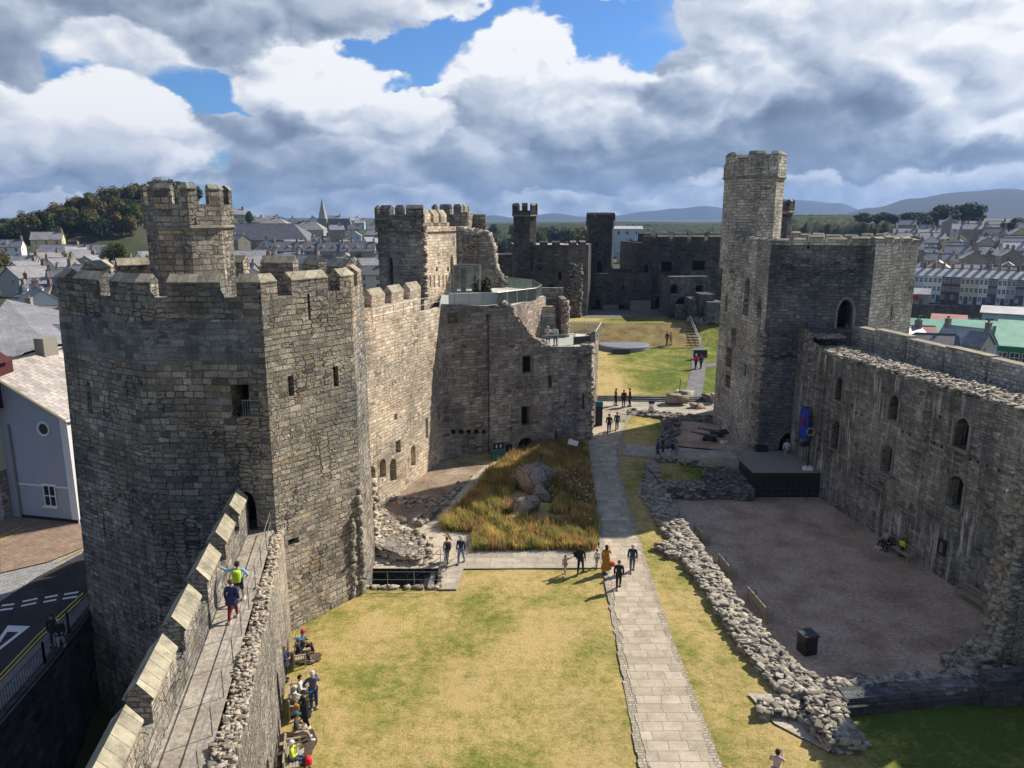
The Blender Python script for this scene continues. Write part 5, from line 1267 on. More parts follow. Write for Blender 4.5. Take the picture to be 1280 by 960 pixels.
# railed pit
t = thing('stone_pit', 'square stone-lined pit sunk in the grass beside the foot of the big tower', 'pit', (-6.9, 43, 0))
m = MB(); P = PIT
for i in range(4):
    a, b = P[i], P[(i + 1) % 4]; m.face([(*b, -2.2), (*a, -2.2), (*a, .12), (*b, .12)])
m.face([(*p, -2.2) for p in P]); m.build('lining', [M['far']], t)
m = MB(); rg = random.Random(5)
for i in range(4):
    a, b = P[i], P[(i + 1) % 4]
    for k in range(26): x, y = on((a, b), rg.random()); m.rock((x, y, .06), (rg.uniform(.25, .5), .3, .16), rg=rg, tilt=.05)
m.build('kerb', [M['rock']], t)
m = MB()
for k in range(6): m.box((-4.9 + k * .0 - k * .35, 43.0, -.2 - k * .32), (.35, 2.4, .1))
m.build('ladder_stair', [M['metal']], t)
railing('pit_railing', 'steel railing on the grass side of the stone-lined pit', [(-8.9, 41.3, .1), (-4.2, 41.3, .1)], sp=1.6)
railing('pit_railing', 'steel railing on the path side of the stone-lined pit', [(-9.2, 44.75, .1), (-4.3, 44.75, .1), (-4.1, 43.4, .1)], sp=1.6)
railing('stair_rail', 'sloping handrail dropping into the stone-lined pit', [(-4.5, 44.4, .1), (-6.6, 44.3, -1.6)], sp=1.2)
# ---- wild bed
WB = pp((640, 572), (612, 590), (584, 625), (552, 655), (552, 664), (592, 668), (590, 690), (660, 689), (745, 690), (748, 670), (744, 630), (738, 590), (734, 560), (690, 556), (660, 564))
def tufts(name, label, n, poly, mat, seed, hh=(.35, .9), avoid=None, wd=.032, dens=None):
    rg = random.Random(seed); xs = [p[0] for p in poly]; ys = [p[1] for p in poly]; V = []; Fc = []; k = 0; g = 0
    while k < n and g < n * 20:
        g += 1; x, y = rg.uniform(min(xs), max(xs)), rg.uniform(min(ys), max(ys))
        if not inpoly(x, y, poly): continue
        if avoid and avoid(x, y): continue
        cl = .5 + .5 * math.sin(x * 1.3 + seed) * math.sin(y * 1.1 + seed * 2) + .35 * math.sin(x * 3.1 + y * 2.3 + seed)
        if dens and rg.random() > dens(x, y, cl): continue
        k += 1; z = gz(y); hb = rg.uniform(*hh) * (.7 + .5 * cl)
        for b in range(6):
            a = rg.uniform(0, 6.283); l = rg.uniform(.05, .38) * hb; h = hb * rg.uniform(.65, 1.1); w = wd * rg.uniform(.6, 1.3)
            ox, oy = x + rg.uniform(-.07, .07), y + rg.uniform(-.07, .07); c, s = math.cos(a), math.sin(a); i = len(V)
            V += [(ox - s * w / 2, oy + c * w / 2, z), (ox + s * w / 2, oy - c * w / 2, z), (ox + c * l * .5 + s * w / 2, oy + s * l * .5 - c * w / 2, z + h * .65), (ox + c * l * .5 - s * w / 2, oy + s * l * .5 + c * w / 2, z + h * .65), (ox + c * l, oy + s * l, z + h)]
            Fc += [(i, i + 1, i + 2, i + 3), (i + 3, i + 2, i + 4)]
    mb = MB(); mb.v = V; mb.f = Fc; mb.m = [0] * len(Fc)
    return tag(mb.build(name, [M[mat]]), label, 'wild planting', None, 'stuff')
bc = GG(664, 628)
av = lambda x, y: (x - bc[0]) ** 2 / 3.4 + (y - bc[1]) ** 2 / 8.5 < 1 or (abs(x - bc[0] - .2) < 2.6 and bc[1] - 3.6 < y < bc[1] - 2.3)
tufts('wild_grass', 'tall dry golden grasses filling the bed beside the path', 15000, WB, 'tallgrass', 1, (.35, .85), av, dens=lambda x, y, c: .35 + .6 * c)
tufts('seed_heads', 'rusty brown seed heads among the tall grasses', 2300, WB, 'tallgrass_rust', 5, (.5, 1.05), av, dens=lambda x, y, c: max(0, c - .25) + (.4 if y > 58 else 0))
tufts('undergrowth', 'green plants growing through the bed of dry grasses', 5200, WB, 'tallgrass_green', 9, (.25, .7), av, wd=.07, dens=lambda x, y, c: max(.05, 1.0 - c))
m = MB(); rg = random.Random(8)
for k in range(55):
    x, y = rg.gauss(bc[0] + 3.6, .9), rg.gauss(bc[1] + 1.5, 2.4); m.rock((x, y, gz(y) + rg.uniform(.7, 1.1)), (.10, .10, .05), rg=rg)
tag(m.build('flower_heads', [M['w_cream']]), 'pale dried flower heads at the right side of the bed', 'flowers', None, 'stuff')
BD = [((656, 643), (2.6, 1.9, 1.5), .3, 'large flat-fronted red-brown boulder at the front of the pile in the wild bed'), ((668, 612), (2.6, 2.6, 2.4), .7, 'tallest red-brown boulder at the back of the pile in the wild bed'),
      ((648, 606), (1.8, 1.6, 1.2), .2, 'boulder leaning at the left back of the pile in the wild bed'), ((684, 625), (1.6, 2.2, 1.4), 1.2, 'rounded boulder at the right of the pile in the wild bed'),
      ((690, 600), (1.5, 1.1, .9), .5, 'grey boulder half hidden in grass behind the pile'), ((640, 655), (1.3, 1.0, .7), .9, 'small boulder at the left front of the pile'), ((676, 652), (.9, .7, .5), .1, 'small loose stone before the boulder pile'), ((688, 650), (.8, .6, .45), .8, 'smallest stone right of the boulder pile')]
for k, ((u, v), s, rz, lab) in enumerate(BD):
    p = GG(u, v); m = MB(); boulder_mesh(m, (p[0], p[1], p[2] + s[2] * .38), s, random.Random(60 + k), 15, rz)
    tag(m.build('boulder', [M['boulder']]), lab, 'boulder', 'boulders in the wild garden bed')
for k, ((u, v), s, rz, lab) in enumerate([((848, 505), (3.8, 1.7, 1.5), 0, 'big layered boulder on the paving in front of the far lawn'), ((861, 502), (2.6, 1.8, 1.6), .4, 'pale humped boulder on the paving, right half of the big pair'), ((875, 511), (1.4, 1.0, .8), .3, 'grey boulder lying right of the big pair on the paving'), ((866, 510), (.9, .8, .7), .3, 'small dark boulder beside the big pair on the paving'), ((883, 501), (1.6, 1.3, 1.0), .9, 'squarish boulder close to the right-hand tower'), ((892, 504), (.8, 1.1, 1.5), .2, 'upright dark boulder touching the right-hand tower')]):
    p = GG(u, v); m = MB(); boulder_mesh(m, (p[0], p[1], p[2] + s[2] * .36), s, random.Random(80 + k), 14, rz)
    tag(m.build('boulder', [M['rock' if k % 2 else 'boulder']]), lab, 'boulder', 'boulders on the paving by the tower')
# ---- benches
def make_bench(L=1.8, mat='wood'):
    t = thing('bench', 'bench', 'bench', (0, 0, 0)); W = M[mat]
    m = MB()
    for k in range(4): m.box((0, -.17 + k * .125, .44), (L, .10, .035))
    m.build('seat', [W], t, world=False)
    m = MB(); m.box((0, -.28, .90), (L, .05, .09)); m.box((0, -.25, .56), (L, .045, .06))
    n = int(L / .13)
    for k in range(n): m.box((-L / 2 + .08 + k * (L - .16) / (n - 1), -.265, .72), (.05, .025, .30))
    m.build('backrest', [W], t, world=False)
    for x in (-L / 2 + .04, L / 2 - .04):
        m = MB(); m.box((x, -.27, .46), (.07, .07, .92)); m.build('leg', [W], t, world=False)
        m = MB(); m.box((x, .25, .32), (.07, .07, .64)); m.build('leg', [W], t, world=False)
        m = MB(); m.box((x, .0, .66), (.08, .62, .045)); m.box((x, 0, .36), (.045, .5, .07)); m.build('armrest', [W], t, world=False)
    return t
bp = make_bench(); bp3 = make_bench(2.5)
GB = 'wooden garden benches'
def brz(d): return math.atan2(d[1], d[0]) - math.pi / 2     # local +y -> d
fdir = (.97, .23)
wf = lambda y: i0[0] + (i0[1] - y) * .2308       # inner foot of the left wall
for y, lab in [(34.1, 'bench in the corner of wall and tower with two people in hats sitting on it'), (30.2, 'middle bench by the left wall with two people in pale shirts sitting on it'), (26.4, 'nearest bench by the left wall with a person in a yellow vest sitting on it'), ]:
    instance(bp, (wf(y) + .62, y, .05), brz(fdir), lab, GB)
wl = lambda u, v, z=-.6: G(u, v, z)
for (u, v, lab, pr) in [(877, 675, 'short bench facing the gravel hall beside the rubble, furthest of three', bp), (909, 716, 'dark slatted bench facing the gravel hall, middle of three beside the rubble', bp), (950, 764, 'long bench facing the gravel hall, nearest of three beside the rubble', bp3)]:
    p = G(u, v, -.6); instance(pr, (p[0], p[1], -.6), brz((.96, .10)), lab, GB)
for (u, v, lab) in [(1138, 694, 'bench against the streaked wall with seated people and a child in yellow beside it'), (1226, 757, 'empty bench against the streaked wall near the right edge')]:
    p = G(u, v, -.6); q = (24.05 + (63.2 - p[1]) * .1506); instance(bp3, (q - .55, p[1], -.6), brz((-.99, -.15)), lab, GB)
p = GG(577, 570); instance(bp3, (p[0], p[1] + .2, p[2] + .03), brz((.35, -.93)), 'bench in deep shade against the gatehouse wall', GB)
# ---- small furniture
def litter_bin(p, lab):
    t = thing('litter_bin', lab, 'litter bin', p); m = MB(); m.box((p[0], p[1], p[2] + .5), (.72, .72, 1.0), .25); m.build('body', [M['blackbox']], t)
    m = MB(); m.box((p[0], p[1], p[2] + 1.06), (.82, .82, .10), .25); m.build('lid', [M['darkgrey']], t)
    m = MB(); m.box((p[0] - .06, p[1] - .37, p[2] + .72), (.46, .03, .2), .25); m.build('slot', [M['void']], t)
p = G(1008, 815, -.6); litter_bin((*p, -.6), 'square black litter bin standing on the gravel by the rubble wall')
p = GG(747, 532); t = thing('information_post', 'tall teal-topped dark post at the sunlit corner of the gatehouse', 'post', (p[0], p[1], p[2]))
m = MB(); m.box((p[0] + .1, p[1], p[2] + 1.0), (.7, .35, 2.0)); m.build('post_body', [M['bluegrey']], t); m = MB(); m.box((p[0] + .1, p[1], p[2] + 2.25), (.72, .37, .5)); m.build('post_head', [M['teal']], t)
p = GG(622, 574); t = thing('storage_bin', 'low green chest by the shaded gatehouse wall', 'bin', p); m = MB(); m.box((p[0], p[1], p[2] + .3), (1.1, .6, .6), .38); m.build('body', [M['w_green']], t); m = MB(); m.box((p[0], p[1], p[2] + .63), (1.16, .66, .06), .38); m.build('lid', [M['teal']], t)
# toilet sign (two white figures) and notice board on the gatehouse
A, B = (-6.0, 64.1), (7.4, 69.5); d = dirn(A, B); n = (d[1], -d[0])
t = thing('toilet_sign', 'small black sign with two white figures on the shaded gatehouse wall', 'sign', (0, 66, 1.5))
s1, z1 = on_wall(A, B, 623, 561)
def wq(s, z, o): return (A[0] + d[0] * s + n[0] * o, A[1] + d[1] * s + n[1] * o, z)
def wbox(m, s, z, w, h, o0, o1):
    q = [wq(s - w / 2, z, o0), wq(s + w / 2, z, o0), wq(s + w / 2, z, o1), wq(s - w / 2, z, o1)]; m.prism(q[::-1], [(x, y, z + h) for x, y, _ in q][::-1], bottom=True)
m = MB(); wbox(m, s1, z1, .95, .55, .0, .05); m.build('board', [M['blackbox']], t)
for k in (-.2, .2):
    m = MB(); wbox(m, s1 + k, z1 + .07, .08, .14, .05, .065); wbox(m, s1 + k, z1 + .18, .2, .16, .05, .066); wbox(m, s1 + k, z1 + .38, .09, .09, .05, .065); m.build('figure', [M['white_paint']], t)
s1, z1 = on_wall(A, B, 636, 566); m = MB(); wbox(m, s1, z1, .6, .8, 0, .06); single(m, 'notice_board', M['blackbox'], 'plain dark notice board left of the arched gatehouse door', 'notice board')
m = MB(); p = GG(716, 564); m.face([(p[0] - .5, p[1], p[2] + .7), (p[0] + .35, p[1] - .5, p[2] + .6), (p[0] + .5, p[1] - .3, p[2] + 1.0), (p[0] - .35, p[1] + .2, p[2] + 1.15)]); m.tube((p[0], p[1], p[2]), (p[0], p[1] - .05, p[2] + .8), .04); single(m, 'plant_label', M['white_paint'], 'tilted white information panel among the tall grass by the gatehouse', 'sign')
def lectern(p, lab, rz=0, base=True, h=1.0):
    t = thing('information_lectern', lab, 'information sign', p); x, y, z = p
    if base: m = MB(); m.box((x, y, z + .12), (.75, .5, .24), rz, top=.85); m.build('base', [M['white_paint']], t)
    m = MB(); m.tube((x, y, z), (x, y, z + h), .045); m.build('post', [M['iron']], t)
    m = MB(); c, s = math.cos(rz), math.sin(rz); P = [(-.4, -.25, h - .08), (.4, -.25, h - .08), (.4, .28, h + .22), (-.4, .28, h + .22)]
    q = [(x + a * c - b * s, y + a * s + b * c, z + e) for a, b, e in P]; m.prism(q, [(a, b, e + .05) for a, b, e in q], bottom=True); m.build('panel', [M['blackbox']], t)
lectern(GG(905, 554), 'black angled information panel on a white block beside the cannons', .5)
p = GG(849, 491); t = thing('marker_post', 'thin dark post with a white block base at the front of the far lawn', 'post', p)
m = MB(); m.box((p[0], p[1], p[2] + .15), (.8, .6, .3), top=.8); m.build('base', [M['white_paint']], t); m = MB(); m.tube((p[0], p[1], p[2]), (p[0] + .1, p[1], p[2] + 1.6), .04); m.tube((p[0] + .1, p[1], p[2] + 1.6), (p[0] - .25, p[1], p[2] + 1.8), .03); m.build('post', [M['iron']], t)
p = GG(814, 516); t = thing('viewing_stand', 'white splayed stand carrying a small dark box at the edge of the grass plot', 'stand', p); m = MB()
for a in range(4): m.tube((p[0] + .45 * math.cos(a * 1.57 + .7), p[1] + .45 * math.sin(a * 1.57 + .7), p[2]), (p[0] + .12 * math.cos(a * 1.57 + .7), p[1] + .12 * math.sin(a * 1.57 + .7), p[2] + 1.0), .06)
m.box((p[0], p[1], p[2] + .5), (.45, .45, .5), .1, top=.6); m.build('stand', [M['white_paint']], t); m = MB(); m.box((p[0], p[1], p[2] + 1.2), (.6, .35, .36)); m.build('head', [M['darkgrey']], t)
p = GG(782, 432); m = MB(); m.lathe((p[0] - .4, p[1] - .6, p[2] + .1), [(3.75, -.9), (3.75, .22), (3.6, .30)], 40); single(m, 'slate_dais', M['slate'], 'large round slate dais on the far lawn', 'dais')
p = GG(776, 442); m = MB(); m.box((p[0], p[1], p[2] + .35), (2.6, .6, .7), 0, top=.96); single(m, 'slate_bench', M['darkgrey'], 'dark rectangular block on the lawn in front of the round slate dais', 'block')
p = GG(875, 449); m = MB(); m.box((p[0], p[1], p[2] + .75), (1.9, .25, 1.1), 0); single(m, 'path_board', M['bluegrey'], 'dark board standing across the far path beyond the person in red', 'board')
p = GG(703, 392); t = thing('direction_sign', 'small yellow notice on a stand by the far tower', 'sign', (XY(703, 390, 124), 124, 5.2)); x = XY(703, 390, 124)
m = MB(); m.box((x, 124, 6.4), (1.2, .08, .7)); m.build('board', [M['yellow_paint']], t); m = MB(); m.tube((x, 124.05, 5.2), (x, 124.05, 6.5), .04); m.build('post', [M['iron']], t)
# steps into the hall and steps on the far bank, steps across the ward
t = thing('stone_steps', 'flight of stone steps from the grey path down to the sunken hall', 'steps', (12, 61, 0))
a, b = GG(803, 575), GG(820, 575); c, e = G(829, 607, -.45), G(841, 604, -.45)
for k in range(6):
    m = MB(); q = k / 6; r_ = (k + 1.15) / 6; z = lerp(.62, -.45, k / 5)
    P = [(lerp(a[0], c[0], q), lerp(a[1], c[1], q)), (lerp(b[0], e[0], q), lerp(b[1], e[1], q)), (lerp(b[0], e[0], r_), lerp(b[1], e[1], r_)), (lerp(a[0], c[0], r_), lerp(a[1], c[1], r_))]
    m.ext(P[::-1], -.8, z); m.build('step', [M['flag2']], t)
t = thing('bank_steps', 'dark flight of steps climbing the bank of the far lawn with a white rail', 'steps', (28, 115, 3))
for k in range(9):
    y = 112.2 + k * .8; z = 2.75 + k * .3; x0 = XY(860, 0, 1) ; m = MB(); xa, xb = XY(859, 410, y), XY(875, 410, y); m.box(((xa + xb) / 2, y + .4, z - .2), (xb - xa, .82, .6)); m.build('step', [M['darkgrey']], t)
railing('bank_rail', 'white handrail at the right side of the steps on the far bank', [(XY(877, 410, 112), 112, 2.6), (XY(877, 410, 112), 119.5, 5.3)], mat='white_paint', r=.05, sp=2)
m = MB(); p = GG(752, 499); q = GG(905, 500)
for k in range(3): m.ext([(p[0] - .5, p[1] - .9 + k * .45), (q[0], p[1] - .6 + k * .45 - .9), (q[0], p[1] + .4 + k * .45 - .9), (p[0] - .5, p[1] + .4 + k * .45 - .9)], .8, gz(p[1]) + .1 + k * .12)
single(m, 'long_steps', M['queen_dark'], 'long low dark steps between the paving and the far lawn', 'steps')
# ---- black platform before the pointed doorway
t = thing('timber_platform', 'dark boarded platform in front of the pointed doorway of the right-hand tower', 'platform', (22, 60, -.6))
P = [(19.4, 58.1), (24.75, 58.1), (24.1, 63.7), (21.4, 64.1), (19.2, 63.9)]; zd = Z(590, 58.1)
m = MB(); m.ext(P, -.6, zd - .06); m.build('skirt', [M['blackbox']], t); m = MB(); m.ext([(19.3, 58.0), (24.8, 58.0), (24.1, 63.65), (21.45, 63.95), (19.1, 63.9)], zd - .06, zd + .03); m.build('decking', [M['plat']], t)
m = MB()
for k in range(12): m.box((19.6 + k * .47, 58.07, .2), (.03, .02, 1.5))
m.build('skirt_battens', [M['darkgrey']], t)
railing('platform_railing', 'dark steel railing on the gravel in front of the black platform', [(19.3, 57.3, -.6), (24.9, 57.3, -.6)], mat='darkgrey', sp=1.4)
railing('platform_guard', 'short sloping guard rail at the left corner of the black platform', [(19.3, 63.4, zd), (19.3, 58.2, zd)], mat='metal', sp=2.6)
m = MB(); P2 = [GG(778, 560), GG(778, 570), (19.3, 61.2, 0), (19.3, 63.8, 0)]
m.face([(P2[0][0], P2[0][1], .72), (P2[1][0], P2[1][1], .72), (19.3, 61.6, zd), (19.3, 63.9, zd)]); m.face([(P2[1][0], P2[1][1], .72), (P2[1][0], P2[1][1], .2), (19.3, 61.6, .2), (19.3, 61.6, zd)]); struct(m, 'ramp', M['flag2'])
railing('ramp_railing', 'light steel railing along the ramp to the black platform', [(P2[1][0] + 3.2, P2[1][1] - .9, .85), (19.3, 61.6, zd)], sp=1.3, r=.014)
# post with floodlight and round lamp, banner on the wall
p = (XY(1009, 590, 58.6), 58.6, zd); t = thing('lamp_post', 'dark lamp post on a white block with a ring-shaped head at the platform corner', 'lamp post', p)
m = MB(); m.box((p[0], p[1], p[2] + .15), (.75, .5, .3), top=.85); m.build('base', [M['white_paint']], t); m = MB(); m.tube(p, (p[0], p[1], p[2] + 2.9), .06); m.build('post', [M['iron']], t)
m = MB()
for i in range(14):
    a0, a1 = 6.283 * i / 14, 6.283 * (i + 1) / 14; m.tube((p[0] + .3 * math.cos(a0), p[1], p[2] + 3.2 + .3 * math.sin(a0)), (p[0] + .3 * math.cos(a1), p[1], p[2] + 3.2 + .3 * math.sin(a1)), .06, n=5)
m.build('ring_head', [M['cop']], t); m = MB(); m.box((p[0] - .35, p[1], p[2] + 2.2), (.9, .25, .4), .5); m.build('floodlight', [M['bluegrey']], t)
t = thing('hanging_banner', 'long blue banner with a red device hanging on the streaked wall near the tower', 'banner', (24.5, 58, 6))
s0, zb = on_wall(HA, HB, 1011, 548); s1_, zt = on_wall(HA, HB, 1012, 508)
def hq(s, z, o): return (HA[0] + nH[0] * s - wo[0] * o, HA[1] + nH[1] * s - wo[1] * o, z)
bw = .62; m = MB(); N = 8
for k in range(N):
    za, zc = lerp(zb, zt, k / N), lerp(zb, zt, (k + 1) / N); oa, oc = .55 + .06 * math.sin(k * 1.3), .55 + .06 * math.sin((k + 1) * 1.3)
    m.prism([hq(s0 - bw, za, oa), hq(s0 + bw, za, oa), hq(s0 + bw, za, oa - .02), hq(s0 - bw, za, oa - .02)], [hq(s0 - bw, zc, oc), hq(s0 + bw, zc, oc), hq(s0 + bw, zc, oc - .02), hq(s0 - bw, zc, oc - .02)], bottom=True)
m.build('cloth', [M['banner']], t); m = MB(); m.tube(hq(s0 - bw - .1, zt + .02, .55), hq(s0 + bw + .1, zt + .02, .55), .04); m.tube(hq(s0, zt, .0), hq(s0, zt + .02, .55), .03); m.build('pole', [M['iron']], t)
m = MB(); zc = lerp(zb, zt, .62)
for pts_ in ([(-.22, -.1), (.05, -.05), (.22, .35), (.0, .95), (-.12, .5)], [(-.3, -.55), (.28, -.75), (.2, -.2), (-.1, -.15)], [(.05, .3), (.34, .55), (.3, .7), (.02, .6)], [(-.3, -.9), (-.12, -.9), (-.1, -.5), (-.28, -.5)], [(.12, -1.0), (.3, -1.0), (.26, -.6), (.1, -.6)]):
    m.face([hq(s0 + a * .7, zc + b * .6, .64) for a, b in pts_])
m.build('device', [M['red']], t)
s1_, z1_ = on_wall(HA, HB, 1177, 693); t = thing('wall_panel', 'dark framed panel fixed to the streaked wall between the two benches', 'panel', hq(s1_, z1_, 0)); m = MB()
m.prism([hq(s1_ - .35, z1_, .1), hq(s1_ + .35, z1_, .1), hq(s1_ + .35, z1_, 0), hq(s1_ - .35, z1_, 0)], [hq(s1_ - .35, z1_ + 1.0, .1), hq(s1_ + .35, z1_ + 1.0, .1), hq(s1_ + .35, z1_ + 1.0, 0), hq(s1_ - .35, z1_ + 1.0, 0)], bottom=True); m.build('board', [M['blackbox']], t)
m = MB(); m.face([hq(s1_ - .15, z1_ + .15, .105), hq(s1_ + .15, z1_ + .15, .105), hq(s1_ + .1, z1_ + .8, .105), hq(s1_ - .1, z1_ + .8, .105)]); m.build('picture', [M['metal']], t)
# ---- cannons
def cannon(p, rz, lab):
    t = thing('cannon', lab, 'cannon', p, rz, 'two old cannons on the gravel'); c = M['gun']; t.scale = (.68, .68, .68)
    m = MB(); z0 = 1.0
    def yz(y): return (0, y, z0 + y * .10)
    pr = [(-1.2, .20), (-1.1, .24), (-.4, .22), (-.38, .25), (-.3, .21), (.9, .16), (.95, .18), (1.0, .155), (2.1, .12), (2.2, .16), (2.35, .15)]
    for (a, ra), (b, rb) in zip(pr, pr[1:]): m.tube(yz(a), yz(b), ra, rb, 12, cap=False)
    m.lathe((0, -1.3, z0 - .12), [(.05, -.1), (.10, 0), (.05, .1)], 8); m.tube(yz(2.3), yz(2.36), .15, .09, 12); m.build('barrel', [c], t, world=False)
    m = MB()
    for x in (-.28, .28): m.prism([(x - .05, -1.2, .25), (x + .05, -1.2, .25), (x + .05, .7, .3), (x - .05, .7, .3)], [(x - .05, -1.2, .6), (x + .05, -1.2, .6), (x + .05, .5, 1.05), (x - .05, .5, 1.05)], bottom=True)
    m.box((0, -.9, .4), (.6, .12, .15)); m.box((0, .5, .4), (.6, .12, .15)); m.build('carriage', [M['darkgrey']], t, world=False)
    for x in (-.42, .42):
        for y in (-.85, .45):
            m = MB(); m.tube((x - .06, y, .32), (x + .06, y, .32), .32, n=14); m.tube((x - .08, y, .32), (x + .08, y, .32), .08, n=8); m.build('wheel', [M['iron']], t, world=False)
p = GG(885, 551); CN = []
cannon((p[0], p[1], p[2] - .1), 1.25, 'front one of two old cannons on the gravel yard, muzzle pointing left')
p = GG(892, 546); cannon((p[0] + .1, p[1] + .1, p[2] - .12), 1.25, 'rear one of two old cannons on the gravel yard, partly hidden by the front one')
# ------------------------------------------------------------------ people
def skin(vs, es, rs, lv=1):
    me = bpy.data.meshes.new('tmp'); me.from_pydata(vs, es, []); o = bpy.data.objects.new('tmp', me); C.objects.link(o)
    md = o.modifiers.new('s', 'SKIN'); md.use_smooth_shade = True; md.branch_smoothing = .5
    for i, r in enumerate(rs):
        sv = me.skin_vertices[0].data[i]; sv.radius = r if isinstance(r, tuple) else (r, r); sv.use_root = (i == 0)
    s2 = o.modifiers.new('b', 'SUBSURF'); s2.levels = lv; s2.render_levels = lv
    dg = bpy.context.evaluated_depsgraph_get(); dg.update(); m2 = bpy.data.meshes.new_from_object(o.evaluated_get(dg))
    V = [tuple(v.co) for v in m2.vertices]; Fs = [tuple(p.vertices) for p in m2.polygons]
    bpy.data.objects.remove(o); bpy.data.meshes.remove(me); bpy.data.meshes.remove(m2); return V, Fs
PM = {}
def pm(c):
    if c not in PM: PM[c] = plain('cloth_%d' % len(PM), c, .85, var=.15, scale=9)
    return PM[c]
SK = plain('skin', (.50, .30, .22), .6, var=.05); SKD = plain('skin_dark', (.20, .11, .075), .6, var=.05)
HG = (.55, .54, .52); HB_ = (.035, .025, .02); HN = (.12, .07, .04)
DOWN = ((.06, -.02, -.29), (.07, .06, -.54)); DOWN2 = ((.08, -.05, -.27), (.09, .0, -.53))
PH = ((.07, .12, -.22), (-.06, .33, -.02)); OUT = ((.25, .02, -.10), (.46, .08, .04)); LAP = ((.07, .04, -.27), (-.02, .27, -.33)); FOLD = ((.10, .05, -.25), (-.08, .24, -.22)); HIP = ((.2, -.08, -.2), (.12, .1, -.36))
def person(p, rz, label, h=1.75, pose='stand', top=(.1, .1, .12), leg=(.05, .05, .07), hair=HN, shoe=(.05, .05, .05), arms=(DOWN, DOWN), sleeves=True, shorts=False, coat=0.0, dark=False, hat=None, group='visitors in the castle', lean=0.0, extra=()):
    k = h / 1.75; z0 = p[2]; root = thing('person', label, 'person', p, rz, group)
    root.scale = (k, k, k)
    sit = pose == 'sit'; pz = .50 if sit else .93
    st = {'walk': .24, 'stand': .03, 'sit': 0, 'step': .14}[pose]
    def up(y, z): return (0, y + (z - pz) * lean, z)
    pel = (0, 0, pz); sp = up(0, pz + .20); ch = up(0, pz + .40); nk = up(.01, pz + .555); hd = up(.035, pz + .64); ht = up(.045, pz + .755)
    V = [pel, sp, ch, nk, hd, ht]; Rr = [(.125, .09), (.11, .08), (.12, .08), (.05, .05), (.082, .098), (.068, .082)]; E = [(0, 1), (1, 2), (2, 3), (3, 4), (4, 5)]
    TV, TR, TE = [pel, sp, up(0, pz + .43), up(.005, pz + .52)], [(.18, .14), (.165, .13), (.195, .14), (.085, .085)], [(0, 1), (1, 2), (2, 3)]
    LV, LR, LE = [(0, 0, pz + .03)], [(.172, .13)], []
    hands = []
    for sd, am in ((-1, arms[0]), (1, arms[1])):
        sh = (sd * .185, ch[1], pz + .49); el_ = (sh[0] + sd * am[0][0], sh[1] + am[0][1], sh[2] + am[0][2]); wr = (sh[0] + sd * am[1][0], sh[1] + am[1][1], sh[2] + am[1][2])
        d = (Vector(wr) - Vector(el_)).normalized(); pa = tuple(Vector(wr) + d * .06)
        i = len(V); V += [sh, el_, wr, pa]; Rr += [.046, .036, .027, (.036, .018)]; E += [(2, i), (i, i + 1), (i + 1, i + 2), (i + 2, i + 3)]
        hands.append((Vector(pa), d, sd))
        j = len(TV); TV += [sh, el_]; TR += [.080, .060]; TE += [(2, j), (j, j + 1)]
        if sleeves: TV.append(wr); TR.append(.042); TE.append((j + 1, j + 2))
        hp = (sd * .09, 0, pz - .03)
        if sit: kn = (sd * .12, .42, .48); an = (sd * .13, .46 + .06 * sd, .09)
        else:
            f = sd * st; kn = (sd * .10, f * .55 + .03, .49); an = (sd * .10, f - (.05 if f < 0 else 0), .09 + (.05 if f < -.1 else 0))
        to = (an[0] + sd * .02, an[1] + .13, .035)
        i = len(V); V += [hp, kn, an, to]; Rr += [.085, .058, .038, (.036, .03)]; E += [(0, i), (i, i + 1), (i + 1, i + 2), (i + 2, i + 3)]
        j = len(LV); LV += [hp, kn]; LR += [.105, .078]; LE += [(0, j), (j, j + 1)]
        if not shorts: LV.append((an[0], an[1], .12)); LR.append(.058); LE.append((j + 1, j + 2))
        m = MB(); m.rock((an[0], an[1] + .06, .045), (.10, .27, .10), rz=0, jit=.08, tilt=0); m.build('shoe', [pm(shoe)], root, world=False)
    bv, bf = skin(V, E, Rr); mb = MB(); mb.mesh(bv, bf)
    # fingers, thumb, nose, ears belong to the same body mesh
    for pa, d, sd in hands:
        s = d.cross(Vector((0, 1, .2))).normalized(); nn = d.cross(s)
        for f in range(4):
            b = pa + s * (f - 1.5) * .018 + d * .015; L = (.055, .065, .06, .045)[f]; c = b + d * L * .55 + nn * .008; e = c + d * L * .45 + nn * .02
            mb.tube(b, c, .009, .008, 5); mb.tube(c, e, .008, .006, 5)
        b = pa - s * .03 - d * .02; mb.tube(b, b - s * .03 + d * .03, .011, .009, 5); mb.tube(b - s * .03 + d * .03, b - s * .028 + d * .06, .009, .007, 5)
    hc = Vector(hd) * .5 + Vector(ht) * .5
    mb.tube(hc + Vector((0, .085, .0)), hc + Vector((0, .115, -.025)), .010, .016, 5)
    for s in (-1, 1): mb.rock(tuple(hc + Vector((s * .082, .0, -.01))), (.02, .04, .06), rz=0, jit=.1, tilt=0)
    mb.build('body', [SKD if dark else SK], root, smooth=True, world=False, uv=False)
    v, f = skin(TV, TE, TR); m = MB(); m.mesh(v, f)
    m.build('jacket' if sleeves else 'shirt', [pm(top)], root, smooth=True, world=False, uv=False)
    v, f = skin(LV, LE, LR); m = MB(); m.mesh(v, f); m.build('shorts' if shorts else 'trousers', [pm(leg)], root, smooth=True, world=False, uv=False)
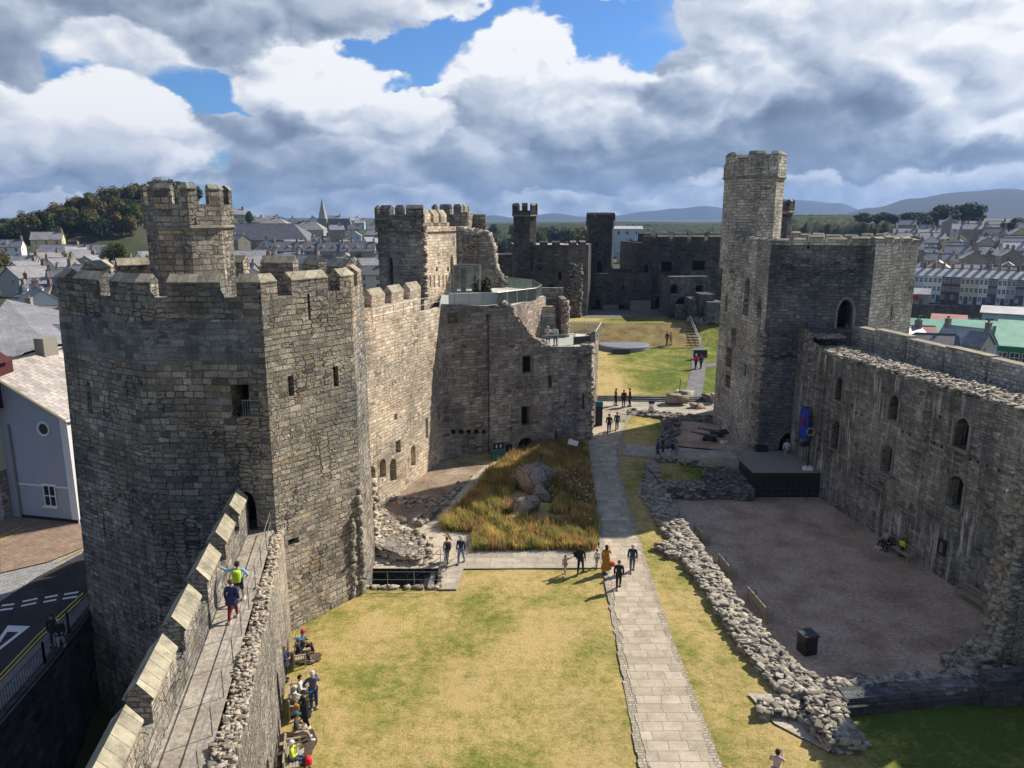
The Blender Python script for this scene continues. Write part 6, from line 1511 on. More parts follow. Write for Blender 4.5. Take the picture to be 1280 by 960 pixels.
    if coat:
        m = MB(); prof = [(.25 + coat * .12, pz - coat), (.24, pz - coat * .5), (.215, pz + .05), (.17, pz + .22)]
        rings = [[(r * math.cos(a / 12 * 6.283), r * .8 * math.sin(a / 12 * 6.283), z) for a in range(12)] for r, z in prof]
        for a, b in zip(rings, rings[1:]):
            for i in range(12): m.face([a[i], a[(i + 1) % 12], b[(i + 1) % 12], b[i]])
        m.build('coat_skirt', [pm(top)], root, smooth=True, world=False, uv=False)
    hm = MB(); hv = []; n = 10
    long = hair == HB_ and 'scarf' in extra
    rings = []
    for q, (r, z) in enumerate([(.088, -.06 if not long else -.2), (.103, .0), (.102, .05), (.075, .10), (.02, .125)]):
        back = -.028 if q < 2 else -.008
        rings.append([(hc.x + r * math.cos(a / n * 6.283), hc.y + back + r * 1.08 * math.sin(a / n * 6.283) * (.62 if (q < 2 and math.sin(a / n * 6.283) > 0) else 1), hc.z + z) for a in range(n)])
    for a, b in zip(rings, rings[1:]):
        for i in range(n): hm.face([a[i], a[(i + 1) % n], b[(i + 1) % n], b[i]])
    hm.face(rings[-1]); hm.build('scarf' if long else 'hair', [pm(hair)], root, smooth=True, world=False, uv=False)
    if hat:
        m = MB(); m.lathe(tuple(hc + Vector((0, -.005, .045))), [(.115, 0), (.112, .05), (.085, .10), (.03, .125)], 12); m.box(tuple(hc + Vector((0, .13, .05))), (.14, .12, .015)); m.build('cap', [pm(hat)], root, world=False)
    for e in extra:
        if e[0] == 'pack': m = MB(); m.rock((0, -.22, pz + .30), (.30, .2, .44), rz=0, jit=.1, tilt=0); m.build('backpack', [pm(e[1])], root, world=False)
        if e[0] == 'bag': m = MB(); m.rock(e[2], (.3, .25, .28), rz=.3, jit=.15, tilt=0); m.build('bag', [pm(e[1])], root, world=False)
        if e[0] == 'paper': m = MB(); m.face([(-.16, .3, pz + .2), (.16, .3, pz + .2), (.16, .48, pz + .3), (-.16, .48, pz + .3)]); m.build('paper', [M['white_paint']], root, world=False)
        if e[0] == 'phone': m = MB(); m.box((0, .42, pz + .50), (.14, .06, .09)); m.build('camera_in_hand', [M['blackbox']], root, world=False)
    return root
def gp(u, v, z=None): 
    if z is None: return GG(u, v)[0], GG(u, v)[1], GG(u, v)[2] + .05
    q = G(u, v, z); return (q[0], q[1], z)
def hdg(x, y): return math.atan2(y, x) - math.pi / 2
NAVY, BLK = (.03, .04, .09), (.022, .022, .026)
# on the wall walk
person(gp(300, 754, 5.96), hdg(-.15, 1), 'man in light blue top with a lime backpack touching the parapet on the wall walk', 1.86, 'walk', (.25, .45, .62), (.03, .04, .09), HB_, (.6, .6, .6), arms=(((.22, .12, -.08), (.46, .2, .02)), HIP), shorts=True, extra=[('pack', (.42, .62, .03))], group='people on the wall walk')
person(gp(292, 775, 5.96), hdg(-.15, 1), 'woman in dark blue jacket and crimson trousers following on the wall walk', 1.74, 'walk', (.035, .045, .12), (.22, .01, .04), HN, (.7, .7, .7), coat=.2, group='people on the wall walk')
# street couple
person(gp(69, 806.5, ZS + .11), hdg(.25, -1), 'man in dark coat walking with a companion on the shaded street pavement', 1.84, 'step', BLK, (.035, .05, .10), HB_, coat=.1, group='couple on the street pavement')
person(gp(77.5, 809.5, ZS + .11), hdg(.25, -1), 'pale-haired companion in black jacket and light trousers on the shaded street pavement', 1.70, 'step', BLK, (.42, .43, .46), HG, (.6, .6, .6), coat=.15, group='couple on the street pavement')
# by the left wall
f = hdg(*fdir)
def seat(y, s): return (wf(y) + .62 + .02, y + s, .02)
person(seat(34.1, .42), f, 'seated person in magenta hat and grey jacket on the corner bench', 1.75, 'sit', (.10, .11, .13), BLK, HN, (.55, .22, .15), arms=(LAP, LAP), hat=(.5, .03, .20), group='people on the benches by the left wall')
person(seat(34.1, -.35), f, 'seated person in blue hat holding a camera on the corner bench', 1.75, 'sit', BLK, BLK, HN, (.3, .2, .2), arms=(PH, PH), hat=(.05, .18, .40), extra=[('phone',)], group='people on the benches by the left wall')
person(gp(357, 850, .05), hdg(.9, -.4), 'man in dark navy coat leaning by the wall between two benches', 1.78, 'stand', NAVY, BLK, HN, arms=(FOLD, FOLD), coat=.15, group='people standing by the left wall')
person(seat(30.2, .5), f, 'seated dark-haired person in white shirt and jeans on the middle bench', 1.75, 'sit', (.62, .60, .56), (.08, .16, .30), HB_, arms=(LAP, LAP), group='people on the benches by the left wall')
person(seat(30.2, -.35), f, 'seated grey-haired man in cream shirt with an orange bag on the middle bench', 1.8, 'sit', (.66, .64, .58), (.30, .27, .22), HG, arms=(LAP, LAP), extra=[('bag', (.55, .28, .08), (.42, .12, .6))], group='people on the benches by the left wall')
person(gp(393, 887, .05), hdg(-.3, 1), 'white-haired man in slate blue jacket and jeans standing with his back turned', 1.92, 'stand', (.09, .11, .19), (.03, .06, .13), HG, (.4, .4, .4), arms=(HIP, PH), group='people standing by the left wall')
person(gp(383, 910, .05), hdg(-.8, -.5), 'person in long black coat standing beside the seated man in grey', 1.85, 'stand', BLK, BLK, HB_, (.65, .65, .65), arms=(PH, FOLD), coat=.35, group='people standing by the left wall')
person(seat(27.6, .35), f, 'seated man in dark jacket and teal cap with legs stretched out in beige trousers', 1.82, 'sit', (.05, .055, .06), (.36, .30, .22), HB_, (.6, .6, .6), arms=(LAP, LAP), hat=(.03, .12, .16), group='people on the benches by the left wall')
person(seat(26.4, -.1), f, 'seated white-haired person in a fluorescent yellow vest holding a white sheet', 1.75, 'sit', (.50, .60, .05), (.04, .07, .15), (.8, .8, .78), arms=(PH, FOLD), extra=[('paper',), ('bag', (.65, .03, .05), (.2, .62, .45))], group='people on the benches by the left wall')
# group at the path crossing
GP = 'people at the path crossing'
person(gp(706.5, 718), hdg(-.35, 1), 'child in dusty pink holding the hand of the adult in black', 1.22, 'walk', (.48, .30, .27), (.42, .30, .28), HB_, (.3, .3, .3), arms=(DOWN, OUT), dark=True, group=GP)
person(gp(725.5, 717), hdg(.3, 1), 'adult in black with a shoulder bag walking along the cross path', 1.86, 'walk', BLK, BLK, HB_, extra=[('bag', (.02, .02, .02), (-.28, .0, 1.15))], dark=True, group=GP)
person(gp(746, 710), hdg(-.2, 1), 'small child in a white shirt and grey trousers between two adults', 1.22, 'walk', (.70, .74, .80), (.32, .33, .35), HB_, dark=True, group=GP)
person(gp(757.5, 716.5), hdg(.2, 1), 'woman in an orange dress with a black headscarf on the path', 1.82, 'walk', (.42, .19, .02), (.42, .19, .02), HB_, coat=.68, arms=(DOWN, PH), extra=['scarf', ('bag', (.5, .10, .03), (.32, .05, .55))], dark=True, group=GP)
person(gp(790, 716), hdg(-.1, -1), 'elderly white-haired man in navy jacket and grey trousers walking towards the camera', 1.86, 'walk', NAVY, (.13, .14, .16), HG, group=GP)
person(gp(773, 737), hdg(-.1, -1), 'man all in black walking down the flagged path ahead of the others', 1.84, 'walk', BLK, BLK, HN, group=GP)
person(gp(559.5, 703.5), hdg(-.5, 1), 'person in pink top with a dark backpack walking by the pit railing', 1.72, 'walk', (.42, .27, .27), (.10, .12, .16), HN, extra=[('pack', (.03, .03, .04))], group='pair near the pit')
person(gp(576.5, 705), hdg(-.3, -1), 'man in navy jacket, blue jeans and pale cap near the pit railing', 1.86, 'walk', NAVY, (.16, .24, .36), HG, hat=(.5, .48, .45), group='pair near the pit')
# further up
GF = 'distant visitors on the paths'
person(gp(761, 542), hdg(.1, 1), 'person in dark jacket walking away up the path past the gatehouse corner', 1.95, 'walk', (.035, .045, .045), BLK, HN, group=GF)
person(gp(771, 538), hdg(.1, 1), 'person in blue-green coat beside the walker in dark jacket', 1.82, 'walk', (.03, .12, .19), BLK, HN, group=GF)
person(gp(769.5, 507.5), hdg(1, .2), 'left of three dark-clad people chatting on the far paving, in grey', 1.95, 'stand', (.13, .14, .16), BLK, HN, group=GF)
person(gp(779.5, 509), hdg(0, 1), 'middle of three people chatting on the far paving, in dark maroon', 1.92, 'stand', (.06, .02, .03), BLK, HN, coat=.2, group=GF)
person(gp(787, 508.5), hdg(-1, 0), 'right and tallest of three people chatting on the far paving, in black', 2.05, 'stand', BLK, BLK, HB_, group=GF)
person(gp(821.5, 573), hdg(1, -.3), 'person in bright blue coat pausing at the rubble corner by the cannon yard', 1.8, 'step', (.02, .07, .26), (.05, .05, .09), HN, group=GF)
person(gp(828, 570), hdg(1, 0), 'person in dark clothes behind the one in the bright blue coat', 1.78, 'stand', BLK, (.04, .05, .12), HN, group=GF)
person(gp(839.5, 575.5), hdg(-1, -.2), 'person in black top and pale blue trousers striding left on the ramp path', 1.82, 'walk', BLK, (.36, .42, .58), HB_, (.4, .3, .3), group=GF)
person(gp(845, 575), hdg(-1, -.1), 'slim person in dusty pink beside the one in pale blue trousers', 1.65, 'step', (.36, .25, .25), (.32, .34, .45), HN, group=GF)
person((*G(982, 574, 1.05), 1.0), hdg(.1, 1), 'person in white shirt and pale trousers entering the pointed doorway', 1.85, 'walk', (.58, .62, .72), (.30, .30, .33), HN, group=GF)
person(gp(869.5, 461), hdg(0, 1), 'person in bright red jacket walking up the far path', 1.95, 'walk', (.60, .02, .03), BLK, HG, group=GF)
person(gp(876, 461), hdg(0, 1), 'person in dark grey jacket walking beside the one in red', 1.85, 'walk', (.05, .055, .06), BLK, HN, group=GF)
person(gp(833.5, 431), hdg(.3, -1), 'person in navy top and olive trousers out on the far lawn', 1.95, 'stand', NAVY, (.16, .14, .05), HN, group=GF)
person(gp(838.5, 431.5), hdg(-.3, -1), 'person in mustard yellow out on the far lawn beside a friend in navy', 1.95, 'stand', (.42, .32, .06), (.35, .29, .12), HN, arms=(PH, DOWN), group=GF)
# terrace
q = wp(on_s(694), 0, -1.5); person((q[0], q[1], zf), hdg(-.2, -1), 'person in white shirt and khaki shorts photographing from the gatehouse terrace', 1.9, 'stand', (.62, .62, .60), (.20, .18, .14), HG, arms=(PH, PH), shorts=True, sleeves=False, extra=[('phone',)], group='people on the gatehouse terrace')
q = wp(on_s(704), 0, -1.6); person((q[0], q[1], zf), hdg(-.5, -1), 'dark-haired person in pale lilac top and blue jeans on the gatehouse terrace', 1.85, 'stand', (.55, .55, .62), (.08, .12, .18), HB_, arms=(DOWN, FOLD), group='people on the gatehouse terrace')
# hall bench
b4 = G(1138, 694, -.6); qx = lambda y: 24.05 + (63.2 - y) * .1506 - .62
person((qx(b4[1] + 1.25), b4[1] + 1.25, -.62), hdg(-1, -.15), 'seated person in white top and black trousers on the bench by the streaked wall', 1.75, 'sit', (.42, .42, .44), BLK, HN, (.75, .75, .75), arms=(PH, LAP), group='family at the hall bench')
person((qx(b4[1] + .7), b4[1] + .7, -.62), hdg(-1, -.15), 'seated person in dark clothes next to the one in white on the hall bench', 1.75, 'sit', (.06, .05, .055), BLK, HN, arms=(LAP, LAP), group='family at the hall bench')
person((*G(1126.5, 696, -.6), -.6), hdg(.9, .3), 'child in bright yellow vest standing by the bench along the streaked wall', 1.35, 'stand', (.72, .64, .03), (.05, .06, .08), HN, group='family at the hall bench')
q = G(972, 943, 1.5); person((q[0], q[1], .03), hdg(.5, 1), 'dark-haired person in pale lilac top at the bottom edge of the lawn', 1.68, 'stand', (.50, .40, .45), (.5, .4, .35), HB_, arms=(FOLD, PH), group='lone visitor on the near lawn')
s_, z_ = on_wall((-18.0, 36.4), (-12.0, 36.4), 317, 521); person((-18 + s_, 36.95, z_), hdg(.2, -1), 'person in dark clothes looking out over the balcony rail', 1.7, 'stand', (.10, .16, .22), BLK, HG, arms=(LAP, LAP), group='person at the balcony')
# ------------------------------------------------------------------ land outside, town, trees, mountains
def T(x, y):
    r = math.hypot(x, y); az = math.degrees(math.atan2(x, y))
    if -24.5 < x < 62 and -20 < y < 165: return -9.0
    if x < 0:
        if x > -30 and y < 165: return lerp(-9, -1.35, sstep(-x, 24.5, 30))
        z = -1.4 + 3 * sstep(r, 300, 500) + 14 * sstep(r, 520, 1000)
        hx, hy = x + 213, y - 495; z += 29 * math.exp(-(abs(hx) / (62 if hx < 0 else 38)) ** 2.6 * .8 - hy * hy / (2 * 60 ** 2))
        hx, hy = x + 330, y - 560; z += 0 * math.exp(-(hx * hx / (2 * 90 ** 2) + hy * hy / (2 * 80 ** 2)))
        return lerp(z, -2 + 6 * sstep(r, 700, 1500), sstep(az, -11, -3))
    z = -2 + 6 * sstep(r, 700, 1500)
    zr = -12.5
    if r > 239: zr = -2.4 + 15 * sstep(r, 255, 700) + 4 * sstep(r, 700, 1200)
    return lerp(z, zr, sstep(az, 16, 20))
def hit(u, v, r0=60):
    d = Vector(ray(u, v)); d /= math.hypot(d.x, d.y); r = r0
    while r < 4000:
        x, y, z = d.x * r, d.y * r, H + d.z * r
        if z < T(x, y): return (x, y, T(x, y))
        r += 1.5 + r * .002
    return None
mb = MB(); rr = [0, 20, 40, 60, 80, 100, 120, 140, 160, 170, 180, 200, 220, 232, 238.5, 240.5, 250, 275, 300, 330, 360, 400, 440, 480, 520, 560, 600, 650, 700, 800, 900, 1000, 1200, 1500, 2000, 3000, 5000, 9000, 16000, 25000]
na = 240
for r in rr:
    for a in range(na):
        t_ = 2 * math.pi * a / na; x, y = r * math.sin(t_), r * math.cos(t_); mb.v.append((x, y, T(x, y) if y > -50 else -9))
for i in range(len(rr) - 1):
    for a in range(na):
        b = (a + 1) % na; mb.f.append((i * na + a, (i + 1) * na + a, (i + 1) * na + b, i * na + b)); mb.m.append(0)
def land_mat():
    m, t, b = newmat('town_ground'); pos = t.n('ShaderNodeNewGeometry').outputs['Position']
    n = t.noise(pos, .02, 6, .65); col = t.ramp(n, [(.38, (.035, .05, .02)), (.5, (.06, .07, .03)), (.58, (.085, .085, .055)), (.7, (.05, .065, .025))])
    t.L.new(col, b.inputs['Base Color']); return m
M['land'] = land_mat()
struct(mb, 'terrain', M['land'], smooth=True)
# mountains
def ridge(name, prof, r0, r1, r2, zb, seed, label):
    mb = MB(); rg = random.Random(seed); az = [math.radians(a) for a, _ in prof]
    N = 150; rows = 9; a0, a1 = az[0], az[-1]; ph = [rg.uniform(0, 6) for _ in range(12)]
    def pz(a):
        for (p, q) in zip(prof, prof[1:]):
            x0, x1 = math.radians(p[0]), math.radians(q[0])
            if x0 <= a <= x1: t_ = (a - x0) / (x1 - x0); t_ = t_ * t_ * (3 - 2 * t_); return lerp(p[1], q[1], t_)
        return 0
    V = []
    for j in range(rows + 1):
        q = j / rows
        for i in range(N + 1):
            a = lerp(a0, a1, i / N); r = lerp(r0, r2, q); top = q if r < r1 else 1
            k = sstep(r, r0, r1) if r < r1 else 1 - sstep(r, r1, r2 * 1.3)
            g = sum(math.sin(a * (25 + 19 * m) + q * (2 + m) * 2.3 + ph[m]) / (m + 1) for m in range(6)) * .035
            z = zb + (pz(a) - zb) * k * (1 + g * (1 - abs(2 * q - 1)) * 2.2); V.append((r * math.sin(a), r * math.cos(a), z))
    W = N + 1
    for j in range(rows):
        for i in range(N): mb.f.append((j * W + i, j * W + i + 1, (j + 1) * W + i + 1, (j + 1) * W + i)); mb.m.append(0)
    mb.v = V; struct(mb, name, M['moor'], smooth=True)
def prof(pts, r): return [(math.degrees(ae_(u, 270)[0]), H + (272 - v) / 950 * r / math.cos(ae_(u, 270)[0])) for u, v in pts]
def ae_(u, v): d = Vector(ray(u, v)).normalized(); return math.atan2(d.x, d.y), math.asin(d.z)
ridge('mountain', prof([(200, 279), (420, 275), (560, 273), (600, 271), (618, 269), (640, 272), (660, 270), (695, 266), (730, 271), (770, 270), (810, 265), (850, 262), (885, 257), (915, 262), (960, 260), (985, 253), (1010, 254), (1045, 258), (1080, 266), (1140, 272), (1300, 278)], 7200), 5600, 7200, 8600, -10, 3, '')
ridge('hill', prof([(930, 285), (985, 278), (1040, 271), (1090, 261), (1140, 253), (1180, 249), (1225, 250), (1290, 253), (1360, 262), (1500, 285)], 4300), 2900, 4300, 5400, -10, 5, '')
ridge('hill', prof([(-200, 283), (-60, 281), (60, 279), (160, 281), (330, 281), (420, 277), (520, 280), (640, 285)], 3000), 2200, 3000, 3600, -6, 7, '')
ridge('woodland', prof([(-900, 280), (-200, 279), (120, 280), (300, 281), (480, 279), (600, 279), (700, 278), (780, 277), (900, 277), (1040, 278), (1300, 279), (1900, 280)], 1900), 1300, 1900, 2600, -4, 9, '')
bpy.data.objects['woodland'].data.materials[0] = M['woods']
mb = MB(); rg = random.Random(91); NA, NR = 110, 84
for j in range(NR):
    for i in range(NA):
        a = math.radians(lerp(-1.5, 27, i / (NA - 1))) + rg.uniform(-.002, .002); r = lerp(560, 1300, j / (NR - 1)) + rg.uniform(-3, 3); x, y = r * math.sin(a), r * math.cos(a)
        op_ = math.sin(x * .021 + 1) * math.sin(y * .017) + .4 * math.sin(x * .06 + y * .05); e_ = min(i, NA - 1 - i, j, NR - 1 - j)
        mb.v.append((x, y, T(x, y) + (rg.uniform(3.5, 9.5) if op_ > -.45 and e_ > 0 else -1.5)))
for j in range(NR - 1):
    for i in range(NA - 1): mb.f.append((j * NA + i, j * NA + i + 1, (j + 1) * NA + i + 1, (j + 1) * NA + i)); mb.m.append(0)
tag(mb.build('far_wood', [M['woods2']]), 'broken woodland and hedges on the flat land beyond the castle', 'woodland', None, 'stuff')
# ---- trees
def crown_mesh(n, size, seed, leaf=.5, lobes=9, flat=.75):
    rg = random.Random(seed); L = []
    for i in range(lobes):
        a = rg.uniform(0, 6.283); q = rg.random() ** .6; L.append((q * .55 * math.cos(a), q * .55 * math.sin(a), rg.uniform(-.35, .45) * flat, rg.uniform(.28, .46)))
    L.append((0, 0, .3 * flat, .45)); mb = MB()
    for i in range(n):
        c = L[rg.randrange(len(L))]; d = Vector((rg.gauss(0, 1), rg.gauss(0, 1), rg.gauss(0, .85))).normalized(); q = rg.random() ** .35 * c[3]
        p = Vector((c[0], c[1], c[2])) + d * q; p = Vector((p.x * size[0] / 2, p.y * size[0] / 2, p.z * size[1] / 1.2))
        s = leaf * rg.uniform(.5, 1.2); nn = (d + Vector((rg.uniform(-.7, .7), rg.uniform(-.7, .7), rg.uniform(-.2, .9)))).normalized(); x = nn.cross(Vector((.3, .2, 1))).normalized() * s; y = nn.cross(x).normalized() * s * .8
        mb.face([p - x - y * .3, p - y, p + x * .9 + y * .2, p + y * .9])
    return mb
def make_tree(n, w, h, trunk, seed, mat, leaf, lobes=9, flat=.8, name='tree'):
    t = thing(name, 'tree', 'tree', (0, 0, 0)); c = crown_mesh(n, (w, h), seed, leaf, lobes, flat); c.v = [(x, y, z + trunk + h * .42) for x, y, z in c.v]
    c.build('crown', [M[mat]], t, world=False, uv=False); m = MB(); m.tube((0, 0, -1), (0, 0, trunk + h * .3), w * .035, w * .02, 6); rg = random.Random(seed)
    for k in range(5):
        a = k * 1.25 + rg.random(); m.tube((0, 0, trunk * (.7 + .1 * k)), (w * .28 * math.cos(a), w * .28 * math.sin(a), trunk + h * .4), w * .016, w * .006, 5)
    m.build('trunk', [M['bark']], t, world=False, uv=False); return t
TR = {'near': make_tree(5200, 9, 8, 2, 1, 'leaf', .30), 'near2': make_tree(5200, 10, 7, 2, 2, 'leaf_olive', .30),
      'a': make_tree(800, 11, 10, 2, 3, 'leaf', .75), 'b': make_tree(800, 12, 9, 2, 4, 'leaf_dark', .75), 'c': make_tree(800, 11, 11, 1.5, 5, 'leaf_olive', .75), 'd': make_tree(700, 9, 8, 1.5, 6, 'leaf_lime', .7),
      'pine': make_tree(1100, 15, 7, 7, 7, 'leaf_dark', .8, 12, .6, 'pine_tree')}
def tree(kind, x, y, s=1.0, label=None, group=None, z=None, sz=None):
    return instance(TR[kind], (x, y, (T(x, y) if z is None else z)), rnd.uniform(0, 6.28), label, group, (s, s, sz or s))
p = hit(146, 350); tree('near', p[0], p[1], 1.45, 'round dark green tree among roofs just left of the turret')
p = (XY(40, 420, 62), 62); tree('near2', p[0] + 6, p[1] + 24, 1.0, 'bushy tree filling the gap between the big tower and the grey roof', None, -1.3)
tree('near', p[0] - 4, p[1] + 20, .8, 'low leafy tree behind the big grey roof at the left edge', None, -1.3)
p = hit(10, 355); tree('near2', p[0] - 5, p[1], 1.5, 'reddish brown tree at the left edge among the roofs')
for (u, v, s, k, lab) in [(340, 330, .9, 'd', 'bright green tree between the slate roofs near the church'), (318, 326, .6, 'd', 'smaller bright green tree beside the blue-turreted roof'), (370, 322, .5, 'c', 'low hedge-like tree in front of the long dark building'), (295, 300, .9, 'b', 'dark tree at the foot of the grassy hill right of the turret'), (312, 284, .9, 'a', 'round tree on the skyline right of the turret'), (350, 286, 1.1, 'b', 'dark purple-leaved tree on the skyline among the houses'), (380, 290, 1.0, 'b', 'second dark tree on the skyline left of the church spire'),
                          (395, 300, .8, 'b', 'dark hedge tree below the church')]:
    p = hit(u, v, 150) or (0, 700, 0); tree(k, p[0], p[1], s * 1.0, lab)
rg = random.Random(50)
for k in range(185):
    x, y = -208 + rg.uniform(-92, 12), 485 + rg.uniform(-88, 22)
    if x > -200 and rg.random() < .3: continue
    tree(rg.choice('aabbccd' if x > -260 else 'abbbc'), x, y, rg.uniform(.85, 1.25), 'broadleaf tree in the dense wood on the hill left of the turret', 'trees of the hillside wood')
for k in range(24):
    u = rg.uniform(0, 90); r_ = rg.uniform(520, 850); a = ae_(u, 280)[0]; p = (r_ * math.sin(a), r_ * math.cos(a)); tree(rg.choice('abc'), p[0], p[1], rg.uniform(.6, .95), 'tree among the far houses at the left edge of the town', 'trees of the far left slope')
for k in range(18):
    u = rg.uniform(425, 480); r = rg.uniform(330, 420); a = ae_(u, 280)[0]; tree(rg.choice('aadc'), r * math.sin(a), r * math.cos(a), rg.uniform(.7, 1.1), 'green tree in the clump left of the gate tower below the terraces', 'trees left of the gate tower', T(r * math.sin(a), r * math.cos(a)) - 2)
for k in range(78):
    u = rg.uniform(596, 745) if rg.random() < .6 else rg.uniform(770, 925); r = rg.uniform(430, 760); a = ae_(u, 280)[0]; tree(rg.choice('aabdc'), r * math.sin(a), r * math.cos(a), rg.uniform(.95, 1.55) * (1.0 if u < 750 else .72), 'tree in the green belt beyond the far castle wall', 'trees of the belt beyond the castle')
for k in range(60):
    u = rg.uniform(1066, 1222); r = rg.uniform(600, 720); a = ae_(u, 280)[0]; s = rg.uniform(.95, 1.3) * (1.35 if 1175 < u < 1212 else 1); x, y = r * math.sin(a), r * math.cos(a); tree('pine', x, y, s, 'dark broad pine in the row along the right-hand skyline', 'pines on the right-hand skyline', T(x, y) - 3)
for (u, r, s) in [(1262, 560, .75), (1272, 575, .9), (1255, 590, .6)]:
    a = ae_(u, 280)[0]; tree('pine', r * math.sin(a), r * math.cos(a), s, 'tall open pine at the right edge of the picture', 'pines at the right edge')
for (u, v, s, k, lab) in [(1106, 290, .8, 'c', 'round olive tree rising behind the right-hand tower'), (1092, 292, .6, 'c', 'smaller olive tree left of the round one behind the tower'), (1212, 333, .62, 'd', 'bright green tree behind the white terrace'), (1160, 306, .6, 'b', 'dark tree among the houses above the white terrace')]:
    p = hit(u, v + 6, 150) or (0, 700, 0); tree(k, p[0], p[1], s, lab)
# ---- houses
WM = {}
def win_mesh(w, h, frame='white_paint'):
    k = (w, h, frame)
    if k not in WM:
        m = MB(); m.box((0, 0, h / 2), (w, .06, h), 0, 0)
        for x in (-w / 2, 0, w / 2): m.box((x, -.03, h / 2), (.07, .06, h + .08), 0, 1)
        for z in (0, h / 2, h): m.box((0, -.03, z), (w + .1, .07, .07), 0, 1)
        o = m.build('window', [M['winglass'], M[frame]], uv=False); WM[k] = o.data; bpy.data.objects.remove(o)
    return WM[k]
def add_win(root, x, y, z, rz, w=.95, h=1.4, frame='white_paint', name='window'):
    o = bpy.data.objects.new(name, win_mesh(w, h, frame)); C.objects.link(o); o.parent = root; o.location = (x, y, z); o.rotation_euler = (0, 0, rz); KIDS.setdefault(root.name, []).append(o)
def house(w, d, eave, rh, wm='white', rm='roof_grey', chim=(-1, 1), rows=2, cols=3, hip=False, gwin=1, dormers=0, door=True, name='house', base=-3, win=(.95, 1.4), label='house', cat='house', backwin=True):
    t = thing(name, label, cat, (0, 0, 0)); W2, D2 = w / 2, d / 2
    m = MB(); bot = [(-W2, -D2, base), (W2, -D2, base), (W2, D2, base), (-W2, D2, base)]; top = [(x, y, eave) for x, y, _ in bot]
    m.prism(bot, top)
    if not hip:
        m.face([(W2, -D2, eave), (W2, D2, eave), (W2, 0, eave + rh - .08)]); m.face([(-W2, D2, eave), (-W2, -D2, eave), (-W2, 0, eave + rh - .08)])
    m.build('wall', [M['w_' + wm] if 'w_' + wm in M else M[wm]], t, world=False)
    m = MB(); o = .35; rx = W2 - (D2 * .9 if hip else -.25); ov = rh * o / D2; ex = W2 + (o if hip else .25); th = .14
    a = [(-ex, -D2 - o, eave - ov), (ex, -D2 - o, eave - ov), (ex, D2 + o, eave - ov), (-ex, D2 + o, eave - ov)]; r0, r1 = (-rx, 0, eave + rh), (rx, 0, eave + rh)
    up = lambda p: (p[0], p[1], p[2] + th)
    m.face([up(a[0]), up(a[1]), up(r1), up(r0)]); m.face([up(a[2]), up(a[3]), up(r0), up(r1)]); m.face([up(a[1]), up(a[2]), up(r1)]) if hip else m.face([a[1], up(a[1]), up(r1), r1]); m.face([up(a[3]), up(a[0]), up(r0)]) if hip else m.face([a[0], r0, up(r0), up(a[0])])
    if not hip: m.face([a[2], r1, up(r1), up(a[2])]); m.face([a[3], up(a[3]), up(r0), r0])
    m.face([a[0], a[1], up(a[1]), up(a[0])]); m.face([a[2], a[3], up(a[3]), up(a[2])]); m.face([a[1], a[2], up(a[2]), up(a[1])]) if hip else None; m.face([a[3], a[0], up(a[0]), up(a[3])]) if hip else None
    m.tube((r0[0], 0, r0[2] + th), (r1[0], 0, r1[2] + th), .12, n=4)
    m.build('roof', [M[rm]], t, world=False)
    for c in chim:
        m = MB(); cx = c * (W2 - .5) if not hip else c * rx * .8; m.box((cx, 0, eave + rh + .35), (.75, 1.1, 2.0)); m.box((cx, 0, eave + rh + 1.38), (.9, 1.25, .12))
        for q in (-.3, .0, .3): m.tube((cx, q, eave + rh + 1.4), (cx, q, eave + rh + 1.85), .12, .1, 6, 1)
        m.build('chimney', [M['w_stone'] if rnd.random() < .6 else M['w_brick'], M['w_brick']], t, world=False)
    for r_ in range(rows):
        z = .9 + r_ * (eave - .4) / max(1, rows)
        for c in range(cols):
            x = -W2 + w * (c + .5) / cols
            if door and r_ == 0 and c == cols // 2:
                m = MB(); m.box((x, -D2 - .03, 1.0), (.95, .08, 2.05)); m.build('door', [M['w_navy']], t, world=False); continue
            add_win(t, x, -D2 - .02, z, 0, *win)
            if backwin: add_win(t, x, D2 + .02, z, math.pi, *win)
    for g in range(gwin):
        z = .9 + (rows - 1) * (eave - .4) / max(1, rows); add_win(t, W2 + .02, -D2 * .4, z, math.pi / 2, *win); add_win(t, -W2 - .02, -D2 * .4, z, -math.pi / 2, *win)
    for q in range(dormers):
        x = -W2 + w * (q + .5) / dormers; m = MB(); y0 = -D2 * .62; z0 = eave + rh * .28
        m.prism([(x - .6, y0, z0), (x + .6, y0, z0), (x + .6, 0, z0), (x - .6, 0, z0)], [(x - .6, y0, z0 + 1.1), (x + .6, y0, z0 + 1.1), (x + .6, 0, z0 + 1.1), (x - .6, 0, z0 + 1.1)]); m.face([(x - .6, y0, z0 + 1.1), (x + .6, y0, z0 + 1.1), (x, y0, z0 + 1.6)])
        m.face([(x - .7, y0 - .1, z0 + 1.05), (x, y0 - .1, z0 + 1.68), (x, .4, z0 + 1.68), (x - .7, .4, z0 + 1.05)], 1); m.face([(x, y0 - .1, z0 + 1.68), (x + .7, y0 - .1, z0 + 1.05), (x + .7, .4, z0 + 1.05), (x, .4, z0 + 1.68)], 1)
        m.build('dormer', [M['white_paint'], M[rm]], t, world=False)
    return t
PR = []
specs = [('white', 'roof_grey', 2, 3, 0), ('cream', 'roof_dark', 2, 2, 0), ('grey', 'roof_grey', 2, 3, 0), ('stone', 'roof_dark', 2, 3, 2), ('pebble', 'roof_grey', 2, 2, 0), ('white', 'roof_dark', 2, 3, 1), ('bluewhite', 'roof_pale', 2, 3, 0), ('stone', 'roof_grey', 3, 3, 0), ('yellow', 'roof_grey', 2, 3, 0), ('pebble', 'roof_brown', 2, 3, 0)]
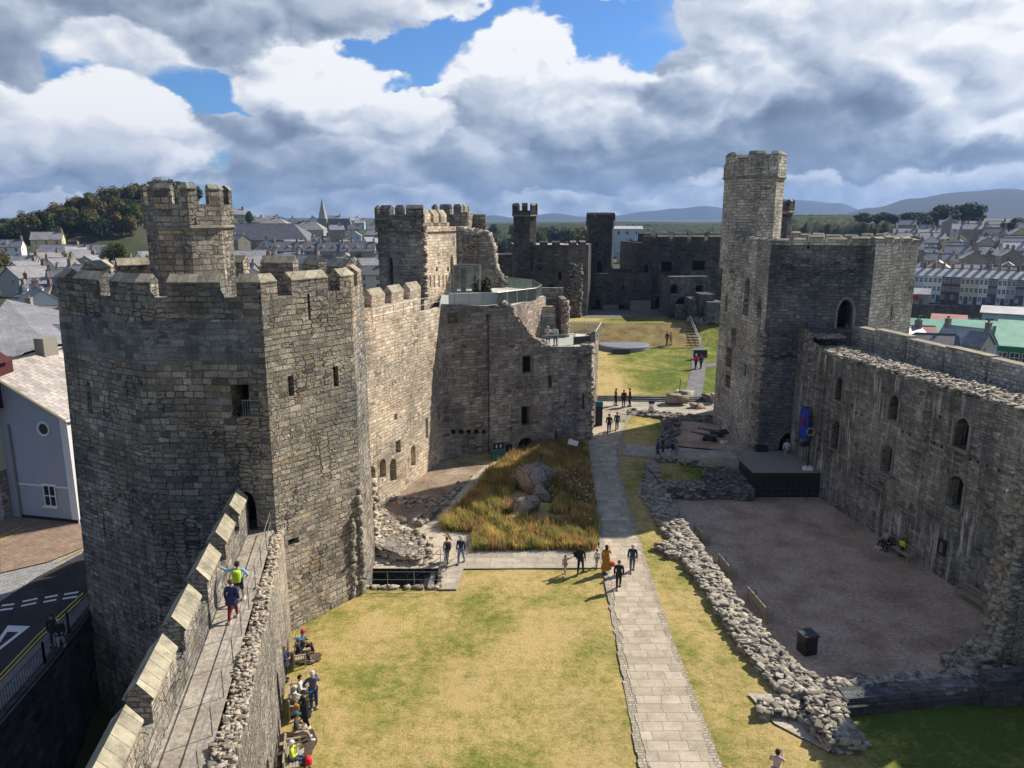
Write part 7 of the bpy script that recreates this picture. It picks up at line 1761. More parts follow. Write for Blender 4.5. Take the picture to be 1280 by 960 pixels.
words = {'white': 'white', 'cream': 'cream', 'grey': 'grey', 'stone': 'stone', 'pebble': 'pebbledashed', 'bluewhite': 'pale blue', 'yellow': 'yellow'}; rw = {'roof_grey': 'grey slate', 'roof_dark': 'dark slate', 'roof_pale': 'pale slate', 'roof_brown': 'brown slate'}
for k, (wm, rm, rows, cols, dm) in enumerate(specs):
    PR.append((house(7.5 + k % 3 * 1.6, 7.5, 5.2 + (rows - 2) * 2.6, 2.6, wm, rm, (-1, 1) if k % 2 else (1,), rows, cols, dormers=dm), wm, rm))
placed = []
def put(k, x, y, rz, s=1.0, z=None):
    pr, wm, rm = PR[k]; z = T(x, y) if z is None else z
    o = instance(pr, (x, y, z), rz, scale=s); placed.append((o, wm, rm, x, y)); return o
rg = random.Random(77); taken = []
def row(us, r, step, face, jit=.3, kinds=range(10), s=1.0, skip=.12, zo=0):
    a0, a1 = ae_(us[0], 280)[0], ae_(us[1], 280)[0]; n = max(1, int((a1 - a0) * r / step))
    for i in range(n):
        if rg.random() < skip: continue
        a = lerp(a0, a1, (i + .5) / n); q = r + rg.uniform(-1, 1) * r * .02; x, y = q * math.sin(a), q * math.cos(a)
        if math.hypot((x + 222) / 80, (y - 495) / 70) < 1: continue
        put(rg.choice(list(kinds)), x, y, -a + face + rg.choice((0, 0, 0, math.pi / 2)) + rg.uniform(-jit, jit), s * rg.uniform(.9, 1.15), T(x, y) + zo)
row((-30, 60), 118, 12, .2); row((-20, 120), 150, 12, -.1); row((-20, 190), 182, 11, .3); row((0, 200), 215, 11, -.3); row((0, 480), 250, 9.5, .15)
row((0, 480), 275, 10, .9, s=1.0); row((0, 480), 300, 10, .4, s=1.05); row((0, 480), 335, 10.5, -.2, s=1.05); row((0, 120), 390, 13, .2); row((270, 480), 395, 13, .1, s=1.1); row((280, 480), 450, 13, .3, s=1.1); row((290, 480), 520, 13.5, -.1, s=1.1)
row((0, 110), 640, 18, .1, s=1.2); row((280, 480), 600, 14, .1, s=1.15); row((300, 480), 690, 15, 0, s=1.2); row((420, 480), 780, 15, .1, s=1.2); row((0, 90), 760, 18, .1, s=1.2); row((300, 480), 860, 19, .1, s=1.2)
row((-20, 200), 365, 12, .2, s=1.1); row((-20, 130), 430, 14, -.1, s=1.1)
nleft = len(placed)
for r, stp in [(300, 9), (325, 9), (352, 9.5), (380, 10), (410, 10), (440, 10.5), (470, 11), (505, 11), (540, 12), (575, 12), (610, 13)]: row((1118, 1290), r, stp, .1, .15, s=1.05, skip=.08)
row((762, 812), 420, 13, .2); row((790, 925), 520, 15, .1, skip=.3)
def label_row(L, phrase, grp):
    by = {}
    for o, wm, rm, x, y in L: by.setdefault((wm, rm), []).append((math.atan2(x, y), math.hypot(x, y), o))
    for (wm, rm), lst in by.items():
        lst.sort(key=lambda q: q[0]); n = len(lst)
        for i, (a, r, o) in enumerate(lst):
            dist = 'near' if r < 240 else ('middle-distance' if r < 420 else 'far')
            o['label'] = f'{dist} {words[wm]} house with {rw[rm]} roof, {phrase}, number {i + 1} from left'; o['group'] = grp; o['category'] = 'house'
label_row(placed[:nleft], 'left town', 'houses of the left-hand town'); label_row([q for q in placed[nleft:] if q[3] > 190], 'right town', 'houses of the right-hand town'); label_row([q for q in placed[nleft:] if q[3] <= 190], 'over far wall', 'houses seen over the far wall')
def custom(u, v, rz, lab, z=None, r0=60, **k):
    p = hit(u, v, r0); t = house(label=lab, **k); t.location = (p[0], p[1], p[2] if z is None else z); t.rotation_euler = (0, 0, rz); return t
custom(62, 392, .5, 'white gabled house with two small windows left of the big tower', w=9, d=8, eave=5.5, rh=3, wm='grey', rm='roof_grey', rows=2, cols=2)
custom(135, 375, .3, 'bright white end-gabled house among the left roofs near the dark tree', w=10, d=8, eave=6.5, rh=3, wm='white', rm='roof_grey', rows=2, cols=3)
custom(330, 312, -.05, 'very long low dark-roofed hall with rooflights right of the turret', r0=200, w=62, d=26, eave=6, rh=9, wm='stone', rm='roof_dark', rows=1, cols=14, chim=(), hip=True, name='hall_building', cat='building')
custom(345, 296, .0, 'hip-roofed pale villa on the slope above the long dark hall', r0=300, w=24, d=18, eave=8, rh=5, wm='pebble', rm='roof_brown', rows=2, cols=5, chim=(0,), hip=True, name='villa')
custom(388, 300, .0, 'hip-roofed slate building directly left of the church', r0=300, w=26, d=18, eave=8, rh=6, wm='grey', rm='roof_brown', rows=2, cols=6, chim=(0,), hip=True, name='villa')
for i, u in enumerate((365, 393, 421, 449)):
    custom(u, 338, .1, ['leftmost', 'second', 'third', 'rightmost'][i] + ' section of the long three-storey dark mansard terrace left of the gate tower', r0=150, w=14.5, d=11, eave=8.5, rh=3.6, wm='stone' if i > 1 else 'navy', rm='roof_dark', rows=3, cols=5, chim=(-1, 1), dormers=3, name='terrace_building', cat='building')
custom(320, 345, .6, 'slate-roofed building with white dormers and small blue turret in front of the long terrace', r0=150, w=17, d=10, eave=5, rh=5, wm='grey', rm='roof_grey', rows=1, cols=3, chim=(1,), dormers=3, name='building', cat='building')
custom(100, 330, -.1, 'long pale building with a wide grey roof near the foot of the wooded hill', r0=200, w=34, d=12, eave=5, rh=3.5, wm='yellow', rm='roof_grey', rows=2, cols=8, chim=(0,), name='building', cat='building')
# church with spire
def church():
    a = ae_(404, 280)[0]; r = 780; x, y = r * math.sin(a), r * math.cos(a); z = T(x, y); k = r / 950
    t = thing('church', 'grey stone church with a tall pale spire on the left skyline', 'church', (x, y, z)); gz_ = H - (300 - 272) * k
    t.location = (x, y, gz_); ORG[t.name] = (0, 0, 0)
    m = MB(); m.box((0, 0, 10), (9, 9, 24)); m.build('tower', [M['w_stone']], t, world=False)
    m = MB(); m.lathe((0, 0, 22), [(4.6, 0), (.15, 19)], 8); m.build('spire', [M['w_pebble']], t, world=False)
    m = MB(); m.prism([(4, -7, -4), (30, -7, -4), (30, 7, -4), (4, 7, -4)], [(4, -7, 10), (30, -7, 10), (30, 7, 10), (4, 7, 10)]); m.face([(30, -7, 10), (30, 7, 10), (26, 0, 22)]); m.build('nave', [M['w_stone']], t, world=False)
    m = MB(); m.face([(4, -7.6, 9.5), (30.5, -7.6, 9.5), (25, 0, 22), (4, 0, 22)]); m.face([(30.5, 7.6, 9.5), (4, 7.6, 9.5), (4, 0, 22), (25, 0, 22)]); m.face([(30.5, -7.6, 9.5), (30.5, 7.6, 9.5), (25, 0, 22)]); m.build('roof', [M['roof_dark']], t, world=False)
church()
# ---- near houses at the left edge
t = thing('corner_house', 'pale grey rendered house with a round window, stone-tiled roof and bright white side', 'house', (-35, 54, ZS))
a, b = G(30, 648, ZS), G(99, 655, ZS); d = dirn(a, b); n_ = (-d[1], d[0]); Lh = math.dist(a, b)
def hp(s, o): return (a[0] + d[0] * s + n_[0] * o, a[1] + d[1] * s + n_[1] * o)
zE, zR = Z(522, b[1]), Z(462, a[1]); DP = 16
apex = -1.8
m = MB(); m.face([(*hp(-6.5, 0), ZS), (*hp(Lh, 0), ZS), (*hp(Lh, 0), zE), (*hp(apex, 0), zR), (*hp(-6.5, 0), zE)], 0)
m.face([(*hp(Lh, 0), ZS), (*hp(Lh, DP), ZS), (*hp(Lh, DP), zE), (*hp(Lh, 0), zE)], 1); m.face([(*hp(-6.5, DP), ZS), (*hp(-6.5, 0), ZS), (*hp(-6.5, 0), zE), (*hp(-6.5, DP), zE)], 0)
m.build('wall', [M['w_gblue'], M['white']], t)
m = MB()
m.face([(*hp(Lh + .25, -.3), zE - .1), (*hp(Lh + .25, DP), zE - .1), (*hp(apex, DP), zR + .15), (*hp(apex, -.3), zR + .15)]); m.face([(*hp(-6.8, DP), zE - .1), (*hp(-6.8, -.3), zE - .1), (*hp(apex, -.3), zR + .15), (*hp(apex, DP), zR + .15)])
m.build('roof', [M['roof_stone']], t)
m = MB(); m.tube((*hp(Lh + .25, -.3), zE - .15), (*hp(apex, -.3), zR + .1), .09, n=4); m.build('verge', [M['w_yellow']], t)
m = MB(); m.prism([(*hp(Lh - .55, -.03), ZS + .3), (*hp(Lh + .02, -.03), ZS + .3), (*hp(Lh + .02, .0), ZS + .3), (*hp(Lh - .55, .0), ZS + .3)], [(*hp(Lh - .55, -.03), zE), (*hp(Lh + .02, -.03), zE), (*hp(Lh + .02, .0), zE), (*hp(Lh - .55, .0), zE)]); m.prism([(*hp(-.2, -.04), ZS + 2.75), (*hp(Lh, -.04), ZS + 2.75), (*hp(Lh, 0), ZS + 2.75), (*hp(-.2, 0), ZS + 2.75)], [(*hp(-.2, -.04), ZS + 2.88), (*hp(Lh, -.04), ZS + 2.88), (*hp(Lh, 0), ZS + 2.88), (*hp(-.2, 0), ZS + 2.88)]); m.build('trim', [M['white']], t)
m = MB(); m.prism([(*hp(-.2, -.05), ZS), (*hp(Lh + .05, -.05), ZS), (*hp(Lh + .05, DP), ZS), (*hp(-.2, DP), ZS)], [(*hp(-.2, -.05), ZS + .32), (*hp(Lh + .05, -.05), ZS + .32), (*hp(Lh + .05, DP), ZS + .32), (*hp(-.2, DP), ZS + .32)]); m.build('plinth', [M['blackbox']], t)
s_, z_ = on_wall(a, b, 65, 632); z2 = on_wall(a, b, 62, 607)[1]
add_win(t, *[v - o for v, o in zip(hp(s_, -.03), (-35, 54))], z_ - ZS, math.atan2(d[1], d[0]), 1.0, round(z2 - z_, 1))
m = MB(); sc_, zc_ = on_wall(a, b, 55, 536)
for i in range(16):
    a0, a1 = 6.283 * i / 16, 6.283 * (i + 1) / 16; m.tube((*hp(sc_ + .5 * math.cos(a0), -.05), zc_ + .5 * math.sin(a0)), (*hp(sc_ + .5 * math.cos(a1), -.05), zc_ + .5 * math.sin(a1)), .09, n=5)
m.face([(*hp(sc_ + .45 * math.cos(6.283 * i / 16), -.02), zc_ + .45 * math.sin(6.283 * i / 16)) for i in range(16)], 1); m.build('round_window', [M['white_paint'], M['winglass']], t)
m = MB(); m.tube((*hp(Lh + .3, -.35), zE - .2), (*hp(Lh + .3, DP), zE - .2), .08, n=6); m.tube((*hp(Lh + .12, -.12), ZS), (*hp(Lh + .12, -.12), zE - .3), .05, n=6); m.build('gutter', [M['white_paint']], t)
m = MB(); q_ = hp(s_, -.12); m.box((q_[0], q_[1], z_ - .06), (1.35, .25, .1), math.atan2(d[1], d[0])); q_ = hp(s_, -.05); m.box((q_[0], q_[1], z2 + .08), (1.3, .1, .14), math.atan2(d[1], d[0])); m.build('window_sill', [M['white_paint']], t)
m = MB(); q_ = hp(apex, 6); m.box((q_[0], q_[1], zR + .6), (.9, 1.4, 1.6), math.atan2(d[1], d[0])); m.build('chimney', [M['w_stone']], t)
m = MB(); m.tube((*hp(-.1, -.12), ZS), (*hp(-.1, -.12), zE - .8), .07, n=6); m.build('drain_pipe', [M['metal']], t)
t = thing('boarded_house', 'dark red boarded upper storey over cream and stone walls at the left edge', 'house', (-42, 55, ZS))
c0 = hp(-.9, -.8); ct = (c0[0] - 7, c0[1] + .5)
zj, zm = Z(512, c0[1]), Z(590, c0[1])
P = [ct, c0, (c0[0] + 1.2, c0[1] + 9), (ct[0], c0[1] + 9)]
m = MB(); m.ext(P, ZS, zm); m.build('stone_base', [M['queen']], t)
m = MB(); m.ext([(x + .03, y) for x, y in P], zm, zj); m.build('rendered_wall', [M['w_mint']], t)
Q = [(ct[0], ct[1] - .5), (c0[0] + .6, c0[1] - .5), (c0[0] + .8, c0[1] + 2.2), (ct[0], c0[1] + 2.2)]
zt_ = Z(452, c0[1]); m = MB(); m.prism([(*p, zj) for p in Q], [(*p, zt_) for p in Q], bottom=True)
for k in range(16): x = lerp(ct[0], c0[0] + .6, k / 15.5); m.box((x, lerp(Q[0][1], Q[1][1], k / 15) - .03, (zj + zt_) / 2), (.05, .04, zt_ - zj))
m.face([(*Q[0], zt_), (*Q[1], zt_), ((Q[1][0] - 3.2), Q[1][1], zt_ + 2.2)]); m.build('boarded_wall', [M['w_darkred']], t)
yb = Q[1][1] + 2.2; m = MB(); m.face([(Q[1][0] + .5, Q[1][1] - .4, zt_ - .2), (Q[1][0] + .6, yb, zt_ - .2), (Q[1][0] - 3, yb, zt_ + 2.4), (Q[1][0] - 3.2, Q[1][1] - .4, zt_ + 2.4)]); m.face([(Q[1][0] - 3.2, Q[1][1] - .4, zt_ + 2.4), (Q[1][0] - 3, yb, zt_ + 2.4), (Q[1][0] - 9, yb, zt_ - .5), (Q[1][0] - 9, Q[1][1] - .4, zt_ - .5)]); m.tube((Q[1][0] + .5, Q[1][1] - .42, zt_ - .25), (Q[1][0] - 3.2, Q[1][1] - .42, zt_ + 2.35), .14, n=4); m.build('roof', [M['w_darkred']], t)
m = MB(); m.box((ct[0] + 3.6, c0[1] - .85, zj + 1.6), (1.0, .08, 1.2)); m.build('window', [M['winglass']], t)
t = thing('large_roofed_building', 'big building with a wide grey slate roof behind the boarded house', 'building', (-55, 75, ZS))
m = MB(); e0, e1 = G(-40, 462, 6.5), G(52, 436, 6.5); rg0 = G(-60, 400, 10.5); rg1 = G(10, 385, 10.5)
A_, B_ = (XY(-60, 450, 70), 70), (XY(62, 440, 74), 74); h1, h2 = Z(466, 70), Z(432, 74); A2, B2 = (A_[0] - 3, 82), (XY(8, 372, 92), 92)
hh = Z(374, 92)
m.face([(*A_, h1), (*B_, h2), (*B2, hh), (*A2, hh)]); m.face([(*B_, h2), (B_[0] + 1, 94, h2 - 1.4), (*B2, hh)]); m.build('roof', [M['roof_grey']], t)
m = MB(); m.prism([(*A_, ZS), (B_[0] - .3, B_[1] + .4, ZS), (B_[0] + .6, 93, ZS), (A_[0], 93, ZS)], [(*A_, h1 - .3), (B_[0] - .3, B_[1] + .4, h2 - .3), (B_[0] + .6, 93, h2 - 1.7), (A_[0], 93, h2 - 1.7)]); m.build('wall', [M['w_cream']], t)
t = thing('dark_roofed_extension', 'low building with a dark blue slate roof between the big grey roof and the tower', 'building', (-42, 76, ZS))
x0, x1 = XY(30, 445, 74), XY(80, 430, 74); m = MB(); m.face([(x0, 73, Z(449, 73)), (x1, 73, Z(446, 73)), (x1 + .5, 84, Z(405, 84)), (XY(64, 405, 84), 84, Z(405, 84))]); m.build('roof', [M['roof_dark']], t); m = MB(); m.ext([(x0, 73.3), (x1, 73.3), (x1, 83), (x0, 83)], ZS, Z(452, 73)); m.build('wall', [M['white']], t)
# ---- right-hand waterfront
def az_pt(u, r): a = ae_(u, 280)[0]; return (r * math.sin(a), r * math.cos(a))
q0, q1 = az_pt(1130, 240), az_pt(1300, 240); m = MB(); m.prism([(*q0, -13), (*q1, -13), (q1[0] + 4, q1[1] + 3, -13), (q0[0] + 4, q0[1] + 3, -13)], [(*q0, -2.3), (*q1, -1.5), (q1[0] + 4, q1[1] + 3, -1.5), (q0[0] + 4, q0[1] + 3, -2.3)])
single(m, 'quay_wall', M['far'], 'long dark retaining wall below the white terrace', 'wall')
cols_ = ['bluewhite', 'white', 'white', 'maroon', 'maroon', 'cream', 'cream', 'white', 'navy', 'white', 'grey', 'navy']
cw = {'bluewhite': 'pale blue', 'white': 'white', 'maroon': 'maroon', 'cream': 'cream', 'navy': 'navy', 'grey': 'grey'}
N_ = 12; ra, rb = 250, 246
for i in range(N_):
    u0, u1 = lerp(1150, 1292, i / N_), lerp(1150, 1292, (i + 1) / N_); p0, p1 = az_pt(u0, lerp(ra, rb, i / N_)), az_pt(u1, lerp(ra, rb, (i + 1) / N_)); W_ = math.dist(p0, p1)
    d = dirn(p0, p1); c = ((p0[0] + p1[0]) / 2 - d[1] * 5, (p0[1] + p1[1]) / 2 + d[0] * 5)
    t = house(W_ - .02, 8, 7.4, 2.0, cols_[i], 'roof_pale', (1,), 3, 2, gwin=0, label='terraced house', cat='house', name='terraced_house', win=(.75, 1.25)); t.location = (*c, -2.2); t.rotation_euler = (0, 0, math.atan2(d[1], d[0])); t['group'] = 'waterfront terrace'
    t['label'] = f'tall narrow {cw[cols_[i]]} terraced house in the waterfront row, ' + ['first', 'second', 'third', 'fourth', 'fifth', 'sixth', 'seventh', 'eighth', 'ninth', 'tenth', 'eleventh', 'last'][i] + ' from the left'
p = az_pt(1152, 243); t = house(8, 6, 3.2, 1.4, 'stone', 'roof_pale', (), 1, 2, label='low shop with a red sign before the pale blue terrace end', cat='shop', name='shop'); t.location = (*p, -2.4); t.rotation_euler = (0, 0, -.5)
m = MB(); m.box((0, -3.15, 2.0), (2.6, .15, 1.2)); m.build('sign_board', [M['red']], t, world=False)
def shed(name, lab, u0, u1, vt, r, dep, h, drop, wm, rm, cat='shed', zb=-13):
    p0, p1 = az_pt(u0, r), az_pt(u1, r); d = dirn(p0, p1); n = (-d[1], d[0]); z = Z(vt, (p0[1] + p1[1]) / 2 + dep * .8)
    t = thing(name, lab, cat, (*p0, zb)); B0, B1 = (p0[0] + n[0] * dep, p0[1] + n[1] * dep), (p1[0] + n[0] * dep, p1[1] + n[1] * dep)
    m = MB(); m.prism([(*p0, zb), (*p1, zb), (*B1, zb), (*B0, zb)], [(*p0, z - drop), (*p1, z - drop), (*B1, z - .1), (*B0, z - .1)], cap=False); m.build('wall', [M['w_' + wm] if 'w_' + wm in M else M[wm]], t)
    o = .6; m = MB(); P = [(p0[0] - d[0] * o - n[0] * o, p0[1] - d[1] * o - n[1] * o, z - drop), (p1[0] + d[0] * o - n[0] * o, p1[1] + d[1] * o - n[1] * o, z - drop), (B1[0] + d[0] * o, B1[1] + d[1] * o, z), (B0[0] - d[0] * o, B0[1] - d[1] * o, z)]
    m.prism(P, [(x, y, zz + .2) for x, y, zz in P], bottom=True); m.build('roof', [M[rm]], t)
    for k in range(3):
        q = (k + .6) / 3.3; x, y = lerp(p0[0], p1[0], q), lerp(p0[1], p1[1], q); add_win(t, x - n[0] * .04 - p0[0], y - n[1] * .04 - p0[1], z - drop - 3.2 - zb, math.atan2(d[1], d[0]), 1.6, 2.0, 'white_paint')
    return t
shed('green_warehouse', 'long green metal warehouse with pale green roof, left part by the quay', 1150, 1192, 400, 205, 16, 6, 3.2, 'green', 'roof_green')
shed('green_warehouse', 'green metal warehouse with pale green roof, middle part by the quay', 1192, 1262, 401, 188, 16, 6, 3.6, 'green', 'roof_green')
shed('green_warehouse', 'green metal warehouse at the right edge of the picture', 1266, 1320, 402, 186, 16, 6, 3.6, 'green', 'roof_green')
shed('red_roofed_shed', 'small shed with a faded red roof behind the green warehouse', 1180, 1222, 394, 224, 9, 4, 2.0, 'white', 'roof_red')
shed('quay_shed', 'pale blue flat-roofed shed under the dark quay wall at right', 1243, 1300, 384, 222, 10, 4, .8, 'bluewhite', 'roof_pale')
def cottage(u, v, r, rz, lab, **k):
    p = az_pt(u, r); z = Z(v, p[1]); t = house(label=lab, **k); t.location = (*p, z - k['eave'] - k['rh']); t.rotation_euler = (0, 0, rz); return t
cottage(1226, 410, 162, -.95, 'white cottage with stone chimneys in front of the green warehouse', w=8, d=7, eave=6, rh=3, wm='bluewhite', rm='roof_pale', chim=(-1, 1), rows=2, cols=3, base=-12)
cottage(1243, 416, 160, -.95, 'narrow cream gabled house stepping down beside the white cottage', w=3, d=5, eave=5, rh=2, wm='cream', rm='roof_grey', chim=(), rows=2, cols=1, base=-12)
cottage(1186, 418, 160, -.3, 'low grey slate-roofed building just above the outer parapet', w=15, d=9, eave=4, rh=3.2, wm='stone', rm='roof_dark', chim=(), rows=1, cols=4, hip=True, base=-12)
cottage(1152, 410, 165, .5, 'small white house with a blue water tank close to the right-hand tower', w=6, d=8, eave=5, rh=3, wm='white', rm='roof_grey', chim=(1,), rows=1, cols=2, base=-12)
cottage(1162, 408, 170, -.2, 'little white building with a red roof beside the green warehouse', w=6, d=6, eave=4, rh=1.8, wm='white', rm='roof_red', chim=(), rows=1, cols=2, base=-12)
t = shed('sports_hall', 'large pale-roofed hall beyond the far castle wall', 767, 803, 283, 480, 20, 6, 1.5, 'bluewhite', 'roof_pale', 'building', zb=-3)
for i, u in enumerate((1172, 1186, 1213, 1234, 1245)):
    p = az_pt(u, 232); t = thing('street_lamp', 'grey street lamp standing against the dark quay wall', 'street lamp', (*p, -13), 0, 'street lamps along the quay'); m = MB(); m.tube((*p, -13), (*p, -4.5), .14, .09); m.build('post', [M['metal']], t); m = MB(); m.tube((*p, -4.5), (p[0] - 1.5, p[1], -4.3), .07); m.box((p[0] - 1.7, p[1], -4.3), (.9, .35, .15)); m.build('lamp_head', [M['metal']], t)
p = az_pt(795, 330); m = MB(); m.tube((*p, -3), (*p, 19.5), .13, .08); single(m, 'flagpole', M['white_paint'], 'thin white flagpole standing beyond the far castle wall', 'flagpole')
# drop prototypes never used
for pr, _, _ in PR:
    pass
# ------------------------------------------------------------------ air between here and the hills
m = MB(); m.box((0, 4400, 150), (14000, 9800, 330)); hz = m.build('haze', [bpy.data.materials.new('haze')], uv=False); hz['kind'] = 'stuff'
hm_ = hz.data.materials[0]; hm_.use_nodes = True; nt = hm_.node_tree; nt.nodes.clear(); o_ = nt.nodes.new('ShaderNodeOutputMaterial'); pv = nt.nodes.new('ShaderNodeVolumePrincipled')
pv.inputs['Color'].default_value = (.30, .50, .92, 1); pv.inputs['Density'].default_value = .00010; pv.inputs['Anisotropy'].default_value = .2; nt.links.new(pv.outputs[0], o_.inputs['Volume'])
# ------------------------------------------------------------------ camera, sun, sky
cam = bpy.data.cameras.new('camera'); co = bpy.data.objects.new('camera', cam); C.objects.link(co)
cam.sensor_width = 36; cam.lens = 36 * F / 1280; cam.clip_start = .5; cam.clip_end = 30000
co.location = (0, 0, H); co.rotation_euler = (math.pi / 2 - PT, 0, 0); sc.camera = co
AZ, EL = 33.0, 37.0
sd = Vector((math.cos(R(AZ)) * math.cos(R(EL)), math.sin(R(AZ)) * math.cos(R(EL)), math.sin(R(EL))))
sl = bpy.data.lights.new('sun', 'SUN'); so = bpy.data.objects.new('sun', sl); C.objects.link(so)
sl.energy = 5.0; sl.angle = R(.53); sl.color = (1.0, .905, .77); so.rotation_euler = sd.to_track_quat('Z', 'Y').to_euler(); so.location = (60, 40, 80)
w = bpy.data.worlds.new('World'); sc.world = w; w.use_nodes = True; t = NT(w.node_tree); t.N.clear()
out = t.n('ShaderNodeOutputWorld')
sky = t.n('ShaderNodeTexSky'); sky.sky_type = 'NISHITA'; sky.sun_disc = False; sky.sun_elevation = R(EL); sky.sun_rotation = R(90 - AZ); sky.air_density = 1.0; sky.dust_density = .6; sky.ozone_density = 1.6
bg1 = t.n('ShaderNodeBackground', inp={'Strength': .078}); 
skc = t.mix(1.0, sky.outputs[0], (.42, .72, 1.15), 'MULTIPLY'); t.L.new(skc, bg1.inputs[0])
tc = t.n('ShaderNodeTexCoord').outputs['Generated']; sx = t.n('ShaderNodeSeparateXYZ', inp={0: tc})
az = t.math('ARCTAN2', sx.outputs['X'], sx.outputs['Y']); el = t.math('ARCSINE', sx.outputs['Z'])
q0 = t.n('ShaderNodeCombineXYZ', inp={'X': az, 'Y': el}).outputs[0]
# warp gives the billowing outline; clouds flatten towards the horizon
wz = t.n('ShaderNodeCombineXYZ', inp={'X': az, 'Y': t.math('MULTIPLY', el, 1.5), 'Z': .37}).outputs[0]
wp1 = t.vadd(t.noise(wz, 7, 2, .5, 0, 'Color'), (-.5, -.5, -.5)); wp2 = t.vadd(t.noise(wz, 26, 3, .6, 0, 'Color'), (-.5, -.5, -.5))
q = t.vadd(t.vadd(q0, t.vmul(wp1, (.09, .06, 0))), t.vmul(wp2, (.045, .035, 0)))
def ae(u, v):
    d = Vector(ray(u, v)).normalized(); return math.atan2(d.x, d.y), math.asin(d.z)
def blob(u, v, ru, rv, a=.25, b=1.25):
    c = ae(u, v); s = t.vadd(q, (-c[0], -c[1], 0)); s = t.vmul(s, (950 / ru, 950 / rv, 0))
    l = t.n('ShaderNodeVectorMath', operation='LENGTH', inp={0: s}).outputs['Value']
    return t.n('ShaderNodeMapRange', interpolation_type='SMOOTHSTEP', inp={0: l, 1: b, 2: a, 3: 0.0, 4: 1.0}).outputs[0]
def total(L):
    acc = None
    for u, v, ru, rv, wgt in L:
        x = t.math('MULTIPLY', blob(u, v, ru, rv), wgt); acc = x if acc is None else t.math('ADD', acc, x)
    return acc
blue = total([(170, 98, 95, 36, 1.1), (285, 112, 110, 32, 1.1), (400, 100, 60, 22, .9), (500, 78, 110, 27, 1.1), (560, 60, 90, 35, .9), (690, 32, 110, 36, 1.2), (800, 45, 65, 45, 1.2), (235, 205, 60, 18, .6), (240, 248, 140, 14, .55)])
cb = t.noise(wz, 13, 4, .6)
cover = t.n('ShaderNodeMapRange', interpolation_type='SMOOTHSTEP', inp={0: t.math('ADD', blue, t.math('MULTIPLY', t.math('SUBTRACT', cb, .5), 1.0)), 1: .62, 2: .36, 3: 0.0, 4: 1.0}).outputs[0]
# cauliflower relief: same height field sampled twice, offset towards the sun
def billow(vec):
    r = t.n('ShaderNodeTexNoise', noise_type='RIDGED_MULTIFRACTAL', inp={'Vector': vec, 'Scale': 10.0, 'Detail': 4.0, 'Roughness': .5, 'Lacunarity': 2.1, 'Offset': 1.0, 'Gain': 1.2}).outputs['Fac']
    return t.math('ADD', t.math('MULTIPLY', r, -.22), t.math('MULTIPLY', t.noise(vec, 9, 4, .55), .8))
qq = t.vadd(wz, t.vmul(wp2, (.02, .02, 0)))
BL = billow(qq)
rel = t.math('SUBTRACT', BL, billow(t.vadd(qq, (.012, .022, 0))))
bl0 = BL
pert = t.math('MULTIPLY', t.math('SUBTRACT', bl0, .12), .85)
base = t.n('ShaderNodeMapRange', inp={0: el, 1: .0, 2: .10, 3: .66, 4: .46}).outputs[0]
base = t.math('ADD', base, t.math('MULTIPLY', t.math('SUBTRACT', t.noise(wz, 6, 4, .6), .5), .5))
CUM = [(1000, 160, 250, 85, .36, .30, .5), (1150, 190, 190, 48, .40, .27, .6), (700, 195, 270, 70, .46, .34, .5), (850, 195, 170, 40, .40, .30, .5), (90, 222, 190, 28, .50, .38, .6), (350, 218, 130, 34, .48, .38, .6), (560, 195, 110, 50, .60, .42, .7),
       (650, 108, 82, 78, 1.12, .50, .9), (760, 125, 105, 55, 1.08, .50, .9), (700, 150, 70, 40, .9, .45, .85), (850, 125, 62, 44, .92, .42, .8), (330, 138, 62, 46, .68, .38, .8), (395, 112, 84, 60, 1.12, .42, .9), (475, 148, 90, 46, 1.08, .55, .86), (430, 200, 80, 26, .72, .42, .8),
       (215, 178, 55, 42, .85, .42, .8), (130, 168, 108, 58, 1.12, .52, .9), (15, 165, 66, 52, 1.05, .6, .86), (190, 205, 60, 22, .9, .55, .8), (562, 104, 34, 20, 1.0, .85, .8),
       (1010, 45, 170, 70, .88, .50, .6), (905, 105, 90, 38, .85, .60, .65), (1130, 45, 150, 62, .88, .62, .6), (1255, 65, 120, 105, .98, .76, .6), (1195, 165, 90, 32, .74, .46, .75), (1265, 150, 60, 45, .98, .75, .7),
       (50, 18, 230, 62, .50, .40, .6), (135, 62, 75, 28, .86, .62, .7), (340, 8, 200, 42, .64, .52, .6), (520, 6, 150, 26, .78, .66, .6),
       (700, 248, 120, 12, .86, .62, .6), (960, 234, 140, 14, .84, .58, .6), (1180, 230, 140, 16, .86, .62, .6), (60, 250, 110, 10, .82, .7, .6), (480, 240, 70, 10, .72, .6, .6), (850, 248, 90, 10, .75, .6, .6)]
CUT = {(650, 108), (760, 125), (395, 112), (475, 148), (566, 106), (130, 168), (215, 178), (1010, 45), (50, 18)}
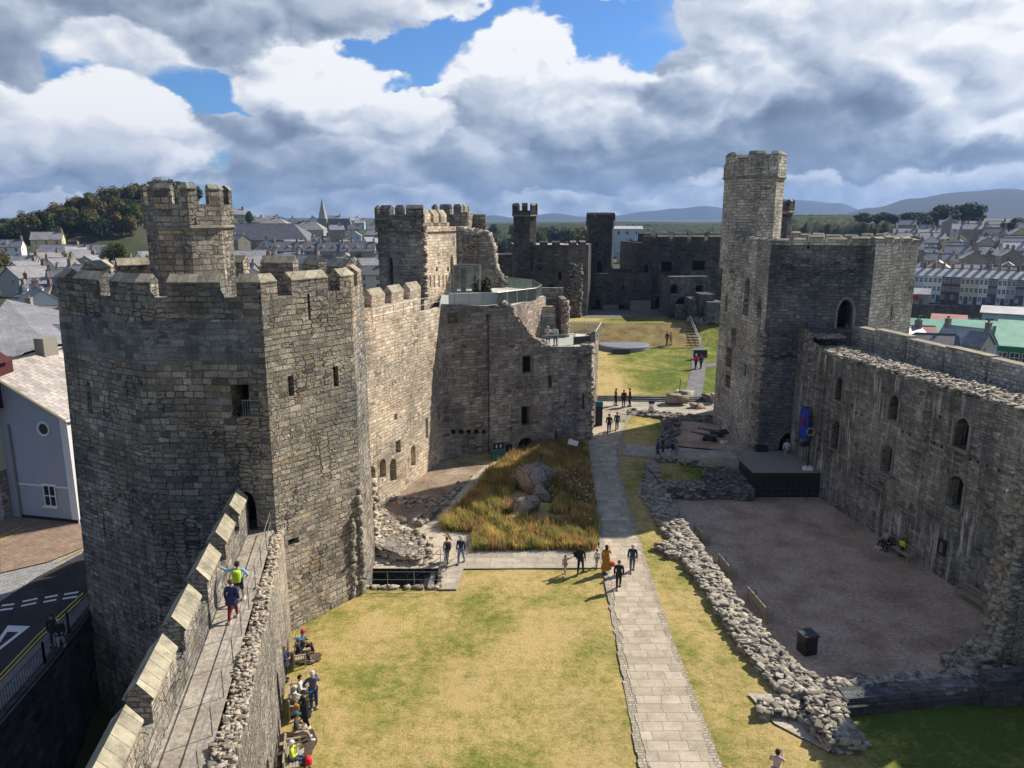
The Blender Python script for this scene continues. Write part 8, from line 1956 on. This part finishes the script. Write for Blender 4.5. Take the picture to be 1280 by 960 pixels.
for (u, v_, ru, rv, top, bot, ed) in CUM:
    c = ae(u, v_); s = t.vadd(q, (-c[0], -c[1], 0)); s = t.vmul(s, (950 / ru, 950 / rv, 0))
    l = t.n('ShaderNodeVectorMath', operation='LENGTH', inp={0: s}).outputs['Value']
    l = t.math('ADD', l, pert)
    mk = t.n('ShaderNodeMapRange', interpolation_type='SMOOTHSTEP', inp={0: l, 1: 1.1, 2: ed, 3: 0.0, 4: 1.0}).outputs[0]
    if (u, v_) in CUT: cover = t.math('MAXIMUM', cover, mk)
    dt = t.n('ShaderNodeVectorMath', operation='DOT_PRODUCT', inp={0: s, 1: (.22, .62, 0)}).outputs['Value']
    sh = t.n('ShaderNodeMapRange', inp={0: dt, 1: -.55, 2: .5, 3: bot, 4: top}).outputs[0]
    base = t.n('ShaderNodeMix', inp={0: mk, 2: base, 3: sh}).outputs[0]
base = t.math('ADD', base, t.math('MULTIPLY', rel, .85))
edge = t.math('MULTIPLY', t.math('SUBTRACT', 1.0, t.n('ShaderNodeMapRange', inp={0: blue, 1: .0, 2: .45, 3: 1.0, 4: 0.0}).outputs[0]), .16)
base = t.math('ADD', base, edge)
ccol = t.ramp(base, [(.15, (.13, .165, .23)), (.36, (.215, .27, .36)), (.55, (.37, .43, .53)), (.75, (.62, .67, .75)), (.98, (.98, .98, .98))])
bg2 = t.n('ShaderNodeBackground', inp={'Strength': .72}); t.L.new(ccol, bg2.inputs[0])
# overhead (never in the picture) the cloud cover is broken
up = t.n('ShaderNodeMapRange', inp={0: el, 1: .32, 2: .75, 3: 1.0, 4: .45}).outputs[0]
below = t.n('ShaderNodeMapRange', inp={0: el, 1: -.02, 2: .0, 3: 0.0, 4: 1.0}).outputs[0]
fac = t.math('MULTIPLY', t.math('MULTIPLY', cover, up), .97)
mxs = t.n('ShaderNodeMixShader', inp={0: fac}); t.L.new(bg1.outputs[0], mxs.inputs[1]); t.L.new(bg2.outputs[0], mxs.inputs[2]); t.L.new(mxs.outputs[0], out.inputs[0])
w.cycles.sampling_method = 'NONE'
v = sc.view_settings; v.view_transform = 'Standard'; v.look = 'None'; v.exposure = .53; v.gamma = 1; v.use_curve_mapping = False
sc.cycles.use_denoising = True; sc.cycles.max_bounces = 5; sc.cycles.diffuse_bounces = 3; sc.cycles.glossy_bounces = 2; sc.cycles.transmission_bounces = 3; sc.cycles.transparent_max_bounces = 12; sc.cycles.volume_bounces = 0
sc.cycles.use_adaptive_sampling = True; sc.cycles.adaptive_threshold = .02
